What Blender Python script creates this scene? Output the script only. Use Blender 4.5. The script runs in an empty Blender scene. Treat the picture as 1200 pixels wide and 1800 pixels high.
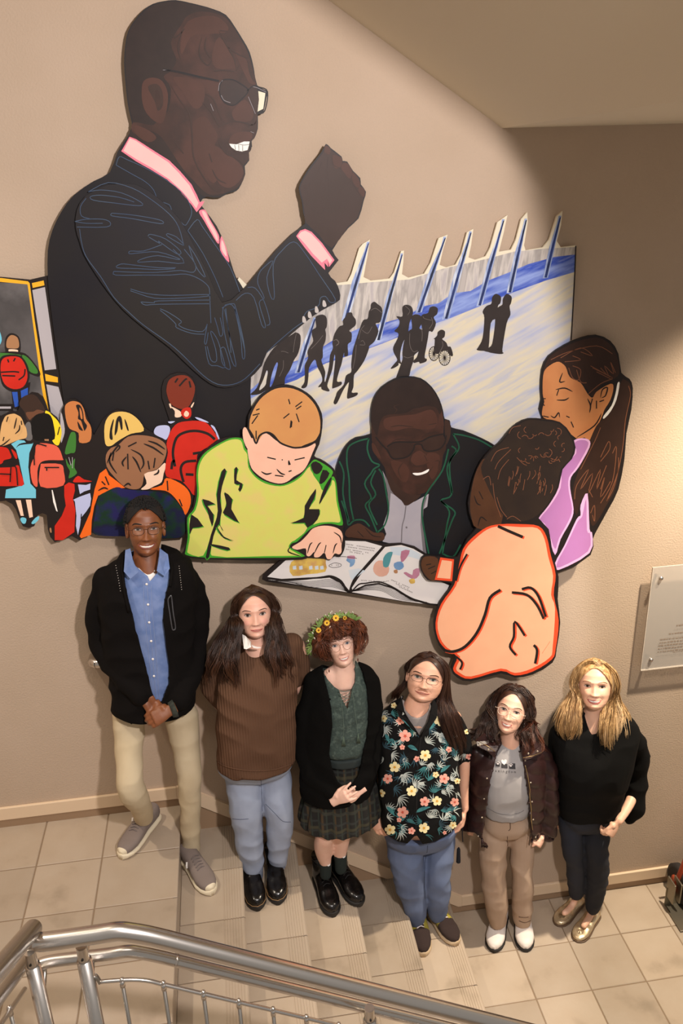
import bpy, bmesh, math, random
from mathutils import Vector, Matrix, noise, Quaternion
from mathutils.geometry import tessellate_polygon
random.seed(7)
SC = bpy.context.scene
COL = SC.collection
V = Vector
# ---------------------------------------------------------------- camera
FWD = V((0.12526976, 0.91770735, -0.37698901)); RGT = V((0.98869248, -0.14704365, -0.02941669)); UPV = V((0.08242976, 0.36904118, 0.92575048))
CAM = V((0.39945, -3.55676, 3.01670)); FPX = 1479.49
cd = bpy.data.cameras.new('camera'); cam = bpy.data.objects.new('camera', cd); COL.objects.link(cam)
cd.sensor_fit = 'VERTICAL'; cd.sensor_height = 36; cd.sensor_width = 24; cd.lens = FPX/1800*36
cd.clip_start = .05
M = Matrix.Identity(4)
for i in range(3):
    M[i][0] = RGT[i]; M[i][1] = UPV[i]; M[i][2] = -FWD[i]; M[i][3] = CAM[i]
cam.matrix_world = M
SC.camera = cam
# ---------------------------------------------------------------- world, lights, exposure
w = bpy.data.worlds.new('world'); SC.world = w; w.use_nodes = True
w.node_tree.nodes['Background'].inputs[0].default_value = (1, .93, .86, 1)
w.node_tree.nodes['Background'].inputs[1].default_value = .32
SC.view_settings.view_transform = 'Standard'; SC.view_settings.look = 'None'
SC.view_settings.exposure = 0.0; SC.view_settings.gamma = 1
def area(name, loc, target, size, power, col):
    l = bpy.data.lights.new(name, 'AREA'); l.shape = 'DISK'; l.size = size; l.energy = power; l.color = col
    o = bpy.data.objects.new(name, l); COL.objects.link(o); o.location = loc
    o.rotation_euler = (V(target)-V(loc)).to_track_quat('-Z', 'Y').to_euler(); return o
l_ = area('added_rail_fill', (.2, -2.5, 4.6), (.2, -1.6, 0), 1.0, 30, (1, .92, .82)); l_.data.shape = 'RECTANGLE'; l_.data.size = 1.4; l_.data.size_y = .3  # added fill without a known fixture, brings out highlights on the steel pipes
def spot(name, loc, target, power, col, ang, blend, rad):
    l = bpy.data.lights.new(name, 'SPOT'); l.energy = power; l.color = col; l.spot_size = math.radians(ang); l.spot_blend = blend; l.shadow_soft_size = rad
    o = bpy.data.objects.new(name, l); COL.objects.link(o); o.location = loc
    o.rotation_euler = (V(target)-V(loc)).to_track_quat('-Z', 'Y').to_euler(); return o
spot('key_lamp', (1.2, -3.3, 3.42), (-3, 0, 1.2), 430, (1, .92, .90), 121, .06, .075)
spot('downlight_lamp', (2.95, -.72, 3.13), (2.9, -.6, 0), 800, (1, .86, .68), 92, .9, .05)
spot('downlight_lamp', (-1.7, -1.0, 4.75), (-1.5, -.9, 0), 330, (1, .87, .70), 88, 1, .06)
# ---------------------------------------------------------------- helpers
def lin(c):
    if isinstance(c, str):
        c = c.lstrip('#'); c = [int(c[i:i+2], 16)/255 for i in (0, 2, 4)]
    return tuple((x/12.92 if x <= .04045 else ((x+.055)/1.055)**2.4) for x in c)
MATS = {}
def mat(name, col, rough=.6, metal=0, bump=0, bscale=200, col2=None, nscale=8, nstretch=(1, 1, 1), nrot=0, detail=4, spec=None, alpha=None, trans=0, rnd=0, sub=0, contrast=(.35, .65), sheen=0, coords='Object', gen=False):
    if name in MATS: return MATS[name]
    m = bpy.data.materials.new(name); m.use_nodes = True; nt = m.node_tree; b = nt.nodes['Principled BSDF']
    N = nt.nodes.new; L = nt.links.new
    b.inputs['Base Color'].default_value = (*lin(col), 1); b.inputs['Roughness'].default_value = rough; b.inputs['Metallic'].default_value = metal
    if spec is not None: b.inputs['Specular IOR Level'].default_value = spec
    if trans: b.inputs['Transmission Weight'].default_value = trans
    if sheen: b.inputs['Sheen Weight'].default_value = sheen; b.inputs['Sheen Roughness'].default_value = .5
    if sub:
        b.inputs['Subsurface Weight'].default_value = sub; b.inputs['Subsurface Radius'].default_value = (.01, .004, .002); b.inputs['Subsurface Scale'].default_value = .6
    if alpha is not None: b.inputs['Alpha'].default_value = alpha
    tc = N('ShaderNodeTexCoord'); mp = N('ShaderNodeMapping'); L(tc.outputs['Object' if coords == 'World' else coords], mp.inputs[0]); mp.inputs['Scale'].default_value = nstretch; mp.inputs['Rotation'].default_value = (0, nrot, 0)
    if coords == 'World':
        ge = N('ShaderNodeNewGeometry'); L(ge.outputs['Position'], mp.inputs[0]); gen = True; coords = 'Object'
    if nrot: mp.vector_type = 'TEXTURE'
    last = None
    if col2 is not None:
        n = N('ShaderNodeTexNoise'); n.inputs['Scale'].default_value = nscale; n.inputs['Detail'].default_value = detail; L(mp.outputs[0], n.inputs['Vector'])
        r = N('ShaderNodeValToRGB'); r.color_ramp.elements[0].position = contrast[0]; r.color_ramp.elements[1].position = contrast[1]
        cols = [col]+(col2 if isinstance(col2, list) else [col2])
        r.color_ramp.elements[0].color = (*lin(cols[0]), 1); r.color_ramp.elements[1].color = (*lin(cols[-1]), 1)
        for i in range(1, len(cols)-1):
            e = r.color_ramp.elements.new(contrast[0]+(contrast[1]-contrast[0])*i/(len(cols)-1)); e.color = (*lin(cols[i]), 1)
        L(n.outputs['Fac'], r.inputs[0]); last = r.outputs[0]; L(last, b.inputs['Base Color'])
    if rnd:
        oi = N('ShaderNodeObjectInfo'); hs = N('ShaderNodeHueSaturation'); mr = N('ShaderNodeMapRange'); mr.inputs['To Min'].default_value = 1-rnd; mr.inputs['To Max'].default_value = 1+rnd
        L(oi.outputs['Random'], mr.inputs[0]); L(mr.outputs[0], hs.inputs['Value'])
        if last: L(last, hs.inputs['Color'])
        else: hs.inputs['Color'].default_value = (*lin(col), 1)
        L(hs.outputs[0], b.inputs['Base Color'])
    if bump:
        n2 = N('ShaderNodeTexNoise'); n2.inputs['Scale'].default_value = bscale; n2.inputs['Detail'].default_value = 3; L(mp.outputs[0] if (gen or coords == 'World') else tc.outputs[coords], n2.inputs['Vector'])
        bp = N('ShaderNodeBump'); bp.inputs['Strength'].default_value = min(1, bump); bp.inputs['Distance'].default_value = .002*max(1, bump); L(n2.outputs['Fac'], bp.inputs['Height']); L(bp.outputs[0], b.inputs['Normal'])
    MATS[name] = m; return m
def tag(o, label=None, cat=None, group=None, kind=None):
    if label: o['label'] = label
    if cat: o['category'] = cat
    if group: o['group'] = group
    if kind: o['kind'] = kind
    return o
def meshobj(name, verts, faces, m, parent=None, smooth=False, solid=0):
    me = bpy.data.meshes.new(name); me.from_pydata([tuple(v) for v in verts], [], faces); me.update()
    if smooth:
        me.polygons.foreach_set('use_smooth', [True]*len(me.polygons))
    if m: me.materials.append(m)
    o = bpy.data.objects.new(name, me); COL.objects.link(o)
    if parent: o.parent = parent; o.matrix_parent_inverse = parent.matrix_world.inverted()
    return o
def empty(name, loc, label=None, cat=None, group=None):
    o = bpy.data.objects.new(name, None); COL.objects.link(o); o.location = loc; o.empty_display_size = .1
    o.matrix_world = Matrix.Translation(V(loc)); tag(o, label, cat, group); return o
class G:
    """collects geometry"""
    def __init__(s): s.v = []; s.f = []
    def add(s, vs, fs):
        k = len(s.v); s.v += [tuple(a) for a in vs]; s.f += [tuple(i+k for i in f) for f in fs]
    def box(s, a, b):
        x0, y0, z0 = a; x1, y1, z1 = b
        s.add([(x0,y0,z0),(x1,y0,z0),(x1,y1,z0),(x0,y1,z0),(x0,y0,z1),(x1,y0,z1),(x1,y1,z1),(x0,y1,z1)], [(3,2,1,0),(4,5,6,7),(0,1,5,4),(1,2,6,5),(2,3,7,6),(3,0,4,7)])
    def tube(s, pts, rad, n=8, cap=True, flat=1, upv=None):
        pts = [V(p) for p in pts]; m = len(pts)
        if not hasattr(rad, '__len__'): rad = [rad]*m
        T = [((pts[min(i+1, m-1)]-pts[max(i-1, 0)]) or V((0,0,1))).normalized() for i in range(m)]
        a = V(upv) if upv else (V((0,0,1)) if abs(T[0].z) < .9 else V((1,0,0)))
        nrm = (a - T[0]*a.dot(T[0])).normalized(); vs = []; fs = []
        for i in range(m):
            if i: 
                q = T[i-1].rotation_difference(T[i]); nrm = (q @ nrm); nrm = (nrm - T[i]*nrm.dot(T[i])).normalized()
            bn = T[i].cross(nrm)
            for k in range(n):
                t = 2*math.pi*k/n; vs.append(pts[i]+(nrm*math.cos(t)*flat+bn*math.sin(t))*rad[i])
        for i in range(m-1):
            for k in range(n): fs.append((i*n+k, i*n+(k+1)%n, (i+1)*n+(k+1)%n, (i+1)*n+k))
        if cap: fs.append(tuple(range(n))[::-1]); fs.append(tuple((m-1)*n+k for k in range(n)))
        s.add(vs, fs)
    def sphere(s, c, r, nu=12, nv=8, rot=None):
        c = V(c); rr = r if hasattr(r, '__len__') else (r, r, r); vs = []; fs = []
        for j in range(1, nv):
            for i in range(nu):
                a = 2*math.pi*i/nu; b = math.pi*j/nv; p = V((math.sin(b)*math.cos(a)*rr[0], math.sin(b)*math.sin(a)*rr[1], math.cos(b)*rr[2]))
                if rot: p = rot @ p
                vs.append(c+p)
        t = V((0,0,rr[2])); 
        if rot: t = rot @ t
        vs += [c+t, c-t]; a = len(vs)-2
        for j in range(nv-2):
            for i in range(nu): fs.append((j*nu+i, (j+1)*nu+i, (j+1)*nu+(i+1)%nu, j*nu+(i+1)%nu))
        for i in range(nu): fs.append((a, i, (i+1)%nu)); fs.append((a+1, (nv-2)*nu+(i+1)%nu, (nv-2)*nu+i))
        s.add(vs, fs)
    def obj(s, name, m, parent=None, smooth=False, bevel=0, seg=2):
        o = meshobj(name, s.v, s.f, m, parent, smooth)
        if bevel:
            md = o.modifiers.new('b', 'BEVEL'); md.width = bevel; md.segments = seg; md.limit_method = 'ANGLE'
        return o
def spline(pts, k=6, closed=False):
    P = [V(p) for p in pts]; n = len(P); out = []
    if n < 3: return P
    rng = n if closed else n-1
    for i in range(rng):
        if closed: a, b, c, d = P[i-1], P[i], P[(i+1) % n], P[(i+2) % n]
        else: a, b, c, d = P[max(i-1, 0)], P[i], P[i+1], P[min(i+2, n-1)]
        for j in range(k):
            t = j/k; out.append(.5*((2*b)+(c-a)*t+(2*a-5*b+4*c-d)*t*t+(3*b-a-3*c+d)*t*t*t))
    if not closed: out.append(P[-1])
    return out
# ================================================================ structure
RH, TD, TS = .1704, .2828, .305
ZF = -6*RH
m_wall = mat('wall_paint', '#bba691', .75, bump=.8, bscale=120, col2='#b7a28c', nscale=3)
m_soff = mat('soffit_paint', '#d8cfbb', .85, bump=.15, bscale=150)
m_base = mat('baseboard_paint', '#dec5a6', .5)
m_tile = mat('tile_glaze', '#ad9d8a', .42, bump=.4, bscale=34, col2=['#a99884', '#8f806d'], nscale=5, rnd=.12, contrast=(.38, .78), detail=10, coords='World')
m_grout = mat('grout', '#84705a', .9, bump=.3)
m_steel = mat('brushed_steel', '#cfc9c2', .27, 1)
m_steel2 = mat('satin_steel', '#aaa49b', .35, 1)
def slabobj(name, a, b, m, kind='structure', parent=None, bevel=0):
    g = G(); g.box(a, b); o = g.obj(name, m, parent, bevel=bevel)
    if kind and not parent: o['kind'] = kind
    return o
wall = slabobj('wall_back', (-3, 0, -1.2), (5, .15, 6.2), m_wall)
slabobj('wall_left', (-3.15, -3.2, -1.2), (-3, .15, 6.2), m_wall)
# landing, staircase core and lower floor with recessed grout
def tile_mesh(name, sx, sy, th=.012, bev=.0025):
    g = G(); g.box((0, 0, -th), (sx, sy, 0)); bm = bmesh.new(); me = bpy.data.meshes.new(name)
    me.from_pydata(g.v, [], g.f); bm.from_mesh(me)
    bmesh.ops.bevel(bm, geom=[e for e in bm.edges if all(v.co.z > -.001 for v in e.verts)], offset=bev, segments=1, affect='EDGES'); bm.to_mesh(me); bm.free(); me.materials.append(m_tile); return me
GR = .0055
def lay(parent, me, x, y, z, name='tile'):
    o = bpy.data.objects.new(name, me); COL.objects.link(o); o.parent = parent; o.matrix_parent_inverse = parent.matrix_world.inverted()
    o.location = (x+random.uniform(-.0006, .0006), y, z+random.uniform(-.0006, .0004)); o.rotation_euler = (random.uniform(-.001,.001), random.uniform(-.001,.001), 0); return o
landing = slabobj('floor_landing', (-3, -1.78, -.30), (-.02, 0, -.003), m_grout)
T0 = tile_mesh('tile', TS-GR, TS-GR); Tn = tile_mesh('tile_edge', .365-.002, TS-GR, th=.02)
for j in range(6):
    y = -.298-TS*j if j else -.298
    lay(landing, Tn, -.365+GR/2, y, 0)
    for i in range(8): lay(landing, T0, -.365-TS*(i+1)+GR/2, y, 0)
stair = G()
for k in range(1, 6): stair.box(((k-1)*TD-.012, -1.78, -1.4), (k*TD-.012, 0, -k*RH-.004))
st = stair.obj('floor_staircase', m_grout); st['kind'] = 'structure'
# tread tile with grip grooves near its nosing (profile extruded along y)
def tread_mesh():
    L_ = TD+.012; prof = [(-.002, 0)]
    x = L_-.098
    for q in range(7):
        prof += [(x, 0), (x+.0015, -.0022), (x+.0045, -.0022), (x+.006, 0)]; x += .0125
    prof += [(L_-.006, 0), (L_, -.006), (L_, -.03), (L_-.012, -.03), (L_-.012, -.012), (-.002, -.012)]
    n = len(prof); W = TS-GR; me = bpy.data.meshes.new('tread_tile')
    vs = [(a, 0, b) for a, b in prof]+[(a, W, b) for a, b in prof]
    me.from_pydata(vs, [], [(i, (i+1) % n, n+(i+1) % n, n+i) for i in range(n)]+[tuple(range(n))[::-1], tuple(range(n, 2*n))]); me.materials.append(m_tile); me.update()
    bm = bmesh.new(); bm.from_mesh(me); bmesh.ops.recalc_face_normals(bm, faces=bm.faces); bm.to_mesh(me); bm.free(); return me
Tt = tread_mesh()
gr = G(); gr.box((0, 0, 0), (.008, TS-GR, RH-.032)); mr = bpy.data.meshes.new('riser_tile'); mr.from_pydata(gr.v, [], gr.f); mr.materials.append(m_tile)
for k in range(0, 6):
    for j in range(6):
        if k: lay(st, Tt, (k-1)*TD-.002, -.303-TS*j, -k*RH, 'tread_tile')
        lay(st, mr, k*TD-.014, -.303-TS*j, -(k+1)*RH+.002, 'riser_tile')
fl = slabobj('floor_lower', (1.40, -2.6, ZF-.2), (5, 0, ZF-.003), m_grout)
slabobj('floor_hall', (-3, -6, ZF-.2), (5, -2.6, ZF), m_tile); slabobj('floor_well', (-3, -2.6, ZF-.2), (1.40, -1.5, ZF), m_tile)
XC = (5.9658-.2467)*TS
for i in range(-2, 8):
    for j in range(8):
        x = XC+TS*i+GR/2
        if x < 1.40: 
            continue
        lay(fl, T0, x, -.305-TS*j, ZF)
Tc = tile_mesh('tile_cut', XC-TS-1.404-GR/2, TS-GR)
for j in range(8): lay(fl, Tc, 1.404, -.305-TS*j, ZF)
# soffit of the upper flight: flat part on the right, rising part on the left
g = G(); YS = -1.78
prof = [(5, 3.15), (1.581, 3.15), (-3, 3.15+.653*(4.581)), (-3, 3.15+.653*4.581+.3), (1.55, 3.50), (5, 3.5)]
n = len(prof)
g.add([(a, 0, b) for a, b in prof]+[(a, YS, b) for a, b in prof], [(i, n+i, n+(i+1) % n, (i+1) % n) for i in range(n)]+[tuple(range(n)), tuple(range(n, 2*n))[::-1]])
so = g.obj('ceiling_soffit', m_soff); so['kind'] = 'structure'
# baseboards: ledge that stands proud of the wall
m_plinth = mat('plinth_paint', '#9d8165', .6)
def baseboard(name, x0, x1, z):
    g = G(); g.box((x0, -.016, z+.052), (x1, 0, z+.125)); o = g.obj(name, m_base, bevel=.003); o['kind'] = 'structure'
    g = G(); g.box((x0, -.004, z), (x1, 0, z+.052)); o = g.obj('trim_plinth', m_plinth); o['kind'] = 'structure'; return o
# wall rail with elbow return
hr = G(); P = [(-.30, .0, .90), (-.30, -.045, .90), (-.296, -.07, .90), (-.28, -.083, .90), (-.25, -.086, .9), (-.05, -.086, .9), (.0, -.086, .895), (1.5, -.086, -.01), (1.6, -.086, -.04), (1.85, -.086, -.04), (1.87, -.07, -.04), (1.875, 0, -.04)]
P = [(a-.012, b*.72, c+.025) for a, b, c in P]
hr.tube(spline(P, 5), .023, 16)
root = empty('stair_handrail', (-.3, 0, .9), 'round steel wall handrail, its curved end showing beside the tall man in the black jacket', 'handrail')
hr.obj('rail', m_steel, root, True)
for x, z in ((-.1, .92), (.7, .49), (1.3, .13)):
    b = G(); b.tube([(x, 0, z-.07), (x, -.04, z-.07), (x, -.062, z-.03), (x, -.062, z-.01)], .006, 8); b.tube([(x, 0, z-.07), (x, -.006, z-.07)], .03, 12); b.obj('bracket', m_steel2, root, True)
baseboard('baseboard_landing', -3, -.012, 0)
def strip(name, m, prof, th):
    g = G(); n = len(prof); g.add([(a, -th, b) for a, b in prof]+[(a, 0, b) for a, b in prof], [(i, (i+1) % n, n+(i+1) % n, n+i) for i in range(n)]+[tuple(range(n))[::-1], tuple(range(n, 2*n))])
    o = g.obj(name, m); o['kind'] = 'structure'
XB = 5*TD+.10
strip('baseboard_stair', m_base, [(-.012, .125), (-.012, .052), (.005, .05), (XB-.02, ZF+.052), (XB, ZF+.052), (XB, ZF+.125), (XB-.01, ZF+.13), (.02, .125)], .016)
strip('trim_stringer', m_plinth, [(-.012, .052), (-.012, -.2), (XB-.1, ZF-.02), (XB, ZF-.02), (XB, ZF+.052), (XB-.02, ZF+.056), (.005, .052)], .004)
baseboard('baseboard_lower', 5*TD+.10, 5, ZF)
# ---------------------------------------------------------------- steel guard rail in the foreground
YR = -1.65
root = empty('guard_railing', (0, YR, 0), 'stainless steel guard railing with round pipes, posts and thin balusters in the foreground', 'railing')
def pipe(name, pts, r, k=5, n=20, m=None, parent=root):
    g = G(); g.tube(spline(pts, k) if k else pts, r, n); return g.obj(name, m or m_steel, parent, True)
SL = -.57
def railz(x, z0, xb): return z0+(SL*(x-xb) if x > xb else 0)
pipe('top_rail', [(-.292, YR+.012, .968), (-.275, YR+.008, .966), (-.24, YR, .968), (-.1, YR, .968), (-.04, YR, .968), (0, YR, .955), (.04, YR, .937), (.09, YR, .910), (.16, YR, .870), (.3, YR, .870+SL*.14), (1.2, YR, .870+SL*1.04), (2.2, YR, .870+SL*2.04)], .027, 8, 24)
pipe('top_rail', [(-.283, -1.62, .992), (-.297, -2.2, 1.347), (-.31, -2.85, 1.745)], .027, 0, 24)
pipe('lower_rail', [(-.31, YR+.07, .80), (-.26, YR+.075, .805), (-.1, YR+.075, .80), (-.04, YR+.075, .80), (.0, YR+.075, .785), (.05, YR+.075, .760), (.1, YR+.075, .732), (.2, YR+.075, .675), (1.1, YR+.075, .675+SL*.9), (2.2, YR+.075, .675+SL*2.0)], .019, 8, 20)
pipe('lower_rail', [(-.335, -1.585, .83), (-.342, -2.2, 1.207), (-.35, -2.8, 1.575)], .019, 0, 20)
pipe('baluster_rail', [(-.118, YR, .778), (-.03, YR, .768), (.02, YR, .753), (.06, YR, .730), (.12, YR, .696), (.38, YR, .696+SL*.26), (.66, YR, .696+SL*.54)], .0065, 6, 10)
pipe('baluster_rail', [(.75, YR, .335), (2.2, YR, .335+SL*1.45)], .0065, 0, 10)
pipe('baluster_rail', [(-.352, -1.60, .735), (-.358, -2.2, 1.10), (-.365, -2.8, 1.47)], .0075, 0, 10)
def post(x, y, ztop, zb=-.3):
    g = G(); g.tube([(x, y, zb), (x, y, ztop)], .0215, 24); o = g.obj('post', m_steel, root, True)
    c = G(); c.tube([(x, y, ztop-.002), (x, y, ztop+.055)], .0165, 28); c.obj('post_cap', m_steel, o)
    s = G(); s.tube([(x, y-.018, ztop+.018), (x, y-.0175, ztop+.02)], .004, 8); s.obj('set_screw', mat('dark_metal', '#2b2622', .4, .8), o)
post(-.15, YR, .875); post(-.292, YR-.01, .895); post(.70, YR, .43, -.9)
for x, z in ((-.085, .775),):
    g = G(); g.tube(spline([(-.150, YR, .80), (-.138, YR+.0, .808), (-.126, YR, .802), (-.120, YR, .785), (-.118, YR, .776)], 4), .009, 8, flat=.6); g.obj('rail_clip', m_steel2, root, True)
g = G(); g.tube(spline([(.70, YR, .40), (.675, YR, .405), (.66, YR, .395), (.655, YR, .385)], 4), .008, 8, flat=.6); g.obj('rail_clip', m_steel2, root, True)
g = G(); g.tube(spline([(.70, YR, .40), (.73, YR, .39), (.745, YR, .355), (.75, YR, .335)], 4), .008, 8, flat=.6); g.obj('rail_clip', m_steel2, root, True)
for px_, ya in ((-.15, 0), (-.292, -.01), (.70, 0)):
    zt = {-.15: .80, -.292: .80, .70: .385}[px_]
    g = G(); g.tube(spline([(px_, YR+ya, zt-.05), (px_, YR+.04, zt-.05), (px_, YR+.075, zt-.03), (px_, YR+.075, zt-.01)], 4), .007, 8); g.obj('rail_bracket', m_steel2, root, True)
def balu(x, y, z, zb):
    g = G(); g.tube([(x, y, zb), (x, y, z)], .0062, 10); o = g.obj('baluster', m_steel2, root, True)
    c = G(); c.tube([(x, y, z-.02), (x, y, z+.006)], .0085, 10); c.sphere((x, y, z+.008), .008, 8, 6); c.obj('baluster_collar', m_steel, o, True)
for i in range(14):
    x = [-.054, .065, .18][i] if i < 3 else .285+(i-3)*.104
    if abs(x-.70) < .04: continue
    z = (.752+SL*(x-.02)) if x > .02 else .765
    balu(x, YR, z, -.15+min(0, SL*x)-.2)
for i in range(6):
    y = YR-.08-i*.1; balu(-.356, y, .735+.6125*(-1.60-y), .1)
# ---------------------------------------------------------------- frosted sign on the right
root = empty('acrylic_sign', (2.43, 0, .8), 'frosted clear acrylic sign panel with small grey text and steel standoffs at the right edge', 'sign')
def acr():
    m = bpy.data.materials.new('frosted_acrylic'); m.use_nodes = True; nt = m.node_tree; b = nt.nodes['Principled BSDF']
    b.inputs['Base Color'].default_value = (.55, .52, .48, 1); b.inputs['Roughness'].default_value = .3; b.inputs['Alpha'].default_value = .42; b.inputs['IOR'].default_value = 1.45
    return m
ma = acr(); g = G(); g.box((2.432, -.046, .535), (3.35, -.038, 1.137)); g.obj('panel', ma, root, bevel=.001)
g = G()
for a, b in (((2.432, -.0462, .535), (3.35, -.0378, .540)), ((2.432, -.0462, .535), (2.4345, -.0378, 1.137))): g.box(a, b)
g.obj('panel_edge', mat('acrylic_edge', '#e9dccb', .2, alpha=.8), root)
for x, z in ((2.480, 1.075), (2.482, .600), (3.30, 1.075), (3.30, .6)):
    g = G(); g.tube([(x, 0, z), (x, -.056, z)], .0075, 14); g.tube([(x, -.046, z), (x, -.053, z)], .010, 16); g.obj('standoff', m_steel, root, True)
def text(body, loc, size, m, name, parent, rot=(math.pi/2, 0, 0), align='CENTER', ext=.0003, shear=0, space=1):
    cu = bpy.data.curves.new(name, 'FONT'); cu.body = body; cu.size = size; cu.extrude = ext; cu.align_x = align; cu.shear = shear; cu.space_character = space; cu.resolution_u = 2
    o = bpy.data.objects.new(name, cu); COL.objects.link(o); o.rotation_euler = rot; o.location = loc
    dg = bpy.context.evaluated_depsgraph_get(); me = bpy.data.meshes.new_from_object(o.evaluated_get(dg)); bpy.data.objects.remove(o)
    o = bpy.data.objects.new(name, me); COL.objects.link(o); me.materials.clear(); me.materials.append(m); o.rotation_euler = rot; o.location = loc
    if parent: o.parent = parent; o.matrix_parent_inverse = parent.matrix_world.inverted()
    return o
m_ink = mat('sign_ink', '#8a7a6c', .6)
# unreadable small print: short worn dashes, as blurred as in the photograph
rr = random.Random(3)
def scribble(name, rows, m, parent, y):
    g = G()
    for (x0, x1, z, hgt) in rows:
        x = x0
        while x < x1:
            wv = rr.uniform(.006, .017)
            g.box((x, y-.0004, z-hgt/2), (min(x+wv, x1), y, z+hgt*rr.uniform(.1, .5))); x += wv+rr.uniform(.003, .006)
    o = g.obj(name, m, parent); o['kind'] = 'stuff'; return o
scribble('small_print', [(2.60, 3.18, .79, .010), (2.565, 3.20, .745, .009), (2.52, 3.25, .715, .008), (2.52, 3.25, .697, .008), (2.515, 3.25, .679, .008), (2.515, 3.25, .661, .008), (2.515, 3.25, .643, .008), (2.60, 3.15, .632, .006)], m_ink, root, -.0465)
# ---------------------------------------------------------------- hand truck at the right edge
root = empty('hand_truck', (2.85, -.15, ZF), 'orange hand truck with black wheel leaning at the wall at the right edge', 'hand truck')
m_or = mat('orange_enamel', '#c8502e', .35, bump=.1); m_rub = mat('rubber', '#2a2422', .8); m_zinc = mat('zinc', '#8d8575', .4, .9)
for s in (0, .34):
    g = G(); g.tube([(2.80+s, -.19, ZF+.12), (2.98+s, -.10, ZF+.60), (3.18+s, -.045, ZF+1.12), (3.22+s, -.05, ZF+1.2)], .014, 14); g.obj('side_tube', m_or, root, True)
    g = G(); g.box((2.775+s, -.24, ZF+.08), (2.785+s, -.16, ZF+.22)); g.box((2.815+s, -.24, ZF+.08), (2.825+s, -.16, ZF+.22)); g.obj('axle_bracket', m_zinc, root, bevel=.003)
for z in (.36, .7, 1.0):
    g = G(); y = -.14+.1*(z-.36); q = .38*(z-.12); g.tube([(2.80+q, y, ZF+z), (3.14+q, y, ZF+z)], .011, 12); g.obj('cross_bar', m_or, root, True)
g = G(); g.box((2.77, -.36, ZF+.006), (3.17, -.17, ZF+.012)); g.box((2.77, -.175, ZF+.006), (3.17, -.17, ZF+.14)); g.obj('toe_plate', m_zinc, root, bevel=.002)
for s in (2.855, 3.06):
    g = G(); g.tube([(s, -.13, ZF+.115), (s+.006, -.13, ZF+.115), (s+.04, -.13, ZF+.115), (s+.046, -.13, ZF+.115)], [.09, .112, .112, .09], 28); g.obj('wheel', m_rub, root, True)
    g = G(); g.tube([(s-.004, -.13, ZF+.115), (s+.05, -.13, ZF+.115)], .05, 20); g.obj('wheel_hub', m_or, root, True)
g = G(); g.tube([(2.78, -.13, ZF+.115), (3.16, -.13, ZF+.115)], .008, 10); g.obj('axle', m_zinc, root, True)

root.location.x -= .085
# ================================================================ mural of layered painted panels on the back wall
ZM = {'p': (0, 0, 1), 'a': (0, 0, 12/7), 'b': (0, 480, 2.6087), 'c': (420, 360, 1.9672), 'd': (300, 640, 10/3), 'e': (580, 640, 3.75), 'f': (740, 580, 2.8564),
      'g': (200, 0, 4), 'h': (70, 230, 3.0769), 'i': (390, 240, 4.4444), 'j': (0, 640, 5.6235), 'k': (100, 640, 4), 'l': (450, 900, 10/3), 'm': (560, 520, 5), 'n': (430, 520, 7.0588)}
def T_(z, pts): x0, y0, s = ZM[z]; return [(x0+a/s, y0+b/s) for a, b in pts]
def wallpt(p, y):
    D = FWD+RGT*((p[0]-600)/FPX)-UPV*((p[1]-900)/FPX); return CAM+D*((y-CAM.y)/D.y)
def sm2(pts, k=4, closed=True): return [(q.x, q.y) for q in spline([V((a, b, 0)) for a, b in pts], k, closed)]
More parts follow.
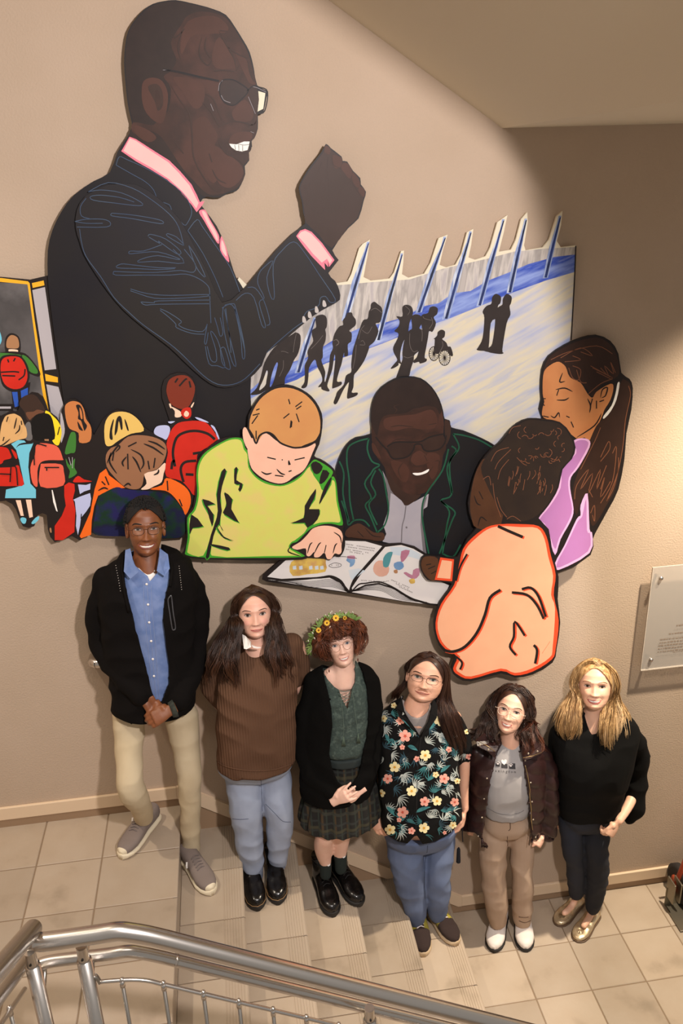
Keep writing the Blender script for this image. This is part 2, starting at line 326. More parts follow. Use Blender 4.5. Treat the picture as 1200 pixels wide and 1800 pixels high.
class Panel:
    def __init__(s, name, label, yf, outline, m, th=.012, smooth=3, z='p', cat='mural panel'):
        pts = T_(z, outline); pts = sm2(pts, smooth) if smooth else pts
        w3 = [wallpt(p, yf) for p in pts]; n = len(w3)
        s.y = yf; s.lay = 0; s.gap = -yf-th-.0005 if name in ('plaza_panel', 'doorway_panel') else .003; s.parts = {}
        cx = sum(p.x for p in w3)/n; cz = min(p.z for p in w3)
        s.root = empty(name, (cx, yf+th, cz), label, cat, 'painted cut-out panels of the wall mural')
        tri = tessellate_polygon([[V((p.x, p.z, 0)) for p in w3]])
        fr = [(p.x, yf, p.z) for p in w3]; bk = [(p.x, yf+th, p.z) for p in w3]
        f = [tuple(t) for t in tri]+[tuple(n+i for i in t[::-1]) for t in tri]+[(i, (i+1) % n, n+(i+1) % n, n+i) for i in range(n)]
        o = meshobj('board', fr+bk, f, m, s.root)
        bm = bmesh.new(); bm.from_mesh(o.data); bmesh.ops.recalc_face_normals(bm, faces=bm.faces); bm.to_mesh(o.data); bm.free()
        # stand-off blocks behind the board
        g = G()
        xs = [p.x for p in w3]; zs = [p.z for p in w3]
        def inside(x, z):
            c = False
            for i in range(n):
                a, b = w3[i], w3[i-1]
                if (a.z > z) != (b.z > z) and x < (b.x-a.x)*(z-a.z)/(b.z-a.z)+a.x: c = not c
            return c
        k = 0
        for i in range(1, 5):
            for j in range(1, 5):
                x = min(xs)+(max(xs)-min(xs))*i/5; z = min(zs)+(max(zs)-min(zs))*j/5
                if all(inside(x+a, z+b) for a in (-.05, .05) for b in (-.05, .05)) and k < 6:
                    g.box((x-.02, yf+th, z-.02), (x+.02, yf+th+s.gap, z+.02)); k += 1
        if k: 
            o = g.obj('spacer_block', M_BLK, s.root); o['kind'] = 'stuff'
    def _g(s, name, m):
        key = (name, m.name, s.lay)
        if key not in s.parts: s.parts[key] = (G(), name, m)
        return s.parts[key][0]
    def step(s): s.lay += 1
    def area(s, z, pts, m, smooth=3, name='painted_area'):
        p = T_(z, pts); p = sm2(p, smooth) if smooth else p
        y = s.y-.0003-.00008*s.lay
        w3 = [wallpt(q, y) for q in p]; tri = tessellate_polygon([[V((q.x, q.z, 0)) for q in w3]])
        fs = []
        for t in tri:
            a, b, c = (w3[i] for i in t); nrm = (b-a).cross(c-a)
            fs.append(tuple(t) if nrm.y < 0 else tuple(t[::-1]))
        s._g(name, m).add(w3, fs); s.lay += 1; 
        o = s.parts.pop(list(s.parts)[-1]) if False else None
    def line(s, z, pts, m, wd=3, smooth=4, name='painted_line', taper=False, closed=False):
        p = T_(z, pts); p = sm2(p, smooth, closed) if smooth and len(p) > 2 else p
        if closed: p.append(p[0])
        y = s.y-.0004-.00008*s.lay; n = len(p); vs = []; fs = []
        for i in range(n):
            a, b = p[max(i-1, 0)], p[min(i+1, n-1)]; dx, dy = b[0]-a[0], b[1]-a[1]; l = math.hypot(dx, dy) or 1
            wv = wd/2*((math.sin(math.pi*(i+.35)/(n-.3))**.6 if taper else 1))
            nx, ny = -dy/l*wv, dx/l*wv
            vs += [wallpt((p[i][0]+nx, p[i][1]+ny), y), wallpt((p[i][0]-nx, p[i][1]-ny), y)]
        for i in range(n-1): fs.append((2*i, 2*i+2, 2*i+3, 2*i+1))
        s._g(name, m).add(vs, fs)
    def lines(s, z, lst, m, wd=3, **k):
        for l in lst: s.line(z, l, m, wd, **k)
    def done(s):
        for g, name, m in s.parts.values():
            o = g.obj(name, m, s.root)
            if name in ('painted_line', 'painted_crease', 'painted_wheel', 'painted_fold', 'painted_glint', 'painted_frame') : o['kind'] = 'stuff'
M_BLK = mat('panel_black', '#1d1917', .45)
def P_(name, c, c2=None, sc=14, r=.5, **k): return mat('paint_'+name, c, r, col2=c2, nscale=sc, spec=.25, **k)
k_ = P_('outline_black', '#231c1a')
navy = P_('suit_black', '#25211f', '#201d22', 3); navyb = P_('suit_black_torso', '#211d1c', '#1a171c', 3)
bl = P_('suit_blue_line', '#3a4a63', '#46566a', 10); bl2 = P_('suit_blue_fill', '#1f2638')
skin = P_('dark_brown', '#40281f', ['#35221b', '#492d24'], 7); skd = P_('darker_brown', '#33231d', '#3b2820', 12); skh = P_('hair_brown', '#281c18', '#2d201b', 20); skl = P_('warm_brown', '#4e3026', '#462b21', 9)
pk = P_('shirt_pink', '#e8c4c0', '#e3bcb8', 5); pkl = P_('pink_line', '#f07f93'); wh = P_('white', '#f1ede6'); cream = P_('cream', '#e6ddc4')
# --- ground picture with pillars and walking silhouettes
pn = Panel('plaza_panel', 'white and blue painted panel of a plaza with spiky pillars and dark walking silhouettes', -.034,
  [(-40,330),(0,250),(25,275),(90,300),(340,270),(375,265),(388,240),(415,150),(428,135),(452,120),(444,175),(430,250),(455,262),(520,255),(535,235),(560,160),(570,158),(568,195),(563,240),(585,252),(640,238),(662,200),(690,115),(721,103),(705,155),(693,208),(715,216),(748,207),(768,170),(788,95),(810,83),(802,140),(793,182),(815,190),(852,178),(868,148),(893,60),(928,35),(915,95),(898,162),(940,155),(957,120),(975,50),(996,25),(998,60),(985,140),(990,157),(1050,147),(1072,120),(1098,40),(1118,22),(1113,70),(1098,125),(1112,147),(1165,140),(1160,250),(1150,400),(1143,470),(1100,800),(950,1020),(430,1060),(40,900),(20,600)], cream, smooth=0, z='c')
pw = P_('plaza_wall', '#b7b0ab', ['#a29c98', '#cbc4bc', '#b5aeae'], 4, nstretch=(.12, 1, .8), nrot=.12)
pg = P_('plaza_ground', '#c8c6c8', ['#a9b2cf', '#d9cfb4', '#c4c3c8', '#9aa8d2', '#d6cdb9'], 1.6, nstretch=(.9, 1, .11), nrot=-.46, contrast=(.22, .78), detail=9)
pb = P_('plaza_blue', '#4a63bd', ['#8fa3dc', '#3550b4', '#b9c6e8'], 2, nstretch=(.7, 1, .12), nrot=-.35, contrast=(.28, .72), detail=8)
pbl = P_('pillar_light', '#a9b9dc', ['#8597c4', '#c9d2e2'], 9, nstretch=(5, 1, 1)); pdk = P_('pillar_dark', '#1c2338', '#2c3d78', 12)
pn.area('c', [(10,290),(90,305),(340,278),(380,275),(450,268),(590,258),(700,222),(860,186),(950,162),(1050,152),(1162,146),(1160,200),(1000,235),(860,285),(740,330),(560,430),(330,500),(120,600),(20,660)], pw, 0, 'painted_wall_band')
pn.area('c', [(1161,172),(1090,180),(1000,205),(930,235),(860,262),(800,298),(740,306),(690,340),(640,350),(560,392),(500,408),(420,425),(330,465),(230,530),(130,560),(40,640),(20,700),(40,690),(100,655),(200,615),(300,560),(400,525),(490,492),(600,445),(720,400),(830,356),(950,306),(1060,266),(1161,236)], pb, 0, 'painted_blue_band')
pn.area('c', [(1161,232),(1060,262),(950,302),(830,352),(720,396),(600,438),(490,482),(400,515),(300,548),(200,605),(100,640),(20,680),(20,900),(430,1055),(950,1015),(1100,795),(1143,468),(1150,400)], pg, 0, 'painted_ground')
for tip, base, wv in [((447,128),(368,398),26),((563,168),(482,468),20),((712,110),(622,372),24),((801,92),(716,394),26),((914,50),(832,348),22),((992,48),(936,303),22),((1110,38),(1060,252),20),((262,390),(205,580),24)]:
    (a, b), (c, d) = tip, base; dx, dy = (c-a), (d-b); 
    pn.area('c', [(a-5, b), (a+4, b), (a+dx*.5+wv*.35, b+dy*.5), (c+wv*.4, d), (c-wv*.55, d+3), (a+dx*.5-wv*.62, b+dy*.5), (a-wv*.55, b+dy*.12)], pbl, 0, 'painted_pillar')
    pn.area('c', [(a-2, b+6), (a+3, b+4), (a+dx*.5+4, b+dy*.5), (c+4, d), (c-5, d), (a+dx*.5-5, b+dy*.5)], pdk, 0, 'painted_pillar_edge')
pn.lines('c', [[(1164,142),(1160,250),(1148,468)]], k_, 2.2, name='painted_edge_line')
sil = P_('silhouette', '#2c2523', '#342c29', 14); sl = P_('silhouette_line', '#6d6460')
S_ = lambda z, p: pn.area(z, p, sil, 3, 'painted_silhouette')
S_('n', [(885,255),(960,232),(1010,260),(1022,330),(1015,390),(1000,420),(1008,480),(1000,560),(970,640),(968,760),(950,800),(985,900),(1000,960),(990,1060),(1045,1170),(1030,1185),(960,1160),(950,1130),(910,1130),(960,1060),(950,980),(900,880),(870,790),(800,890),(790,1000),(775,1110),(740,1145),(700,1135),(740,1070),(745,950),(745,860),(785,770),(778,700),(800,640),(850,560),(830,470),(840,420),(885,390),(878,310)])
S_('n', [(640,455),(690,490),(690,600),(660,720),(610,800),(560,920),(500,1020),(492,1110),(420,1125),(380,1115),(360,1130),(250,1180),(180,1220),(70,1225),(150,1140),(200,1000),(245,830),(350,660),(470,560),(600,470)])
pn.area('n', [(395,830),(410,850),(380,980),(350,1080),(320,1130),(312,1110),(330,1000),(360,900)], pb, 3, 'painted_gap'); pn.area('n', [(270,930),(285,950),(270,1040),(255,1110),(190,1170),(185,1140),(230,1040)], pg, 3, 'painted_gap')
S_('m', [(180,270),(215,255),(212,215),(240,180),(252,150),(290,148),(300,175),(325,210),(322,260),(270,305),(290,330),(285,400),(255,430),(258,520),(225,532),(222,500),(200,600),(180,660),(160,750),(200,755),(195,785),(130,812),(118,800),(130,700),(145,560),(138,520),(120,640),(95,720),(75,790),(95,830),(80,840),(25,820),(30,780),(60,750),(90,620),(100,520),(125,460),(120,410),(140,330)])
S_('m', [(455,110),(460,70),(490,52),(520,75),(550,100),(560,150),(540,230),(500,245),(525,310),(490,400),(445,440),(440,470),(400,570),(340,660),(310,700),(305,800),(290,850),(340,850),(335,875),(280,898),(248,895),(262,790),(262,760),(215,830),(160,945),(130,940),(150,880),(165,840),(220,780),(240,700),(285,670),(285,600),(300,480),(330,380),(360,290),(390,215),(430,200),(440,140)])
S_('m', [(735,100),(770,78),(815,95),(828,140),(820,185),(800,230),(790,290),(780,350),(745,400),(720,480),(715,560),(728,600),(700,590),(700,610),(660,635),(632,638),(670,590),(690,560),(660,500),(655,450),(690,380),(700,330),(665,310),(700,270),(710,220),(683,180),(735,180)])
S_('m', [(815,190),(850,162),(900,180),(905,240),(885,285),(918,310),(915,400),(895,470),(840,520),(835,560),(810,640),(790,715),(740,740),(680,735),(700,660),(735,560),(735,500),(750,400),(790,310),(820,285)])
S_('m', [(905,170),(960,150),(975,105),(1010,92),(1045,110),(1040,160),(1010,190),(1030,240),(1000,315),(970,310),(960,370),(945,450),(930,540),(950,555),(940,580),(890,595),(880,580),(838,590),(832,570),(860,540),(880,480),(905,400),(910,300),(900,240)])
S_('m', [(1045,320),(1075,298),(1108,312),(1105,360),(1085,380),(1120,410),(1135,445),(1160,450),(1180,520),(1160,528),(1130,480),(1080,485),(1050,510),(1015,495),(1020,380),(1000,388),(1040,350)])
for (cx, cy, rx, ry) in ((1012,508,42,62),(1106,545,48,66)):
    el = [(cx+rx*math.cos(t*math.pi/8), cy+ry*math.sin(t*math.pi/8)) for t in range(16)]
    pn.line('m', el, sil, 1.3, 3, closed=True, name='painted_wheel')
    for t in range(8):
        a = t*math.pi/8; pn.line('m', [(cx-rx*math.cos(a), cy-ry*math.sin(a)), (cx+rx*math.cos(a), cy+ry*math.sin(a))], sil, .7, 0, name='painted_wheel')
S_('c', [(875,320),(888,308),(905,318),(903,340),(895,350),(890,390),(870,410),(862,500),(846,505),(822,502),(828,490),(842,460),(848,390),(842,370),(855,350),(872,342)])
S_('c', [(912,325),(925,308),(942,318),(940,340),(935,352),(938,380),(925,410),(910,500),(915,512),(900,516),(858,508),(862,495),(875,480),(885,410),(885,380),(895,355),(910,345)])
pn.step()
pn.lines('m', [[(350,380),(370,300),(400,260)],[(380,300),(430,330),(470,270)],[(455,130),(500,110),(555,150)],[(800,330),(800,430),(830,490),(870,480)],[(900,280),(910,330),(905,400)],[(130,390),(160,390),(175,420),(150,440)],[(760,90),(800,130),(780,170)],[(915,180),(930,200),(990,215)],[(745,530),(780,545),(830,530)],[(330,430),(320,540),(300,640)],[(370,400),(390,395),(405,430),(360,430)],[(990,190),(1000,240),(970,290)],[(1085,400),(1090,440),(1060,500)]], sl, .7)
pn.lines('n', [[(970,490),(900,580),(820,660)],[(450,690),(490,690),(540,710)],[(480,800),(475,900),(430,1000)],[(640,470),(620,560),(600,700)],[(1100,560),(1140,540),(1170,580),(1140,610)]], sl, .7)
pn.done()
# --- doorway panel at the left
gdr = P_('door_grey', '#5f5b5b', ['#4a4747', '#777373'], 3.5, detail=7); lg = P_('light_grey', '#b2acb0'); ye = P_('yellow', '#efb02a'); 
pn = Panel('doorway_panel', 'grey doorway panel with a yellow frame and a child with a red backpack, at the left edge', -.033, [(-40,492),(0,487),(52,492),(86,484),(112,690),(118,790),(60,800),(-40,800)], k_, smooth=0)
pn.area('b', [(-90,40),(130,48),(165,330),(215,640),(215,700),(-90,700)], gdr, 0, 'painted_doorway')
pn.area('b', [(-90,20),(0,22),(0,38),(-90,34)], ye, 0); pn.area('b', [(0,22),(128,38),(136,46),(158,210),(205,520),(226,650),(212,648),(190,520),(148,210),(126,52),(0,40)], ye, 0, 'painted_frame')
pn.area('b', [(146,46),(200,34),(204,56),(150,68)], ye, 0, 'painted_frame'); pn.area('b', [(206,462),(265,478),(266,502),(210,495)], ye, 0, 'painted_frame')
pn.area('b', [(148,78),(206,64),(258,440),(205,446)], lg, 0, 'painted_pane'); pn.area('b', [(212,510),(268,522),(300,640),(300,780),(240,680)], lg, 0, 'painted_pane')
pn.area('b', [(-90,600),(60,600),(60,632),(-90,632)], k_, 0); pn.area('b', [(-90,612),(50,612),(50,622),(-90,622)], lg, 0)
C1 = lambda n, c, c2=None: P_(n, c, c2, 9)
red = C1('red', '#cf2b1c', '#c42618'); sk2 = C1('tan_skin', '#a87a55'); grn = C1('green', '#3f7a31'); blu = C1('blue', '#2f57b4'); pale = C1('pale_skin', '#f0cdb2')
pn.area('b', [(25,300),(50,275),(85,290),(95,330),(90,365),(60,380),(25,360)], k_); pn.area('b', [(32,305),(52,284),(80,296),(88,330),(80,345),(50,345),(30,340)], sk2, name='painted_hair'); pn.area('b', [(40,350),(80,352),(78,366),(48,368)], pale, name='painted_neck')
pn.area('b', [(-20,375),(30,360),(90,362),(130,380),(182,450),(175,475),(120,450),(100,400)], k_); pn.area('b', [(100,378),(130,390),(172,445),(165,462),(130,445)], grn, name='painted_sleeve'); pn.area('b', [(-20,368),(40,368),(100,378),(20,385),(-20,392)], grn, name='painted_sleeve')
pn.area('b', [(50,520),(140,500),(130,560),(95,580),(90,630),(60,620)], k_, 0); pn.area('b', [(55,545),(80,545),(86,610),(68,615)], blu, 0, 'painted_trousers'); pn.area('b', [(95,540),(128,525),(128,560),(98,575)], blu, 0, 'painted_trousers')
pn.area('b', [(0,395),(30,375),(90,378),(125,420),(135,480),(110,530),(60,545),(15,520),(0,470)], k_); pn.area('b', [(6,405),(32,384),(88,386),(116,424),(126,478),(106,522),(62,532),(22,510),(4,460)], red, name='painted_backpack')
pn.step(); pn.lines('b', [[(4,455),(60,452),(88,455)],[(10,470),(70,472)],[(115,440),(110,470),(85,490)],[(35,395),(40,410)],[(70,390),(62,405)]], k_, 2.6)
pn.area('b', [(-10,265),(0,270),(8,310),(-10,335)], C1('cyan', '#6fc3dd'), name='painted_sleeve')
pn.done()
def mkA(z0):
    def A(p, m, *a, z=z0, sm=3, name='painted_area'):
        for v in a:
            if isinstance(v, int): sm = v
            elif len(v) == 1: z = v
            else: name = v
        pn.area(z, p, m, sm, name)
    return A
# --- big speaker: torso and head
pn = Panel('speaker_panel', 'huge painted speaker in profile with glasses, pink collar and black suit, filling the upper left', -.048,
  [(322,1),(350,0),(385,5),(420,16),(450,36),(474,62),(486,88),(492,112),(503,152),(520,158),(518,172),(512,196),(504,200),(503,206),(503,226),(497,244),(491,248),(492,258),(486,266),(488,282),(480,292),(481,306),(473,326),(465,336),(450,340),(438,347),(424,348)] and
  [(287,2),(308,0),(330,4),(355,10),(375,16),(397,26),(412,46),(427,70),(439,92),(446,120),(452,150),(470,160),(468,172),(463,196),(454,201),(453,206),(453,226),(447,243),(442,248),(443,258),(437,266),(438,282),(430,292),(431,306),(423,326),(415,336),(400,340),(388,347),(372,347),(362,346),(352,356),(362,372),(381,398),(396,432),(406,462),(415,488),(430,512),(443,560),(440,690),(437,860),(330,900),(150,900),(118,745),(110,690),(97,600),(88,530),(84,488),(84,440),(92,405),(108,372),(130,343),(165,318),(193,303),(206,268),(224,240),(232,222),(229,205),(224,180),(220,140),(218,110),(220,80),(225,55),(236,36),(252,18),(268,7)], navyb, smooth=2)
hd = [(289,4),(308,2),(330,6),(355,12),(375,18),(396,28),(411,48),(425,72),(437,94),(444,121),(451,152),(454,200),(451,205),(451,225),(445,242),(440,247),(441,257),(435,266),(436,281),(428,291),(429,305),(421,325),(413,334),(398,338),(387,345),(372,345),(358,345),(345,335),(330,310),(290,275),(255,255),(226,238),(234,222),(231,205),(226,180),(222,140),(220,110),(222,80),(227,55),(238,37),(254,20),(270,9)]
pn.area('p', hd, skh, 2, 'painted_hair')
pn.area('g', [(470,180),(520,110),(620,80),(760,110),(830,180),(900,290),(945,380),(975,480),(1000,600),(1005,790),(1005,900),(985,975),(960,990),(950,1050),(948,1120),(910,1165),(918,1240),(880,1305),(800,1350),(700,1370),(640,1350),(560,1270),(480,1180),(400,1060),(330,960),(250,920),(140,940),(135,860),(260,880),(300,860),(380,780),(400,620),(350,540),(400,500),(440,420),(400,300)], skin, 3, 'painted_face')
for a in ([(520,150),(700,110),(800,180),(780,230),(640,240),(540,260),(480,380),(470,300)], [(700,1020),(800,1080),(900,1170),(900,1250),(820,1320),(740,1290),(690,1180),(640,1050)], [(560,860),(640,820),(700,900),(730,960),(700,1060),(740,1200),(700,1290),(620,1180),(560,1000)], [(420,540),(600,570),(640,640),(620,740),(560,760),(480,640)], [(850,760),(920,700),(980,780),(960,850),(860,850),(830,800)], [(740,260),(820,380),(860,470),(720,480),(690,380)], [(850,360),(930,420),(960,520),(1000,590),(950,580),(900,480)], [(830,950),(900,925),(970,935),(960,985),(880,1000),(810,1010)], [(150,880),(250,920),(300,970),(240,1000),(150,940)]):
    pn.area('g', a, skl, 3, 'painted_highlight')
pn.area('g', [(195,640),(210,570),(270,545),(340,570),(380,660),(370,780),(345,860),(300,860),(240,810),(205,740)], skl, 3, 'painted_ear'); pn.area('g', [(240,610),(300,590),(340,640),(345,740),(310,780),(290,720),(270,680)], skd, 3, 'painted_ear_shade'); pn.area('g', [(290,640),(320,650),(325,740),(300,745)], skin, 3, 'painted_ear_fold')
pn.step()
pn.lines('g', [[(620,260),(600,340),(610,410),(660,460),(690,420)],[(650,260),(640,340),(680,410)],[(740,220),(790,310),(840,400),(860,480)],[(745,215),(800,220)],[(800,330),(870,380),(940,410)],[(700,500),(780,495),(850,505)],[(500,200),(440,260),(400,250)],[(480,220),(450,330),(470,420)],[(400,600),(460,700),(530,800),(550,950),(560,1100),(620,1230),(700,1330),(760,1340)],[(620,720),(680,780),(720,850),(740,890)],[(820,860),(760,880),(730,900)],[(640,660),(700,700),(760,850)],[(760,960),(740,1000),(790,1080),(860,1110),(910,1160)],[(670,1080),(690,1140)],[(690,1190),(730,1260),(790,1290)],[(940,430),(960,520),(990,580)],[(820,850),(900,860),(980,880),(1000,850)],[(430,1000),(490,1080)],[(940,890),(985,870),(1005,845)],[(880,460),(860,500)],[(650,560),(560,540),(480,520)]], skd, 2.6, taper=True, name='painted_crease')
pn.area('g', [(745,600),(770,565),(830,565),(900,600),(940,640),(890,700),(840,735),(780,715),(750,670)], C1('lens_dark', '#2d2220', '#3a2a25'), 3, 'painted_lens'); pn.area('g', [(960,620),(1000,610),(1020,700),(1000,790),(970,720),(950,660)], skd, 3, 'painted_lens')
pn.area('g', [(1015,640),(1065,655),(1050,765),(1010,785),(1020,700)], cream, 0, 'painted_lens')
pn.step(); gl = C1('glasses_line', '#1c1516'); gll = C1('glasses_glint', '#8a8488')
pn.lines('g', [[(345,490),(450,505),(600,540),(740,570)]], gl, 3.6, name='painted_temple'); pn.lines('g', [[(745,600),(770,562),(840,562),(905,598),(945,640),(890,705),(840,740),(780,720),(745,660),(745,600)],[(935,640),(980,605),(1020,612),(1080,645),(1060,780),(1010,800)]], gl, 2.2, name='painted_frame')
pn.lines('g', [[(735,640),(742,590),(765,565)],[(755,670),(775,705),(820,722)],[(970,608),(1010,618),(1070,648)],[(945,680),(970,740),(995,800)],[(345,492),(400,495)],[(680,730),(700,780)]], gll, 1, name='painted_glint')
pn.area('g', [(808,1010),(860,1015),(915,995),(955,995),(950,1020),(940,1055),(900,1065),(860,1058),(825,1035)], wh, 0, 'painted_teeth'); pn.step(); pn.lines('g', [[(870,1012),(915,1020),(955,1015)],[(850,1018),(855,1052)],[(878,1020),(880,1060)],[(905,1022),(905,1062)]], k_, .8); pn.lines('g', [[(800,1000),(830,1045),(880,1075),(945,1070),(965,1040)]], skd, 2, name='painted_crease'); pn.lines('g', [[(960,925),(985,935)]], gll, .8)
pn.area('h', [(485,32),(520,45),(620,110),(700,160),(760,220),(820,290),(850,350),(865,385),(890,380),(880,400),(848,440),(820,400),(760,330),(690,265),(600,210),(520,165),(440,110),(455,85)], pkl, 0, 'painted_collar_edge'); pn.area('h', [(487,40),(520,54),(615,118),(695,170),(752,228),(810,296),(840,355),(858,390),(846,420),(820,385),(768,325),(700,262),(605,200),(525,155),(452,108),(462,88)], pk, 0, 'painted_collar')
pn.area('h', [(868,428),(895,430),(920,480),(955,540),(970,575),(965,612),(930,560),(890,490),(862,445)], pkl, 3, 'painted_shirt_edge'); pn.area('h', [(876,436),(895,440),(915,485),(948,540),(962,578),(958,595),(930,545),(895,480)], pk, 3, 'painted_shirt'); pn.area('h', [(980,570),(1000,610),(1015,660),(1022,712),(975,645)], pkl, 3, 'painted_shirt_edge'); pn.area('h', [(984,590),(1000,625),(1010,680),(982,640)], pk, 3, 'painted_shirt')
pn.step()
pn.lines('h', [[(412,185),(430,140),(470,155),(560,195),(650,245),(730,300),(790,360),(815,410),(820,450),(800,495),(780,510),(740,465),(715,440),(700,400),(640,375),(615,320),(570,275),(500,235),(412,185)],[(800,540),(850,480),(880,520),(950,620),(1030,740),(1080,870)],[(800,540),(880,660),(950,800),(990,900)]], bl, 1.3, smooth=3)
pn.done()
# --- raised arm panel
pn = Panel('arm_panel', 'painted raised arm in a black suit sleeve with pink cuff and dark fist', -.066,
  [(573,253),(581,260),(600,275),(602,283),(610,284),(620,300),(633,313),(634,324),(643,337),(639,353),(630,384),(612,401),(584,440),(595,457),(577,480),(589,494),(596,510),(597,527),(581,537),(548,557),(502,596),(469,620),(460,643),(434,669),(408,680),(382,680),(356,665),(323,635),(297,610),(249,573),(216,544),(190,513),(167,480),(148,448),(140,425),(133,400),(135,370),(150,345),(190,325),(240,325),(280,350),(315,385),(340,430),(365,480),(390,532),(421,514),(440,494),(464,465),(487,438),(516,409),(536,393),(533,375),(530,352),(525,330),(534,310),(547,290),(565,267)], navy, smooth=2)
fist = P_('fist', '#3e2c26', '#38271f', 6)
pn.area('p', [(573,256),(581,263),(600,278),(602,285),(610,286),(620,302),(631,315),(632,325),(641,338),(637,353),(628,383),(611,399),(583,436),(560,412),(538,392),(535,375),(532,352),(527,330),(536,311),(549,292),(567,269)], fist, 2, 'painted_fist')
for a in ([(860,150),(900,150),(935,170),(930,230),(890,250),(865,210)], [(950,205),(985,215),(1015,270),(1000,330),(960,290),(930,240)], [(1020,280),(1060,320),(1080,370),(1060,400),(1020,350)], [(1080,390),(1115,420),(1110,470),(1080,450),(1065,415)], [(810,70),(845,95),(840,140),(800,120)]): pn.area('i', a, skl, 3, 'painted_knuckle')
pn.step(); pn.lines('i', [[(780,200),(740,290),(690,350),(680,400)],[(830,160),(820,260),(840,400),(830,500)],[(700,570),(770,600),(800,560)],[(640,380),(670,450),(665,540)],[(860,150),(870,220),(930,250)],[(1000,335),(1040,400),(1080,460)]], skd, 1.2, name='painted_crease')
pn.area('i', [(580,778),(610,735),(650,722),(700,745),(780,830),(878,965),(838,1018),(825,970),(830,1020),(800,985),(805,1043),(700,935),(640,860)], pkl, 0, 'painted_cuff_edge'); pn.area('i', [(592,778),(618,745),(650,735),(695,758),(770,838),(862,965),(842,995),(820,955),(800,970),(780,985),(710,915),(650,840)], pk, 0, 'painted_cuff')
pn.step()
pn.lines('h', [[(190,490),(250,478),(340,478),(380,495),(360,520),(200,520)],[(190,490),(250,500),(340,500)],[(262,330),(370,280),(500,310),(600,370),(700,450),(750,520),(778,620)],[(262,330),(330,320),(440,335),(545,385),(540,405),(400,390),(290,375),(275,355),(330,348),(430,360),(510,385)],[(250,365),(220,410),(225,460),(270,475)],[(390,445),(500,455),(620,475),(665,490),(650,502),(500,475),(390,460),(390,445)],[(585,570),(600,560),(680,585),(760,650),(740,665),(640,595),(650,610),(590,575)],[(690,555),(740,575),(778,620),(690,570),(690,555)],[(660,615),(560,650),(490,650),(485,665),(540,660),(640,655),(750,690),(740,695),(640,675),(560,690),(530,710),(640,705),(780,715),(720,640)],[(735,740),(640,740),(500,725),(440,720),(415,740),(520,745),(640,750),(730,745)],[(400,760),(410,780),(560,780),(700,780),(790,775),(860,800),(910,840),(918,880),(920,935),(925,1040)],[(400,760),(520,765),(640,765),(760,755),(830,765),(840,720),(780,640)],[(805,620),(850,690),(895,790),(860,760),(830,700),(805,620)],[(490,855),(580,880),(700,890),(905,885),(900,895),(760,905),(620,905),(520,875),(490,865)],[(545,925),(620,930),(640,920),(920,915)],[(545,925),(570,942),(640,938),(915,935)],[(650,962),(700,985),(765,1030),(750,1050),(800,1075),(880,1085),(905,1045)],[(650,970),(700,1010),(735,1045),(740,1065),(820,1095),(890,1100)],[(905,1045),(890,1140),(900,1150),(910,1090)],[(895,1165),(915,1260),(960,1270),(1000,1280),(985,1210),(960,1130),(930,1085),(925,1100),(950,1180),(955,1245),(925,1240),(905,1165)],[(975,1180),(1000,1175),(1030,1280),(1010,1285),(985,1250),(975,1180)],[(945,1010),(960,1060),(975,1110),(990,1090),(975,1010)],[(1005,960),(1020,1080),(1060,1260),(1040,1250),(1000,1100),(990,960),(1040,935),(1060,960),(1100,1130),(1108,1220),(1095,1225),(1085,1110),(1050,950)],[(215,530),(225,600),(250,680),(330,790),(400,900),(480,980),(560,1050),(700,1150),(780,1220),(880,1320),(960,1370),(1040,1372),(1110,1340),(1190,1260)]], bl, 1.3, smooth=3)
pn.lines('i', [[(350,1689),(430,1610),(560,1500),(640,1445)],[(0,1340),(60,1310),(100,1350),(140,1500),(180,1680)],[(20,1350),(60,1560),(70,1689)],[(110,1280),(180,1225),(250,1260),(310,1470),(340,1475),(290,1300),(330,1260),(280,1150),(290,1070),(330,1020),(400,970),(350,1100),(380,1250),(410,1250),(400,1000),(470,890),(560,822),(640,900),(760,1080),(885,1270),(845,1295),(810,1250),(770,1260),(760,1310),(730,1340),(690,1355),(660,1370),(630,1420)],[(200,1180),(260,1185),(330,1290),(375,1450),(350,1475)]], bl, 1.3, smooth=3)
pn.step()
for cx, cy in ((800,1308),(740,1355),(686,1395),(642,1432)): pn.area('i', [(cx-12,cy-26),(cx+4,cy-24),(cx+16,cy+12),(cx+2,cy+24),(cx-14,cy+14)], C1('button_white', '#bdb6b2'), 3, 'painted_button')
pn.done()
# --- schoolchildren seen from behind
pn = Panel('schoolchildren_panel', 'painted group of schoolchildren with backpacks seen from behind, lower left', -.064,
  [(-40,726),(0,732),(18,722),(30,725),(38,706),(55,690),(75,698),(84,722),(100,735),(106,750),(108,720),(122,702),(142,708),(158,745),(165,765),(180,738),(205,720),(235,730),(252,750),(272,762),(286,758),(300,745),(285,700),(288,668),(312,655),(338,664),(344,700),(336,735),(350,742),(376,752),(388,775),(372,860),(338,905),(322,945),(250,944),(168,940),(163,935),(140,950),(126,942),(96,953),(84,930),(82,905),(66,905),(60,925),(40,925),(28,895),(10,880),(-40,872)], k_, smooth=2)
gb = C1('grey_back', '#6b6766'); blonde = C1('straw', '#d9aa70'); cy = C1('cyan2', '#72c4da'); cor = C1('coral', '#e0614a'); ora = C1('orange', '#f06a1e'); gin = C1('ginger', '#c57a45'); yel = C1('lemon', '#f6d62a'); bw = C1('hair_dark', '#3b2a22'); lil = C1('lilac', '#b9bfe2'); bry = C1('sand_hair', '#e3bd66'); br = C1('mid_brown', '#96684a'); mar = C1('auburn', '#7a2f1c'); nav = C1('night_blue', '#1c1d45', ['#1a1a38', '#16321f', '#232053'])
A = mkA('j')
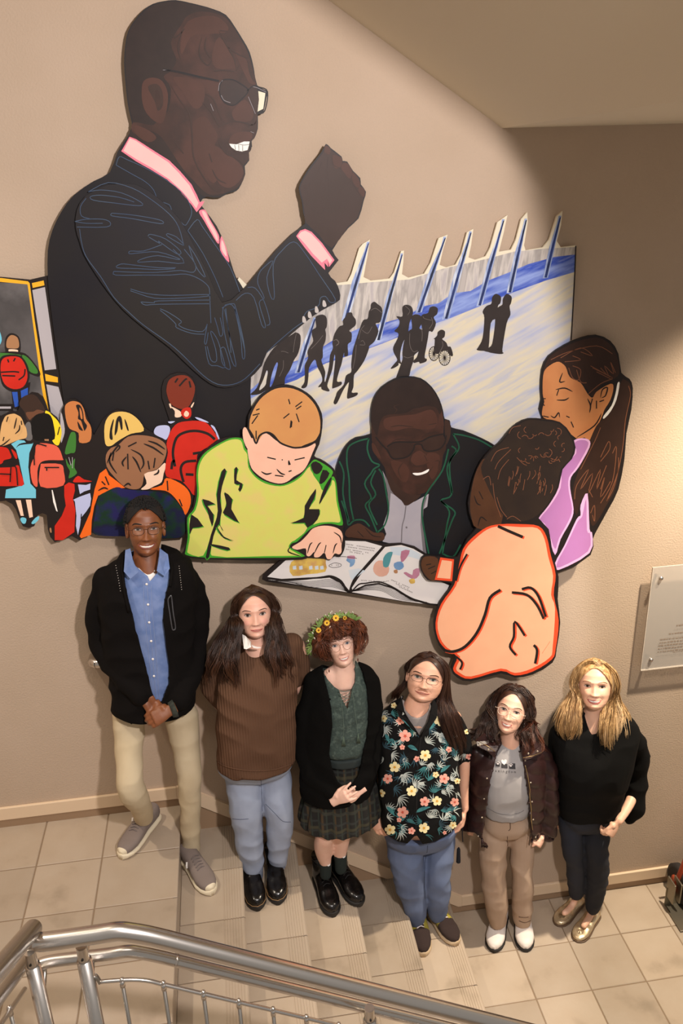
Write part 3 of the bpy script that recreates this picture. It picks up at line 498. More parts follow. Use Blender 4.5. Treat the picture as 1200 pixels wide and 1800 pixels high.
A([(250,600),(300,580),(320,740),(250,740)], gb); A([(600,470),(640,640),(620,740),(600,760)], lg)
A([(190,400),(220,330),(290,300),(350,310),(400,370),(440,440),(430,480),(300,560),(260,540),(240,470)], bw, name='painted_hair'); A([(255,480),(330,470),(370,450),(440,470),(400,490),(320,530),(290,550)], C1('umber', '#6b4632'), name='painted_skin')
A([(30,560),(60,510),(130,490),(165,500),(210,530),(240,600),(260,640),(262,725),(180,750),(60,800),(0,800),(0,700),(15,600)], blonde, name='painted_hair')
A([(445,480),(480,470),(510,500),(570,560),(600,620),(608,690),(580,800),(530,780),(500,700)], yel, name='painted_hair')
A([(310,570),(360,500),(440,485),(500,510),(530,600),(540,740),(440,755),(330,740)], C1('jet', '#15110f'), name='painted_hair'); A([(438,742),(482,742),(482,760),(442,758)], sk2, sm=0, name='painted_neck')
A([(110,790),(180,750),(240,755),(260,780),(330,780),(290,880),(280,1020),(300,1180),(355,1240),(355,1325),(50,1325),(60,1240),(150,1220),(240,1190),(190,960),(160,850)], cy, sm=0, name='painted_dress')
A([(160,830),(190,790),(260,775),(330,785),(200,800)], k_)
for a in ([(155,1345),(205,1345),(235,1500),(205,1500)], [(255,1340),(308,1340),(325,1510),(290,1520)]): A(a, pale, sm=0, name='painted_leg')
A([(200,1530),(225,1515),(260,1530),(250,1575),(220,1572)], cy, name='painted_shoe'); A([(310,1570),(350,1520),(385,1505),(380,1540),(335,1580)], cy, name='painted_shoe')
A([(-80,830),(60,825),(100,880),(110,930),(40,950),(15,985),(-80,990)], red, name='painted_backpack'); A([(-80,1040),(110,1020),(180,1000),(200,1060),(235,1190),(140,1205),(-80,1190)], red, name='painted_backpack'); A([(110,840),(160,880),(170,930),(150,930)], red)
A([(365,790),(500,790),(580,830),(620,930),(615,950),(480,950),(400,975),(370,1060),(370,1210),(320,1170),(300,1020),(345,900)], cor, name='painted_backpack'); A([(400,1010),(430,985),(600,990),(630,1060),(625,1200),(400,1210)], cor, name='painted_backpack')
A([(640,880),(690,700),(720,670),(750,700),(745,860),(700,880)], grn, name='painted_sleeve'); A([(650,930),(690,1000),(740,930),(735,1020),(760,1080),(680,1130),(690,1060),(660,1000)], grn, name='painted_sleeve')
A([(640,440),(660,390),(720,365),(790,385),(830,450),(850,540),(890,600),(905,670),(885,765),(785,775),(775,680),(690,640),(655,560)], gin, name='painted_hair')
A([(750,410),(790,405),(820,470),(830,560),(860,610),(835,660),(820,620),(800,560),(770,540),(775,480)], k_); A([(785,430),(808,470),(815,540),(796,530)], gin); A([(765,565),(800,620),(820,660),(780,640)], k_)
A([(720,1160),(770,1105),(830,1140),(910,1160),(770,1170)], red); A([(770,1190),(850,1195),(895,1180),(890,1240),(830,1260),(790,1285),(780,1240)], lil, sm=0, name='painted_sleeve'); A([(725,1340),(790,1310),(890,1275),(900,1330),(890,1400),(850,1460),(800,1520),(790,1600),(770,1690),(750,1600),(755,1500),(740,1360)], lil, sm=0, name='painted_jeans')
A([(635,1200),(680,1170),(735,1185),(740,1250),(720,1330),(745,1440),(735,1660),(620,1740),(540,1740),(540,1600),(610,1500),(650,1400),(635,1300)], red, sm=0, name='painted_trousers')
A([(510,1245),(520,1245),(545,1350),(570,1460),(555,1450),(525,1360)], wh, sm=0); A([(490,1625),(505,1620),(510,1665),(495,1660)], sk2)
A([(300,770),(345,735),(365,780),(430,830),(480,870),(400,880),(330,910),(290,925),(262,1000),(245,1100),(240,1200),(170,1225),(160,1210),(235,1040),(265,880)], ora, 'k', 0, 'painted_jumper')
A([(340,560),(335,430),(370,360),(430,335),(510,345),(580,400),(610,470),(520,490),(430,540),(380,575)], bry, 'k', name='painted_hair'); A([(370,520),(375,450),(395,390),(400,400),(388,470),(392,530)], k_, 'k'); A([(405,500),(415,400),(435,365),(455,380),(462,450),(450,460),(435,400),(425,470)], k_, 'k'); A([(475,385),(490,410),(505,465),(495,465),(480,420)], k_, 'k')
A([(345,640),(380,590),(430,570),(500,510),(600,500),(700,520),(760,560),(770,620),(745,690),(700,740),(620,770),(600,850),(560,880),(480,865),(400,790),(350,720)], br, 'k', name='painted_hair')
A([(620,770),(700,745),(755,695),(765,720),(750,770),(735,830),(680,860),(640,880),(590,880),(630,840)], pale, 'k', name='painted_face'); A([(615,770),(640,790),(655,820),(635,825),(620,800)], pale, 'k', name='painted_ear')
A([(655,880),(740,850),(770,800),(870,840),(930,900),(940,980),(905,1060),(880,1010),(820,930),(760,890)], ora, 'k', name='painted_jumper')
A([(258,1190),(265,1080),(290,940),(340,900),(420,865),(480,880),(600,890),(720,900),(800,930),(860,990),(900,1060),(905,1120),(890,1200),(800,1225),(500,1210),(380,1210)], nav, 'k', name='painted_shirt')
A([(800,300),(830,310),(875,340),(870,370),(830,372),(828,330)], pale, 'k', name='painted_neck'); A([(788,280),(800,280),(805,310),(795,305)], pale, 'k'); A([(955,275),(965,270),(950,305),(940,300)], pale, 'k')
A([(770,170),(790,110),(850,80),(920,85),(965,140),(968,200),(940,280),(900,315),(850,310),(800,280),(775,220)], mar, 'k', name='painted_hair'); A([(872,350),(885,315),(935,305),(945,350),(935,375),(905,385)], red, 'k', name='painted_band'); A([(892,350),(908,328),(928,345),(920,368),(900,368)], pale, 'k', name='painted_neck')
A([(682,470),(700,440),(740,430),(785,435),(795,470),(770,530),(740,520),(690,495)], lil, 'k', name='painted_sleeve'); A([(970,375),(1000,378),(1060,405),(1058,412),(1000,395)], lil, 'k'); A([(1080,430),(1110,445),(1145,530),(1130,530),(1115,480)], lil, 'k'); A([(780,405),(830,402),(800,418)], lil, 'k')
A([(770,560),(800,470),(850,415),(930,400),(1000,400),(1060,420),(1120,500),(1125,550),(1000,620),(985,700),(1000,900),(960,920),(930,880),(870,820),(770,790),(765,700),(780,620)], red, 'k', name='painted_backpack')
pn.step()
K = lambda l, wd=2.6, z='k', m=k_, tp=False: pn.lines(z, l, m, wd, taper=tp)
K([[(830,720),(815,620),(840,520),(900,480),(980,470),(1060,490),(1110,530)],[(805,740),(812,690),(830,680)],[(890,830),(870,740),(900,690),(980,680)],[(905,775),(960,778)],[(955,630),(1020,620)]], 4.6)
K([[(860,155),(900,110),(915,105)],[(930,120),(940,165)],[(830,130),(850,100)]], 3)
K([[(470,720),(460,690),(490,650)],[(497,630),(500,740)],[(520,600),(590,640),(610,700),(590,740)],[(530,650),(560,690),(590,760)],[(380,620),(370,690),(420,770)],[(400,620),(390,680)],[(500,580),(560,550)],[(610,560),(680,590),(750,640)],[(640,540),(700,560),(760,600)],[(640,680),(650,740)],[(690,660),(680,730)],[(350,700),(380,640),(430,575),(440,590),(410,620)],[(680,780),(710,765),(715,740)],[(470,860),(500,840),(520,855)]], 3.2, tp=True)
K([[(290,890),(330,870),(360,880)],[(315,825),(340,850)],[(340,790),(365,850)],[(775,820),(780,890)],[(860,950),(880,1000)]], 3, tp=True)
K([[(150,530),(130,600),(60,560)] and [(80,520),(65,570)],[(165,530),(150,600),(140,640)],[(195,600),(190,650),(150,690)],[(100,740),(40,790),(0,810)],[(40,720),(30,760)],[(210,560),(215,600)],[(590,620),(570,700)]], 2.4, 'j', tp=True)
K([[(440,1022),(585,1022)],[(462,1025),(462,1055)],[(130,1010),(160,1030),(175,1200)],[(40,960),(160,950),(190,950)],[(0,1085),(110,1090)],[(110,1000),(100,1165)],[(460,810),(345,800),(340,1000)]], 2.2, 'j')
K([[(680,920),(700,1000)],[(715,920),(715,1030)]], 1, 'j', lg)
K([[(840,1540),(800,1600)] and [(805,1480),(800,1530)]], 1.5, 'j')
pn.done()
# --- boy in yellow green
grl = C1('leaf_green', '#4aa52c', '#3f9a2e'); ygr = C1('yellow_green', '#d2cb68', ['#cfd066', '#d8c672']); bsk = C1('boy_skin', '#f0bfa4', '#edb79d'); bhr = C1('boy_hair', '#cf9458', '#cb8d55')
pn = Panel('boy_panel', 'painted boy in a yellow green top looking down and pointing at the open book', -.094,
  [(450,370),(455,300),(490,235),(530,180),(590,140),(650,122),(720,130),(800,170),(850,220),(885,290),(888,370),(870,470),(840,540),(880,560),(940,600),(970,650),(985,800),(1005,900),(1012,950),(1010,980),(1022,1040),(1015,1090),(990,1130),(960,1125),(930,1150),(900,1140),(850,1138),(800,1135),(770,1145),(560,1150),(380,1148),(80,1135),(75,1100),(95,1010),(90,900),(130,840),(150,700),(150,600),(180,530),(270,450),(350,425),(420,430),(418,380)], k_, z='d', smooth=2)
A = mkA('d')
gs = [(300,455),(360,432),(418,438),(435,490),(455,520),(462,600),(500,655),(560,690),(640,708),(700,690),(760,650),(810,590),(840,560),(870,570),(920,600),(950,630),(940,660),(955,660),(970,700),(980,800),(1000,890),(1005,945),(940,935),(880,940),(820,965),(780,1000),(740,1040),(710,1050),(700,1075),(765,1110),(770,1130),(560,1135),(230,1135),(95,1120),(88,1090),(100,1010),(98,900),(135,850),(155,760),(150,650),(165,570),(210,510)]
A(gs, grl, name='painted_hem'); 
A([(300,465),(360,442),(410,448),(428,500),(448,530),(455,605),(495,662),(555,700),(640,716),(705,698),(765,658),(815,600),(835,650),(870,700),(890,740),(930,690),(960,690),(970,800),(985,870),(992,925),(940,925),(870,930),(815,950),(800,960),(780,990),(730,1030),(705,1045),(692,1078),(750,1115),(750,1122),(560,1125),(240,1122),(240,1000),(190,1122),(105,1110),(100,1080),(112,1010),(108,905),(145,855),(165,765),(160,650),(175,575),(218,518)], ygr, name='painted_top')
for q in ([(300,625),(325,625),(300,720),(290,800),(300,860),(285,940),(310,980),(280,940),(250,1010),(225,1130),(205,1130),(235,1000),(260,930),(275,860),(270,760)], [(375,610),(392,612),(385,680),(420,700),(410,745),(395,735),(405,705),(372,700)], [(315,750),(360,790),(355,850),(400,930),(330,890),(305,870),(325,830),(320,790)], [(185,790),(260,820),(215,830),(250,880),(245,950),(225,900),(215,860)], [(120,880),(190,950),(130,960),(110,1000)], [(270,950),(310,1010),(370,1035),(310,1020),(280,980)], [(245,1055),(340,1075),(335,1092),(240,1065)], [(850,730),(840,790),(810,850),(870,850),(860,910),(800,960),(785,930),(700,932),(780,900),(785,830)], [(940,660),(935,700),(880,810),(870,810),(900,720)], [(820,590),(850,570),(890,600),(870,640),(840,640)], [(890,620),(930,640),(900,690),(870,700)]):
    A([(a+(6 if i % 2 else -5), b+5) for i, (a, b) in enumerate(q)], grl, sm=2); 
    A(q, k_, sm=2, name='painted_fold')
A([(422,385),(440,372),(470,430),(500,465),(490,510),(470,512),(445,490),(425,440)], bsk, name='painted_ear')
A([(450,470),(500,420),(560,405),(620,450),(700,485),(780,480),(848,465),(830,520),(800,590),(770,630),(720,660),(680,690),(630,700),(560,680),(500,640),(465,590)], bsk, name='painted_face')
A([(460,370),(470,300),(520,210),(590,155),(650,138),(720,145),(790,180),(845,240),(872,310),(875,380),(855,440),(780,475),(740,490),(690,480),(640,460),(600,415),(550,400),(520,440),(495,450),(470,410)], bhr, name='painted_hair')
A([(710,1072),(760,1040),(800,1000),(830,965),(880,948),(940,950),(990,970),(1008,1010),(1000,1060),(1000,1100),(985,1115),(960,1110),(940,1140),(915,1140),(900,1105),(870,1130),(840,1130),(840,1100),(815,1125),(795,1120),(790,1080),(740,1088)], bsk, name='painted_hand')
pn.step()
K = lambda l, wd=2.6, z='d', m=k_, tp=False: pn.lines(z, l, m, wd, taper=tp)
K([[(455,380),(480,420),(500,465),(520,420),(560,400),(600,415),(640,460),(700,485),(740,490),(800,480),(850,450),(880,400)]], 3.2)
K([[(690,205),(698,235)],[(730,250),(770,220)],[(735,265),(765,245)],[(660,318),(695,290)],[(735,290),(752,340)],[(705,330),(700,375)],[(710,335),(706,370)],[(500,270),(520,262)],[(480,300),(520,290)],[(475,350),(510,300)],[(500,390),(500,440)],[(565,546),(615,558)],[(725,562),(785,548)],[(690,565),(700,590)],[(690,572),(692,592)],[(620,615),(645,640),(670,648)],[(530,630),(560,645),(592,638)],[(610,652),(660,658)],[(690,630),(708,624)],[(650,560),(656,562)]], 2.8, tp=True)
K([[(955,985),(990,1010),(1000,1050)],[(800,1110),(815,1060),(830,1045)],[(840,1110),(865,1060),(880,1045)],[(900,1105),(910,1060)],[(950,1110),(962,1065),(975,1050)],[(700,1070),(690,1100),(760,1125)]], 2.2, tp=True)
pn.done()
# --- seated man in green edged jacket
jb = C1('jacket_black', '#1b1819', '#17181d'); jg = C1('jacket_green', '#1d4a35', '#235840'); sg = C1('shirt_grey', '#a39ea6', '#aaa4aa'); sgd = C1('shirt_shade', '#6f6a6d')
pn = Panel('seated_man_panel', 'painted seated man with glasses and a green edged black jacket, smiling, centre of the mural', -.064,
  [(270,300),(290,220),(340,150),(430,95),(510,82),(600,95),(670,150),(720,230),(745,310),(755,362),(790,375),(800,420),(880,440),(1000,490),(1090,540),(1150,600),(1160,800),(1120,1200),(850,1310),(700,1300),(600,1250),(400,1185),(200,1170),(90,1160),(60,1100),(30,900),(30,740),(60,620),(110,530),(170,485),(270,462),(268,380)], jb, z='e', smooth=2)
A = mkA('e')
A([(345,700),(380,780),(410,850),(500,925),(560,905),(650,855),(640,940),(610,960),(600,1050),(630,1250),(540,1215),(345,1170),(370,1120),(350,1060),(385,960),(385,860)], sg, sm=0, name='painted_shirt')
A([(610,900),(640,870),(615,960),(610,1060),(635,1250),(612,1240),(595,1060),(600,960)], sgd, sm=0); A([(355,720),(400,810),(440,870),(400,850),(385,1000),(360,1070),(380,960),(380,860)], sgd, sm=0)
A([(360,680),(420,740),(460,800),(560,860),(600,860),(560,900),(500,935),(470,900),(400,830)], skd, name='painted_neck')
A([(272,300),(292,222),(345,155),(430,102),(510,90),(595,102),(662,155),(712,232),(738,312),(750,400),(745,480),(765,520),(760,570),(745,600),(730,700),(690,790),(620,850),(540,860),(470,830),(400,740),(330,640),(300,600),(275,500),(272,400)], skin, 2, 'painted_face')
A([(272,300),(292,222),(345,155),(430,102),(510,90),(595,102),(662,155),(712,232),(735,300),(720,330),(700,290),(640,275),(560,300),(510,325),(430,330),(360,340),(330,380),(310,470),(290,440),(275,400)], skh, 3, 'painted_hair')
A([(755,370),(785,380),(795,420),(790,480),(765,530),(755,450)], skd, name='painted_ear'); A([(275,520),(300,540),(335,620),(310,610),(280,570)], skl, name='painted_ear')
for q in ([(360,360),(460,340),(560,330),(660,300),(700,340),(690,420),(600,430),(520,420),(420,440),(360,420)], [(400,640),(480,650),(520,700),(500,780),(440,740)], [(640,590),(720,600),(710,700),(670,760),(640,680)], [(540,600),(590,570),(640,610),(650,650),(560,670),(530,640)]): A(q, skl, name='painted_highlight')
A([(370,560),(430,520),(540,520),(555,560),(520,610),(430,625),(390,600)], C1('lens_dark2', '#33221c', '#3c2a22'), name='painted_lens'); A([(600,520),(660,485),(740,470),(755,510),(720,560),(640,575),(610,550)], C1('lens_dark2', '#2a1c18'), name='painted_lens')
pn.step()
K = lambda l, wd=2.6, z='e', m=k_, tp=False: pn.lines(z, l, m, wd, taper=tp)
K([[(300,480),(340,530),(380,570),(400,610),(430,625),(510,610),(550,560),(560,530),(600,530),(615,560),(650,575),(720,560),(755,520),(765,470)],[(375,545),(430,515),(545,515),(600,510),(660,480),(750,460)]], 2.6)
K([[(395,530),(430,500),(490,495),(540,510)],[(600,490),(650,455),(720,450)],[(400,415),(460,405),(550,415)],[(650,400),(700,390)],[(420,330),(440,300),(420,280),(470,260)],[(420,330),(500,325),(560,295),(640,290),(690,285),(710,330),(710,400)],[(530,640),(560,670),(600,670),(650,650)],[(620,600),(640,640)],[(480,650),(450,700),(470,760)],[(560,560),(530,620),(530,660)],[(530,690),(545,730),(600,745),(660,700),(680,670)],[(550,790),(590,800),(640,780)],[(690,640),(720,640),(710,690)],[(540,700),(600,700),(650,685)]], 1.7, m=skd, tp=True)
A([(545,718),(600,715),(650,692),(640,715),(590,732),(560,732)], wh, name='painted_teeth')
A([(110,1090),(180,1050),(230,1070),(290,1110),(345,1110),(360,1140),(340,1165),(250,1160),(110,1140)], C1('hand_brown', '#4b3023'), name='painted_hand'); pn.step(); K([[(180,1100),(220,1140)],[(230,1080),(280,1130),(340,1140)]], 1.6, tp=True)
K([[(255,490),(180,510),(120,550),(110,640),(125,760),(130,900),(155,1030)],[(255,490),(245,560),(275,640),(325,665),(290,690),(270,720),(228,790),(270,880),(232,930),(265,1000),(310,1110)],[(320,690),(350,740),(370,850),(385,960),(360,1060),(310,1110)],[(300,700),(268,780),(300,860),(255,930),(310,1060)],[(60,640),(90,720),(85,860),(125,1040)],[(75,900),(110,1000),(120,1060),(160,1030),(220,1030),(260,1070)],[(810,460),(850,550),(800,620),(770,700),(800,860),(730,900),(820,970),(800,1040),(720,1250)],[(800,540),(830,570),(790,640),(790,740),(805,850)],[(810,460),(880,470),(980,500),(1070,550)],[(780,560),(740,700),(650,830),(610,920),(610,1040),(650,1250)],[(730,900),(785,970),(770,1060),(740,1250)],[(860,1190),(810,1270),(740,1250)]], 2.8, m=jg)
K([[(500,930),(490,1010),(475,1070),(470,1175)]], 1.6, m=sgd); A([(497,1075),(504,1070),(510,1078),(503,1084)], sgd, name='painted_button')
pn.done()
# --- girl with ponytail
gsk = C1('girl_skin', '#c07a4a', '#c98552'); ghr = C1('girl_hair', '#3a261d', '#33211a'); gln = C1('hair_line', '#7d4f38'); lav = C1('lavender', '#b87db6', '#b579b0'); lavl = C1('lavender_edge', '#e2b0d8')
pn = Panel('ponytail_girl_panel', 'painted girl in a lavender top with a long dark brown ponytail', -.052,
  [(598,300),(605,200),(640,130),(720,75),(800,40),(880,25),(950,55),(990,120),(1005,215),(1045,245),(1062,290),(1055,400),(1030,520),(1020,650),(990,800),(940,900),(885,1000),(862,1050),(850,1130),(680,1222),(600,1100),(560,960),(600,500),(605,440),(592,400),(602,350)], k_, z='f', smooth=2)
A = mkA('f')
K = lambda l, wd=2.6, z='f', m=k_, tp=False: pn.lines(z, l, m, wd, taper=tp)
A([(610,320),(612,230),(630,190),(680,160),(710,170),(740,200),(750,240),(800,265),(835,320),(860,340),(880,310),(950,270),(965,290),(950,350),(920,400),(905,440),(850,550),(820,540),(780,545),(700,480),(615,440),(608,400),(618,360)], gsk, name='painted_face')
A([(612,215),(640,140),(720,85),(800,52),(880,38),(940,65),(980,125),(995,215),(960,250),(900,280),(860,335),(835,300),(800,262),(745,235),(725,185),(690,158),(640,175)], ghr, name='painted_hair')
A([(1020,250),(1048,270),(1052,330),(1030,450),(1010,600),(980,780),(930,880),(870,980),(850,960),(840,860),(830,820),(800,860),(780,930),(760,860),(765,780),(800,680),(840,570),(880,480),(920,440),(970,350),(1005,255)], ghr, name='painted_ponytail')
A([(985,268),(996,268),(980,350),(950,410),(918,445),(915,432),(955,380),(975,320)], wh, name='painted_hairband')
A([(760,565),(790,545),(840,550),(845,590),(790,690),(752,740),(748,800),(765,900),(750,960),(700,1050),(672,1130),(640,1040),(610,975),(582,955),(640,880),(690,790),(700,690),(770,620)], lavl, name='painted_top_edge'); A([(768,572),(795,553),(832,558),(835,588),(780,688),(742,740),(740,805),(757,898),(740,958),(692,1045),(672,1100),(645,1030),(620,972),(595,950),(650,880),(700,792),(710,692),(778,620)], lav, name='painted_top')
A([(835,820),(845,1000),(858,1020),(845,1120),(690,1205),(672,1170),(720,1080),(780,950),(800,930),(800,880)], lavl, name='painted_top_edge'); A([(828,850),(832,1005),(848,1025),(836,1112),(695,1192),(684,1165),(728,1082),(785,962),(808,935)], lav, name='painted_top')
pn.step()
K([[(710,215),(695,260),(722,258)],[(675,300),(720,292),(760,310)],[(680,330),(690,300)],[(680,352),(720,352),(742,340)],[(612,345),(625,345)],[(610,372),(620,380)],[(612,432),(640,438)],[(650,430),(670,440),(690,415),(695,440)],[(728,432),(745,440)],[(752,460),(765,490)],[(835,345),(850,380),(845,415)],[(860,345),(850,380)],[(880,355),(880,395)],[(905,420),(870,480),(780,540)],[(900,340),(910,300),(935,290),(925,330),(905,340)],[(895,360),(918,352)]], 2.4, tp=True)
K([[(650,150),(740,110),(880,80),(960,120)],[(700,140),(800,90),(860,130),(800,110)],[(720,160),(800,150),(760,130)],[(740,190),(760,240),(790,250),(800,200),(760,180)],[(780,200),(800,260),(830,265)],[(850,180),(960,240),(860,190)],[(880,210),(950,245)],[(900,190),(940,230),(920,180),(965,220),(950,160),(975,215)],[(840,320),(900,270),(960,245)],[(1040,280),(1050,330),(1025,450),(1010,600),(970,780),(930,860)],[(900,640),(940,560),(945,600),(900,660)],[(960,620),(980,590),(960,760),(900,870)],[(770,850),(780,780),(840,700),(800,800),(860,720),(840,820),(900,700),(880,800),(930,680)],[(990,640),(985,720),(930,860)],[(850,920),(870,880),(870,960),(860,930)],[(800,700),(870,560),(900,490)],[(860,840),(840,800)],[(900,800),(920,740),(900,840),(950,760)]], 1.3, m=gln)
pn.done()
# --- child in peach top
pch = C1('peach', '#f4b58e', '#f1b08a'); pce = C1('vermilion', '#e8502c'); chr_ = C1('curly_hair', '#2c221d', '#33271f'); csk = C1('child_skin', '#4a2e1e', '#553622')
pn = Panel('curly_child_panel', 'painted child with curly dark hair and a peach top, seen from behind', -.108,
  [(235,870),(250,800),(265,740),(300,660),(350,600),(400,560),(440,510),(480,470),(540,445),(620,450),(700,465),(750,520),(775,590),(755,650),(710,700),(690,790),(640,880),(590,945),(640,1000),(660,1130),(690,1240),(685,1350),(698,1470),(680,1600),(660,1670),(560,1730),(470,1745),(400,1725),(250,1765),(180,1745),(150,1700),(175,1625),(110,1610),(75,1550),(62,1470),(90,1370),(150,1290),(145,1270),(70,1262),(30,1255),(0,1210),(-5,1165),(20,1130),(95,1140),(180,1140),(230,1050),(280,990),(250,950)], k_, z='f', smooth=2)
A = mkA('f')
K = lambda l, wd=2.6, z='f', m=k_, tp=False: pn.lines(z, l, m, wd, taper=tp)
A([(245,870),(255,790),(280,700),(330,640),(420,700),(400,980),(280,995),(252,940)], csk, name='painted_skin'); A([(0,1170),(20,1138),(85,1150),(75,1250),(45,1255),(10,1215)], csk, name='painted_hand')
A([(300,690),(350,608),(400,568),(445,515),(485,478),(540,452),(620,458),(695,472),(742,525),(765,590),(745,650),(700,700),(680,790),(630,880),(560,945),(480,962),(410,930),(370,860),(330,780)], chr_, name='painted_curls')
A([(248,880),(262,810),(290,785),(318,800),(325,850),(300,900),(270,905)], csk, name='painted_ear')
A([(96,1142),(165,1152),(155,1262),(68,1255)], pce, sm=0, name='painted_cuff_edge'); A([(104,1155),(155,1162),(146,1250),(80,1244)], pch, sm=0, name='painted_cuff')
A([(330,990),(400,975),(500,975),(590,985),(630,1040),(650,1130),(675,1230),(665,1330),(690,1460),(675,1600),(655,1655),(560,1715),(470,1735),(400,1712),(250,1752),(185,1732),(160,1700),(180,1640),(120,1600),(85,1550),(72,1470),(100,1375),(165,1280),(190,1180),(210,1100),(260,1040)], pce, name='painted_top_edge')
A([(335,1000),(400,985),(500,990),(582,995),(618,1048),(638,1140),(662,1235),(652,1330),(672,1400),(660,1590),(645,1645),(555,1700),(470,1722),(400,1700),(250,1740),(195,1722),(175,1698),(195,1640),(130,1595),(95,1545),(82,1470),(110,1380),(175,1285),(200,1190),(222,1105),(270,1050)], pch, name='painted_top')
pn.step()
for q, wv in (([(398,1305),(345,1345),(320,1430),(280,1520),(220,1590),(160,1615),(115,1608)], 5), ([(455,1318),(530,1330),(580,1380),(615,1450)], 5), ([(505,1302),(550,1295),(590,1340),(625,1440)], 5), ([(230,1125),(195,1190),(175,1260)], 3.2), ([(385,985),(440,1010),(510,1040)], 5), ([(520,1535),(470,1465),(465,1540),(445,1590),(475,1632)], 4.5), ([(565,1582),(582,1610),(572,1675)], 4.5), ([(175,1640),(205,1670),(195,1705)], 3.5), ([(600,1620),(640,1560)], .5)):
    K([[(a+7, b+4) for a, b in q]], wv, m=pce); 
pn.step()
for q, wv in (([(398,1305),(345,1345),(320,1430),(280,1520),(220,1590),(160,1615),(115,1608)], 5), ([(455,1318),(530,1330),(580,1380),(615,1450)], 4.5), ([(505,1302),(550,1295),(590,1340),(625,1440)], 4.5), ([(230,1125),(195,1190),(175,1260)], 3.2), ([(385,985),(440,1010),(510,1040)], 5), ([(520,1535),(470,1465),(465,1540),(445,1590),(475,1632)], 4), ([(565,1582),(582,1610),(572,1675)], 4.5), ([(175,1640),(205,1670),(195,1705)], 3.5)):
    K([q], wv)
rr2 = random.Random(5)
cl = []
for i in range(30):
    x, y = rr2.uniform(500, 720), rr2.uniform(490, 660); a0 = rr2.uniform(0, 6.28); r_ = rr2.uniform(10, 20)
    cl.append([(x+r_*math.cos(a0+t*.8), y+r_*math.sin(a0+t*.8)) for t in range(4)])
for i in range(22):
    x, y = rr2.uniform(440, 660), rr2.uniform(680, 780); cl.append([(x, y), (x+rr2.uniform(-6,6), y+20), (x+rr2.uniform(-14,-4), y+rr2.uniform(35, 60))])
cl += [[(310,750),(340,735),(350,780)],[(360,770),(370,850),(400,940)],[(380,840),(400,900),(430,940)],[(430,950),(460,935),(500,960)],[(350,660),(380,610),(440,590)],[(385,750),(400,700),(440,650)],[(370,700),(390,660),(450,600)],[(480,640),(510,670),(530,680)],[(440,520),(460,490),(500,480)]]
K(cl, 1.1, m=gln)
K([[(265,830),(280,870),(300,880)],[(290,810),(310,850)],[(25,1180),(50,1175)],[(35,1200),(70,1185)],[(50,1225),(75,1210)],[(285,985),(300,940),(330,960)]], 2, tp=True)
for i in range(26):
    a = i/25*math.pi; 
pn.done()
# --- open book
pap = C1('paper', '#d8d2d0', '#dcd7d2'); pap2 = C1('paper_wash', '#b9c9d4', '#cfd3d6')
pn = Panel('open_book_panel', 'painted open picture book with black edges below the boy and the seated man', -.080,
  [(35,395),(40,370),(140,285),(270,275),(420,160),(560,155),(680,170),(750,190),(850,185),(930,205),(1000,250),(1060,265),(1165,270),(1150,420),(1140,450),(1090,548),(880,528),(540,475),(60,408)], k_, z='l', smooth=0)
A_ = mkA('l'); A = lambda p, m, *a, sm=0, **k: A_(p, m, sm, *a, **k)
K = lambda l, wd=2.6, z='l', m=k_, tp=False: pn.lines(z, l, m, wd, taper=tp)
A([(65,380),(165,290),(280,200),(420,175),(520,168),(640,172),(738,200),(690,260),(620,340),(570,400),(545,460),(500,405),(440,375),(380,380),(270,385),(150,392)], pap, name='painted_page')
A([(755,205),(850,193),(920,215),(980,250),(1000,330),(1040,390),(1130,430),(1080,540),(1020,535),(900,500),(800,440),(720,415),(640,425),(565,460),(560,445),(610,370),(700,270)], pap, name='painted_page')
A([(70,396),(150,402),(270,395),(380,390),(430,385),(490,415),(535,470),(300,435)], pap, name='painted_page_edge'); A([(560,470),(640,435),(720,425),(800,450),(900,512),(1000,540),(1060,546),(860,522)], pap, name='painted_page_edge')
A([(540,340),(600,330),(640,345),(560,400),(550,380)], pap2); A([(780,205),(880,205),(960,245),(960,280),(900,262),(800,250)], pap2)
byl = C1('book_yellow', '#c9a24a', ['#b98f50', '#d9b85a', '#c79a62']); bbl = C1('book_blue', '#5d83ad', '#7f9fc0'); bpk = C1('book_rose', '#a5677d', '#b98397'); bpe = C1('book_peach', '#d9ab95', '#cf9f8c'); btl = C1('book_teal', '#4f8c92')
A([(195,320),(240,270),(390,262),(408,300),(405,350),(300,365),(215,375)], byl, sm=2, name='painted_bus')
for x in (225, 262, 320, 355, 385): A([(x-11,318),(x+9,314),(x+11,336),(x-9,338)], pap2, name='painted_bus_window')
A([(550,300),(528,285),(540,262),(565,258),(580,280),(572,310),(548,322)], bbl, sm=2); A([(535,258),(575,256),(578,275),(538,272)], bpk, sm=2)
A([(690,310),(715,285),(755,290),(780,330),(765,370),(720,378),(688,350)], bpe, sm=2, name='painted_ball'); A([(745,270),(770,238),(800,235),(790,270),(775,320),(745,320)], btl, sm=2, name='painted_figure'); A([(850,230),(900,225),(880,270),(850,295)], bpk, sm=2); A([(808,300),(850,290),(866,320),(840,340),(812,330)], bbl, sm=2); A([(806,342),(826,338),(828,358),(810,358)], sk2, sm=2)
A([(920,340),(955,330),(955,370),(920,395),(865,360),(880,352),(915,370)], bpk, sm=2, name='painted_figure'); A([(895,398),(925,390),(930,415),(905,420)], byl, sm=2)
pn.step()
K([[(65,385),(150,400),(270,395),(380,382),(440,375),(500,405),(545,470),(600,425),(640,418),(720,410),(800,440),(900,500),(1000,538),(1080,545)],[(545,470),(570,400),(620,340),(690,260),(750,195)]], 2.4)
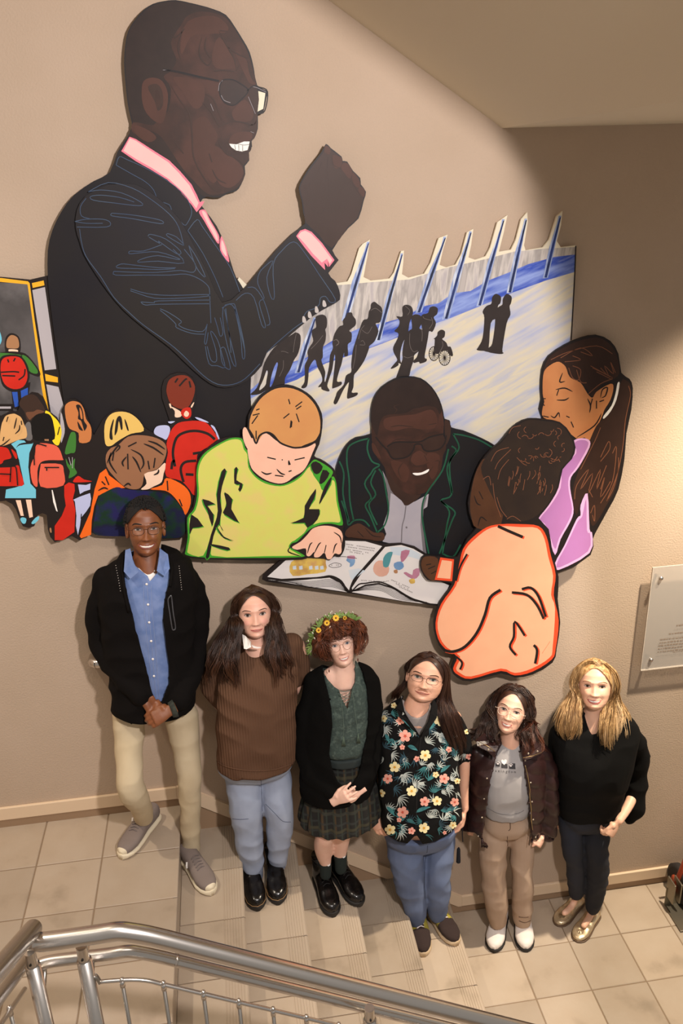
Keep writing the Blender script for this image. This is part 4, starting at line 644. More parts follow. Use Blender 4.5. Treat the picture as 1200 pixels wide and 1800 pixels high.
for t in range(7):
    K([[(80+t*30, 400+t*3),(300,408+t*6),(430,395+t*7),(500,425+t*5),(538,470)],[(560,466),(650,432+t*4),(740,428+t*6),(840,470+t*7),(940+t*10,528)]], .55)
K([[(430,310),(460,298),(495,305),(495,318),(455,326),(428,318),(430,310)],[(470,262),(520,262),(590,272)]], .7)
txt = []
def words(x0, y0, x1, y1):
    n = int((x1-x0)/9)
    for i in range(n):
        if rr2.random() < .2: continue
        t = i/n; x = x0+(x1-x0)*t; y = y0+(y1-y0)*t; txt.append([(x, y-3), (x+rr2.uniform(1,5), y+3), (x+rr2.uniform(3,7), y-2)])
for r_ in ((525,188,700,215),(530,203,695,228),(528,218,660,240),(540,232,640,248),(615,400,780,410),(690,418,790,400),(792,398,900,445),(800,412,905,458),(830,435,920,474),(430,312,490,310)): words(*r_)
K(txt, .5, m=C1('book_ink', '#6b6460'), )
pn.done()
# ================================================================ people: helpers
from mathutils.bvhtree import BVHTree
ZM.update({'A': (130, 860, 4.0926), 'B': (180, 1200, 4.5), 'C': (190, 870, 9.2308), 'D': (340, 1010, 5.141), 'E': (360, 1330, 6), 'F': (390, 1020, 10), 'G': (500, 1060, 4.6158), 'H': (500, 1340, 6), 'I': (530, 1070, 9.2308),
  'J': (640, 1130, 4.865), 'K': (640, 1400, 6), 'L': (690, 1140, 10.909), 'M': (800, 1190, 5.805), 'N': (800, 1400, 6), 'O': (850, 1200, 12), 'P': (940, 1140, 4.6154), 'Q': (930, 1380, 6), 'R': (990, 1150, 10.909)})
def zp(z, x, y): a, b, s = ZM[z]; return (a+x/s, b+y/s)
def W3(z, x, y, yd): return wallpt(zp(z, x, y), yd)
def mpp(P): return (P-CAM).dot(FWD)/FPX
def gnd(z, x, y, zg):
    p = zp(z, x, y); D = FWD+RGT*((p[0]-600)/FPX)-UPV*((p[1]-900)/FPX); return CAM+D*((zg-CAM.z)/D.z)
def limb(g, z, pts, n=16, k=5, grow=0):
    """pts (x, y, ydepth, radius) in zoomed photo units"""
    P = []; R = []
    for x, y, yd, r in pts:
        p = W3(z, x, y, yd); P.append(p); R.append(r/ZM[z][2]*mpp(p)+grow)
    Q = spline([V((*p, r)) if False else p for p, r in zip(P, R)], k); rr_ = spline([V((r, 0, 0)) for r in R], k)
    if len(P) < 3: Q = P; rr_ = [V((r, 0, 0)) for r in R]
    g.tube(Q, [max(.003, a.x) for a in rr_], n); g.sphere(Q[0], rr_[0].x, 14, 9); g.sphere(Q[-1], rr_[-1].x*.98, 14, 9)
def loft(g, z, rows, n=28, grow=0, k=4, p=2.3):
    """rows (xl, xr, y, ydepth centre, half depth m)"""
    S = []
    for xl, xr, y, yc, hd in rows:
        yc -= max(0, hd-.10)
        a = W3(z, xl, y, yc); b = W3(z, xr, y, yc); c = (a+b)/2; S.append((c, abs(b.x-a.x)/2+grow, hd+grow))
    cs = spline([s[0] for s in S], k); ws = spline([V((s[1], s[2], 0)) for s in S], k)
    vs = []; fs = []; m = len(cs)
    for c, w_ in zip(cs, ws):
        for i in range(n):
            t = 2*math.pi*i/n; cx, sy = math.cos(t), math.sin(t)
            vs.append((c.x+w_.x*math.copysign(abs(cx)**(2/p), cx), c.y+w_.y*math.copysign(abs(sy)**(2/p), sy), c.z))
    for j in range(m-1):
        for i in range(n): fs.append((j*n+i, (j+1)*n+i, (j+1)*n+(i+1) % n, j*n+(i+1) % n))
    fs.append(tuple(range(n))); fs.append(tuple((m-1)*n+i for i in range(n))[::-1]); g.add(vs, fs)
def remesh(g, voxel, smooth=4, fold=0, fscale=12, fstr=(1, 1, .45), seed=0, disp=None):
    me = bpy.data.meshes.new('t'); me.from_pydata(g.v, [], g.f); bm = bmesh.new(); bm.from_mesh(me); bmesh.ops.recalc_face_normals(bm, faces=bm.faces); bm.to_mesh(me); bm.free()
    o = bpy.data.objects.new('t', me); COL.objects.link(o)
    md = o.modifiers.new('r', 'REMESH'); md.mode = 'VOXEL'; md.voxel_size = voxel
    ms = o.modifiers.new('s', 'SMOOTH'); ms.factor = .6; ms.iterations = smooth
    dg = bpy.context.evaluated_depsgraph_get(); m2 = bpy.data.meshes.new_from_object(o.evaluated_get(dg)); bpy.data.objects.remove(o); bpy.data.meshes.remove(me)
    if fold or disp:
        m2.update(); nr = [v.normal.copy() for v in m2.vertices]
        for v, nn in zip(m2.vertices, nr):
            c = v.co; d = 0
            if fold:
                q = V((c.x*fstr[0], c.y*fstr[1], c.z*fstr[2]))*fscale+V((seed*7.3, seed*3.1, seed))
                a = noise.noise(q); b = noise.noise(q*2.3+V((5, 5, 5)))
                a2 = noise.noise(V((c.x*1.4+c.z*.8, c.y*1.2, c.z*1.5-c.x*.5))*fscale*.75+V((seed, 2, 3))); d += fold*1.15*((1-abs(a2)*3)*.9+a*.7-.25)
            if disp: d += disp(c, nn)
            v.co = c+nn*d
    return m2
def pip(poly, x, y):
    c = False; n = len(poly)
    for i in range(n):
        a, b = poly[i], poly[i-1]
        if (a[1] > y) != (b[1] > y) and x < (b[0]-a[0])*(y-a[1])/(b[1]-a[1])+a[0]: c = not c
    return c
def topx(c):
    q = c-CAM; d = q.dot(FWD); return 600+FPX*q.dot(RGT)/d, 900-FPX*q.dot(UPV)/d
def nearest(poly, x, y):
    best = None; n = len(poly)
    for i in range(n):
        a, b = poly[i-1], poly[i]; dx, dy = b[0]-a[0], b[1]-a[1]; L2 = dx*dx+dy*dy or 1
        t = max(0, min(1, ((x-a[0])*dx+(y-a[1])*dy)/L2)); px_, py_ = a[0]+dx*t, a[1]+dy*t; d = (px_-x)**2+(py_-y)**2
        if best is None or d < best[0]: best = (d, px_, py_)
    return best
def garment(name, me, m, parent, cuts=(), thick=.006, label=None, smooth=True, open_bottom=None):
    """cuts: (polygon in photo pixels, front_only); the cut edge is snapped to the polygon"""
    bm = bmesh.new(); bm.from_mesh(me); bm.normal_update()
    if open_bottom:
        zm = min(v.co.z for v in bm.verts if abs(v.co.x-open_bottom[0]) < .12)
        bmesh.ops.delete(bm, geom=[f for f in bm.faces if f.normal.z < -.25 and f.calc_center_median().z < zm+.03 and abs(f.calc_center_median().x-open_bottom[0]) < open_bottom[1]], context='FACES')
        bv = [v for v in bm.verts if v.is_boundary]
        bmesh.ops.delete(bm, geom=[v for v in bm.verts if not v.link_faces], context='VERTS'); bv = [v for v in bm.verts if v.is_boundary]
        for it in range(14):
            nw = [(v, sum(((e.other_vert(v).co) for e in v.link_edges if e.is_boundary), V((0,0,0)))/max(1, sum(1 for e in v.link_edges if e.is_boundary))) for v in bv]
            for v, c in nw: v.co = v.co*.4+c*.6
    for poly, front in cuts:
        kill = []
        for f in bm.faces:
            c = f.calc_center_median(); x, y = topx(c)
            if pip(poly, x, y) and (not front or f.normal.dot(CAM-c) > 0): kill.append(f)
        bmesh.ops.delete(bm, geom=kill, context='FACES')
        for v in bm.verts:
            if v.is_boundary:
                x, y = topx(v.co); d, a, b = nearest(poly, x, y)
                if d < 30:
                    k = (v.co-CAM).dot(FWD); nv = CAM+(FWD+RGT*((a-600)/FPX)-UPV*((b-900)/FPX))*k; v.co = nv
    bm.to_mesh(me); bm.free(); me.name = name
    me.materials.clear(); me.materials.append(m)
    if smooth: me.polygons.foreach_set('use_smooth', [True]*len(me.polygons))
    o = bpy.data.objects.new(name, me); COL.objects.link(o); o.parent = parent; o.matrix_parent_inverse = parent.matrix_world.inverted()
    if thick and cuts:
        md = o.modifiers.new('t', 'SOLIDIFY'); md.thickness = thick; md.offset = -1
    if label: o['label'] = label
    return o
class Surf:
    """camera independent solid patches laid on a garment: the pixel outline only fixes where on the cloth they sit"""
    def __init__(s, *objs):
        vs = []; fs = []
        for o in objs:
            k = len(vs); vs += [v.co.copy() for v in o.data.vertices]; fs += [tuple(i+k for i in p.vertices) for p in o.data.polygons]
        s.t = BVHTree.FromPolygons(vs, fs); s.miss = 0
    def hit(s, p, off=.0015):
        D = (FWD+RGT*((p[0]-600)/FPX)-UPV*((p[1]-900)/FPX)).normalized()
        loc, nr, i, d = s.t.ray_cast(CAM, D)
        if loc is None:
            s.miss += 1; return None
        if nr.dot(D) > 0: return None
        return loc+nr*off-D*off*.5
    def area(s, g, z, pts, off=.0015, smooth=0, sub=False):
        p = T_(z, pts); p = sm2(p, smooth) if smooth else p
        w = [s.hit(q, off) for q in p]; 
        if any(a is None for a in w): return
        ds = sorted((a-CAM).length for a in w)
        if ds[-1]-ds[0] > .16: return
        c = (sum(q[0] for q in p)/len(p), sum(q[1] for q in p)/len(p)); cc = s.hit(c, off*1.15)
        if sub and cc is not None:
            n = len(w); g.add(w+[cc], [(i, (i+1) % n, n) for i in range(n)])
        else:
            tri = tessellate_polygon([[V((a, b, 0)) for a, b in p]]); g.add(w, [tuple(t) for t in tri])
    def line(s, g, z, pts, wd=1, off=.0015, smooth=4, closed=False):
        p = T_(z, pts); p = sm2(p, smooth, closed) if smooth and len(p) > 2 else p
        if closed: p.append(p[0])
        w = [s.hit(q, off) for q in p]; w = [a for a in w if a is not None]
        if len(w) < 2: return
        run = [w[0]]
        runs = []
        for a in w[1:]:
            if (a-run[-1]).length < .12: run.append(a)
            else: runs.append(run); run = [a]
        runs.append(run)
        for r_ in runs:
            if len(r_) > 1: g.tube(r_, wd/2*mpp(r_[0]), 5)
# ---- head
def interp(tab, z):
    if z <= tab[0][0]: return tab[0][1]
    for (a, b), (c, d) in zip(tab, tab[1:]):
        if z <= c:
            t = (z-a)/(c-a); t = t*t*(3-2*t)*.35+t*.65; return b+(d-b)*t
    return tab[-1][1]
TW = [(-.118, .016), (-.112, .034), (-.1, .049), (-.085, .0585), (-.065, .0655), (-.04, .0715), (-.01, .0745), (.02, .0755), (.05, .074), (.075, .066), (.095, .052), (.108, .034), (.116, .008)]
TF = [(-.118, .06), (-.112, .074), (-.1, .083), (-.085, .085), (-.065, .086), (-.04, .089), (-.01, .089), (.02, .092), (.05, .088), (.075, .075), (.095, .055), (.108, .034), (.116, .006)]
TB = [(-.118, -.03), (-.112, -.02), (-.1, 0), (-.085, .02), (-.065, .045), (-.04, .075), (-.01, .092), (.02, .1), (.05, .099), (.075, .088), (.095, .068), (.108, .044), (.116, .008)]
def gs(d, s): return math.exp(-(d/s)**2)
class Head:
    def __init__(s, z, eye, roll, scale=1, wid=1, jaw=1, y=-.26, pitch=6, yaw=0, smile=.5, nose=1):
        s.sc, s.wid, s.jaw, s.smile, s.nose = scale, wid, jaw, smile, nose
        p = zp(z, *eye); s.px = p; P = wallpt(p, y); f = (CAM-P).normalized()
        u = (UPV-f*UPV.dot(f)).normalized(); r = u.cross(f)
        q = Quaternion(f, math.radians(roll)); u = q @ u; r = q @ r
        q = Quaternion(r, math.radians(pitch)); f = q @ f; u = q @ u
        q = Quaternion(u, math.radians(yaw)); f = q @ f; r = q @ r
        s.r, s.u, s.f = r, u, f; s.C = P-f*(.083*scale)
    def jw(s, z): return 1+(s.jaw-1)*max(0, min(1, (-.01-z)/.05))
    def P(s, x, y, z): return s.C+(s.r*x*s.wid-s.f*y+s.u*z)*s.sc      # local: -y is the face
    def front(s, x, z):
        w_ = interp(TW, z)*s.jw(z); f = interp(TF, z); t = min(.999, abs(x)/w_)
        y = -f*(1-t**2.25)**(1/2.1); ax = abs(x)
        d = 0
        if s.nose: 
            if z > -.043: a = .004+.019*max(0, min(1, (.012-z)/.052))**1.3
            else: a = .023*math.exp(-((-.043-z)/.0065)**2)
            if z > .012: a *= math.exp(-((z-.012)/.014)**2)
            d += s.nose*a*gs(x, .0068+.006*max(0, min(1, -z/.043)))
            d += s.nose*.0085*gs(ax-.0135, .0062)*gs(z+.041, .008)
        d -= .0095*gs(ax-.0345, .017)*gs(z+.001, .0115); d += .0052*gs(z-.019, .0075)*gs(ax-.03, .024)
        d += (.0045+.004*s.smile)*gs(ax-.040, .018)*gs(z+.036, .018); d -= .003*s.smile*gs(ax-.034, .006)*gs(z+.062, .016)
        d += .005*gs(x, .022)*gs(z+.069, .013); d -= .003*gs(x, .02)*gs(z+.085, .006); d += .005*gs(x, .017)*gs(z+.103, .012)
        return y-d
    def mesh(s, g):
        NZ, NA = 78, 84; vs = []; fs = []
        for j in range(NZ+1):
            t = j/NZ; z = -.118+.234*(t-.045*math.sin(2*math.pi*t)*.0)
            w_ = interp(TW, z)*s.jw(z); b = interp(TB, z)
            for i in range(NA):
                a = 2*math.pi*i/NA; c = math.cos(a); x = w_*math.copysign(abs(math.sin(a))**.92, math.sin(a))
                if c >= 0: y = s.front(x, z)*1.0
                else: y = b*abs(c)**.95
                if c >= 0: y = y*min(1, (c*6)) if c < 1/6 else y
                vs.append(s.P(x, y, z))
        for j in range(NZ):
            for i in range(NA): fs.append((j*NA+i, j*NA+(i+1) % NA, (j+1)*NA+(i+1) % NA, (j+1)*NA+i))
        fs.append(tuple(range(NA))[::-1]); fs.append(tuple(NZ*NA+i for i in range(NA))); g.add(vs, fs)
        for sd in (-1, 1):      # ears
            rows = []; n = 14
            for q in range(n):
                a = 2*math.pi*q/n; rows.append(s.P(sd*(.0745+.006+.004*math.cos(a)), .012+.013*math.cos(a), -.012+.029*math.sin(a)-.004*math.cos(a)))
            g.tube(rows+[rows[0]], .0052*s.sc, 8, False); g.sphere(s.P(sd*.076, .014, -.012), (.008*s.sc,)*3, 8, 6)
            g.tube([s.P(sd*.070, .012, .006), s.P(sd*.070, .012, -.03)], .012*s.sc, 8)
    def patch(s, name, outline, m, parent, off=.0007, bulge=0, n=1):
        """outline in local (x, z); laid on the face, finely subdivided"""
        pts = [(q.x, q.y) for q in spline([V((a, b, 0)) for a, b in outline], 5, True)]
        cx = sum(p[0] for p in pts)/len(pts); cz = sum(p[1] for p in pts)/len(pts); g = G(); rings = 5; vs = []; fs = []; N = len(pts)
        for j in range(rings):
            k = 1-j/rings
            for x, z in pts:
                X, Z = cx+(x-cx)*k, cz+(z-cz)*k; vs.append(s.P(X, s.front(X, Z)-off-bulge*(1-k*k), Z))
        vs.append(s.P(cx, s.front(cx, cz)-off-bulge, cz))
        for j in range(rings-1):
            for i in range(N): fs.append((j*N+i, j*N+(i+1) % N, (j+1)*N+(i+1) % N, (j+1)*N+i))
        for i in range(N): fs.append(((rings-1)*N+i, (rings-1)*N+(i+1) % N, rings*N))
        g.add(vs, fs); return g.obj(name, m, parent, True)
    def stroke(s, name, pts, m, parent, r=.0012, off=.0005, taper=True):
        p = spline([V((a, b, 0)) for a, b in pts], 5); g = G(); n = len(p)
        g.tube([s.P(q.x, s.front(q.x, q.y)-off, q.y) for q in p], [r*s.sc*(max(.25, math.sin(math.pi*(i+.5)/n)**.5) if taper else 1) for i in range(n)], 6)
        return g.obj(name, m, parent, True)
def face(h, root, skin, iris='#3a2a20', brow='#2a1c14', lip='#a8574d', teeth=True, mw=.025, eye_open=1, lash=.0011, browr=.0022, blush=None, lipb=.0022, browz=.0, ex=.0345, es=1.12):
    msc = mat('eye_white', '#bfb0a6', .3); mi = mat('iris_'+iris[1:], iris, .2); mp_ = mat('pupil', '#0c0908', .15); ml = mat('lip_'+lip[1:], lip, .4); mb = mat('brow_'+brow[1:], brow, .8); mlash = mat('lash', '#1d1310', .7); mcr = mat('crease_'+skin.name, CRE[skin.name], .7)
    e = eye_open
    for sd in (-1, 1):
        X = ex*sd; k = es
        Q = lambda pts: [(X+a_*k, b_*k) for a_, b_ in pts]
        h.patch('eye', Q([(-.0135, -.001), (-.008, .0045*e), (0, .0062*e), (.008, .0045*e), (.0135, -.001), (.007, -.0052*e), (0, -.0065*e), (-.007, -.0052*e)]), msc, root, .0006, .0015)
        h.patch('iris', Q([(.0062*math.cos(a), .0004+min(.0060, .0060*e)*math.sin(a)) for a in [q*math.pi/4 for q in range(8)]]), mi, root, .0022, .0008)
        h.patch('pupil', Q([(.0030*math.cos(a), .0004+.0030*min(1, e+.2)*math.sin(a)) for a in [q*math.pi/3 for q in range(6)]]), mp_, root, .0034, .0002)
        h.stroke('eyelash', Q([(-.0145, -.001), (-.008, .0052*e), (0, .007*e), (.008, .0052*e), (.0145, -.001)]), mlash, root, lash, .0014)
        h.stroke('lower_lid', Q([(-.012, -.003), (0, -.0072*e), (.012, -.003)]), mcr, root, .0006, .0006)
        h.stroke('eyelid_crease', Q([(-.014, .003+.003*e), (0, .0125*e), (.014, .003+.003*e)]), mcr, root, .0007, .0002)
        h.stroke('eyebrow', Q([(-.016*sd, .0185+browz), (-.004*sd, .0212+browz), (.010*sd, .0218+browz), (.020*sd, .0165+browz)]), mb, root, browr*1.2, .0002)
        h.patch('nostril', [(.0075*sd+.0032*math.cos(a), -.0478+.0014*math.sin(a)) for a in [q*math.pi/3 for q in range(6)]], mcr, root, .0006)
        h.stroke('smile_line', [(sd*.019, -.042), (sd*(mw*.6+.012), -.053), (sd*(mw+.0060), -.066)], mcr, root, .0006, -.0001)
    s = h.smile; up = .008*s
    zc = -.070
    if teeth:
        h.patch('mouth', [(-mw, zc+up+.0005), (-mw*.5, zc+.0015), (0, zc-.0005+.002), (mw*.5, zc+.0015), (mw, zc+up+.0005), (mw*.6, zc-.0055), (0, zc-.0095), (-mw*.6, zc-.0055)], mat('mouth_dark', '#4a1f1b', .6), root, .0006)
        h.patch('teeth', [(-mw*.82, zc+up*.62), (-mw*.4, zc+.0012), (0, zc+.0008), (mw*.4, zc+.0012), (mw*.82, zc+up*.62), (mw*.5, zc-.0040), (0, zc-.0065), (-mw*.5, zc-.0040)], mat('teeth', '#efe8de', .25), root, .0014, .0006)
        g = G()
        h.stroke('upper_lip', [(-mw*1.04, zc+up), (-mw*.5, zc+.003), (-.004, zc+.0040), (0, zc+.0030), (.004, zc+.0040), (mw*.5, zc+.003), (mw*1.04, zc+up)], ml, root, lipb, .0006)
        h.stroke('lower_lip', [(-mw*1.0, zc+up-.001), (-mw*.6, zc-.0062), (0, zc-.0108), (mw*.6, zc-.0062), (mw*1.0, zc+up-.001)], ml, root, lipb*1.35, .0006)
    else:
        h.stroke('upper_lip', [(-mw, zc+up*.7), (-mw*.5, zc+.0018), (-.004, zc+.0032), (0, zc+.0022), (.004, zc+.0032), (mw*.5, zc+.0018), (mw, zc+up*.7)], ml, root, lipb*.9, .0002)
        h.stroke('lower_lip', [(-mw*.9, zc+up*.5-.002), (-mw*.5, zc-.004), (0, zc-.0055), (mw*.5, zc-.004), (mw*.9, zc+up*.5-.002)], ml, root, lipb*1.15, .0002)
        h.stroke('mouth_line', [(-mw*1.05, zc+up*.8), (-mw*.5, zc-.0005), (0, zc-.0012), (mw*.5, zc-.0005), (mw*1.05, zc+up*.8)], mat('mouth_dark', '#4a1f1b', .6), root, .0007, .0022)
    if blush:
        pass
def glasses(h, root, col='#2b1d18', w=.024, hh=.017, r=.0010, round_=2, metal=.2, z0=-.004, off=.013, half=False, cols2=None):
    m = mat('glasses_'+col[1:], col, .25, metal); lens = mat('lens_clear', '#ffffff', .04, alpha=.025)
    o = None; g = G(); fy = min(h.front(0, 0), h.front(.03, .01))-off*.6
    for sd in (-1, 1):
        pts = []
        for k in range(25):
            a = 2*math.pi*k/24; c, s_ = math.cos(a), math.sin(a); x = w*math.copysign(abs(c)**(2/round_), c); z = hh*math.copysign(abs(s_)**(2/round_), s_)
            pts.append(h.P(sd*(w+.0085)+x, fy+abs(sd*(w+.0085)+x)**2*2.2, z0+z))
        g.tube(pts, r*h.sc, 8, False)
        if half: g.tube(pts[1:12], r*1.9*h.sc, 8)
        lg = G(); lg.add(pts[:-1], [tuple(range(24))]); 
        lo = lg.obj('lens', lens, root)
        e = sd*(2*w+.0085); g.tube([h.P(e, fy+e*e*2.2, z0+hh*.4), h.P(sd*(.079), fy+.03, z0+.004), h.P(sd*.079, .01, z0+.002)], r*1.15*h.sc, 8)
    g.tube(spline([h.P(-.0085, fy, z0+hh*.3), h.P(0, fy-.0015, z0+hh*.48), h.P(.0085, fy, z0+hh*.3)], 4), r*h.sc, 8)
    for sd in (-1, 1): g.tube([h.P(sd*.0095, fy, z0-.001), h.P(sd*.0075, fy+.005, z0-.005)], r*.8*h.sc, 6)
    o = g.obj('glasses', m, root, True)
# ---- hand: root at the wrist, d = finger direction, nrm = back-of-hand normal, side = thumb side vector
def hand(g, wrist, d, nrm, thumb, sc=1, curl=.5, spread=.06, tcurl=.3, tang=.7):
    d = V(d).normalized(); nrm = (V(nrm)-d*V(nrm).dot(d)).normalized(); t = d.cross(nrm); 
    if t.dot(V(thumb)) < 0: t = -t
    w_ = V(wrist); pl = .092*sc
    g.tube([w_-d*.02, w_+d*.02*sc, w_+d*.055*sc, w_+d*pl], [.026*sc, .027*sc, .036*sc, .036*sc], 14, flat=.42, upv=nrm)
    g.sphere(w_+d*.03*sc+t*.022*sc-nrm*.006*sc, (.017*sc, .024*sc, .018*sc), 10, 8)
    lens = [.078, .086, .080, .062]
    for i in range(4):
        off = (1.5-i)*.0185*sc; base = w_+d*(pl-.008-abs(i-1.2)*.003)*sc+t*off
        dd = (d+t*(1.5-i)*spread).normalized(); p = base; pts = [p]; ang = 0; L = lens[i]*sc
        for seg, fr in enumerate((.46, .30, .24)):
            ang += curl*(.75, 1.05, .7)[seg]; v = dd*math.cos(ang)-nrm*math.sin(ang); p = p+v*L*fr; pts.append(p)
        rr_ = [.0098*sc, .0092*sc, .0082*sc, .0068*sc]
        for a in range(3): g.tube([pts[a], pts[a+1]], [rr_[a], rr_[a+1]], 10)
        for a in range(4): g.sphere(pts[a], rr_[a]*1.03, 10, 7)
    b = w_+d*.028*sc+t*.026*sc; v1 = (d*math.cos(tang)+t*math.sin(tang)-nrm*.25).normalized(); v2 = (v1+(-t*.5+d*.4-nrm*tcurl)*.9).normalized()
    p1 = b+v1*.036*sc; p2 = p1+v2*.03*sc; p3 = p2+(v2-t*.25-nrm*tcurl*.4).normalized()*.024*sc
    g.tube([b, p1, p2, p3], [.0135*sc, .0112*sc, .0098*sc, .0078*sc], 10); g.sphere(p3, .0078*sc, 10, 7); g.sphere(p1, .0112*sc, 10, 7)
# ---- strands of hair
def hair(name, guides, m, parent, n=300, r=.0016, wav=.006, freq=3, jit=.006, sub=3, curl=0, seed=1, rnd_end=.12, flat=1, label=None, sides=3, lock=16, fill=True):
    """guides: list of lists of world points; strands in locks are blended between neighbours"""
    R_ = random.Random(seed); g = G(); K = len(guides); gd = [spline(a, sub) for a in guides]
    if curl or wav > .007: gd = [spline(a, sub+1) for a in guides]
    N = max(12, min(len(q) for q in gd)); gd = [[q[int(i*(len(q)-1)/(N-1))] for i in range(N)] for q in gd]
    if curl and N < 24: N2 = 24; gd = [[q[int(i*(N-1)/(N2-1))].lerp(q[min(int(i*(N-1)/(N2-1))+1, N-1)], i*(N-1)/(N2-1)-int(i*(N-1)/(N2-1))) for i in range(N2)] for q in gd]; N = N2
    s_ = 0
    while s_ < n:
        u0 = R_.random()*(K-1); J0 = V((R_.gauss(0, jit), R_.gauss(0, jit*.8), R_.gauss(0, jit*.5))); ph = R_.random()*6.28; ph2 = R_.random()*6.28; fr = freq*R_.uniform(.7, 1.35); e0 = 1-R_.random()*rnd_end; wv = wav*R_.uniform(.6, 1.4); cl = curl*R_.uniform(.7, 1.3)*R_.choice((-1, 1)); tp = R_.uniform(.15, .5)
        for q in range(lock):
            s_ += 1; u = max(0, min(K-1.0001, u0+R_.gauss(0, .12))); i = int(u); t = u-i; j = V((R_.gauss(0, 1), R_.gauss(0, 1), R_.gauss(0, .6)))*jit*.55; en = max(.3, e0-R_.random()*.12); pts = []
            for k in range(N):
                f = k/(N-1)*en; x = f*(N-1); a = int(x); b = min(a+1, N-1); y = x-a
                p = (gd[i][a]*(1-y)+gd[i][b]*y)*(1-t)+(gd[i+1][a]*(1-y)+gd[i+1][b]*y)*t
                grow = min(1, f*2.2); p = p+J0*(.15+.85*grow)+j*(.5+.5*grow)*(1-tp*max(0, f-.5)*2)+V((math.sin(fr*f*6.28+ph), .6*math.sin(fr*f*6.28+ph2), 0))*wv*grow
                if curl: p = p+V((math.sin(f*6.28*cl+ph), math.cos(f*6.28*cl+ph), .4*math.sin(f*6.28*cl+ph2)))*wv*1.3*(.35+.65*grow)
                pts.append(p)
            r0 = r*R_.uniform(.6, 1.2); g.tube(pts, [r0*(1 if k < N*.7 else max(.2, 1-(k-N*.7)/(N*.3)*.8)) for k in range(N)], sides, False)
    if fill:
        vs = []; fs = []; M_ = int(N*.86)
        for i in range(K):
            for k in range(M_): f = k/(N-1); vs.append(gd[i][k]+V((math.sin(3*f*6.28+i)*wav*.5, .010*min(1, f*3), 0)))
        for i in range(K-1):
            for k in range(M_-1): fs.append((i*M_+k, i*M_+k+1, (i+1)*M_+k+1, (i+1)*M_+k))
        g.add(vs, fs)
    o = g.obj(name, m, parent, True); o['kind'] = 'stuff'
    if label: o['label'] = label
    return o
def shoe(name, parent, heel, toe, zg, m_up, m_sole, wid=.052, hgt=.075, sole=.028, ankle=None, toecap=None, boot=0, label=None, toebump=1.0, foxing=None):
    """last-shaped shoe with separate sole"""
    h = V((heel.x, heel.y, zg)); t = V((toe.x, toe.y, zg)); d = (t-h); L = d.length; d.normalize(); sx = d.cross(V((0, 0, 1))).normalized()
    root = empty(name, ((h+t)/2), None) ; root.parent = parent; root.matrix_parent_inverse = parent.matrix_world.inverted()
    W_ = [(0, .62), (.06, .78), (.2, .84), (.4, .84), (.6, .98), (.75, 1.02), (.88, .86), (.96, .55), (1.0, .2)]
    T_h = [(0, .92), (.12, 1.0), (.3, 1.02), (.45, .9), (.6, .68), (.75, .52), (.88, .46), (.96, .36), (1, .2)]
    def it(tab, x): 
        for (a, b), (c, e) in zip(tab, tab[1:]):
            if x <= c: return b+(e-b)*(x-a)/(c-a)
        return tab[-1][1]
    def body(g, z0, fz, grow, n=26, m=30, p=2.4):
        vs = []; fs = []
        for j in range(m+1):
            u = j/m; u2 = .5-.5*math.cos(math.pi*u); w_ = it(W_, u2)*wid+grow; zz = fz(u2)
            for i in range(n):
                a = math.pi*2*i/n; c, s_ = math.cos(a), math.sin(a); X = w_*math.copysign(abs(c)**.85, c); Z = (zz-z0)/2*(1+math.copysign(abs(s_)**.8, s_))+z0
                ed = grow if 0 < j < m else grow
                vs.append(h+d*(u2*(L+2*grow)-grow)+sx*X+V((0, 0, Z)))
        for j in range(m):
            for i in range(n): fs.append((j*n+i, j*n+(i+1) % n, (j+1)*n+(i+1) % n, (j+1)*n+i))
        fs.append(tuple(range(n))[::-1]); fs.append(tuple(m*n+i for i in range(n))); g.add(vs, fs)
    g = G(); body(g, sole*.6, lambda u: sole+hgt*it(T_h, u)*(toebump if u > .6 else 1), 0); 
    up = g.obj('upper', m_up, root, True)
    g = G(); body(g, .0, lambda u: sole*(1 if not foxing else foxing), .004, p=3); g.obj('sole', m_sole, root, True)
    if boot:
        g = G(); a0 = h+d*L*.2+V((0, 0, sole+hgt*.5)); a1 = h+d*L*.19+V((0, 0, boot)); g.tube([a0, (a0+a1)/2, a1], [.047, .044, .047], 18, flat=1); g.tube([a1-V((0, 0, .003)), a1+V((0, 0, .004))], .048, 18); g.obj('shaft', m_up, root, True)
    if label: root['label'] = label
    return root, h, d, sx, L
def laces(root, h, d, sx, L, m, z0, n=5, u0=.42, u1=.66, w=.02, rise=.9, hgt=.075, sole=.028, r=.0022):
    g = G()
    for k in range(n):
        u = u0+(u1-u0)*k/(n-1); z = sole+hgt*(1.10-.60*(u-.3)/.35 if u > .3 else 1)+.008
        a = h+d*L*u-sx*w+V((0, 0, z-.006)); b = h+d*L*u+V((0, 0, z+.003)); c = h+d*L*(u+.02)+sx*w+V((0, 0, z-.006)); g.tube(spline([a, b, c], 4), r, 6)
    return g.obj('laces', m, root, True)
def hood_body(bones, head, arms, legs, torso, name, mskin, root, vox=.007):
    """one continuous body mesh: torso and legs, arms and hands, head"""
    m1 = remesh(torso, vox, 3); m2 = remesh(arms, .0043, 2); g = G(); head.mesh(g)
    for me in (m1, m2):
        g.add([v.co.copy() for v in me.vertices], [tuple(p.vertices) for p in me.polygons])
    return g.obj(name, mskin, root, True)
CRE = {}
def skinmat(name, c, c2, cre, rough=.48):
    m = mat(name, c, rough, col2=c2, nscale=18, detail=3, bump=.15, bscale=300, sub=.06, contrast=(.3, .7)); CRE[m.name] = cre; return m
def skull(h, x, y, z, k=1.0): return h.P(x*k, y*k, z*k)
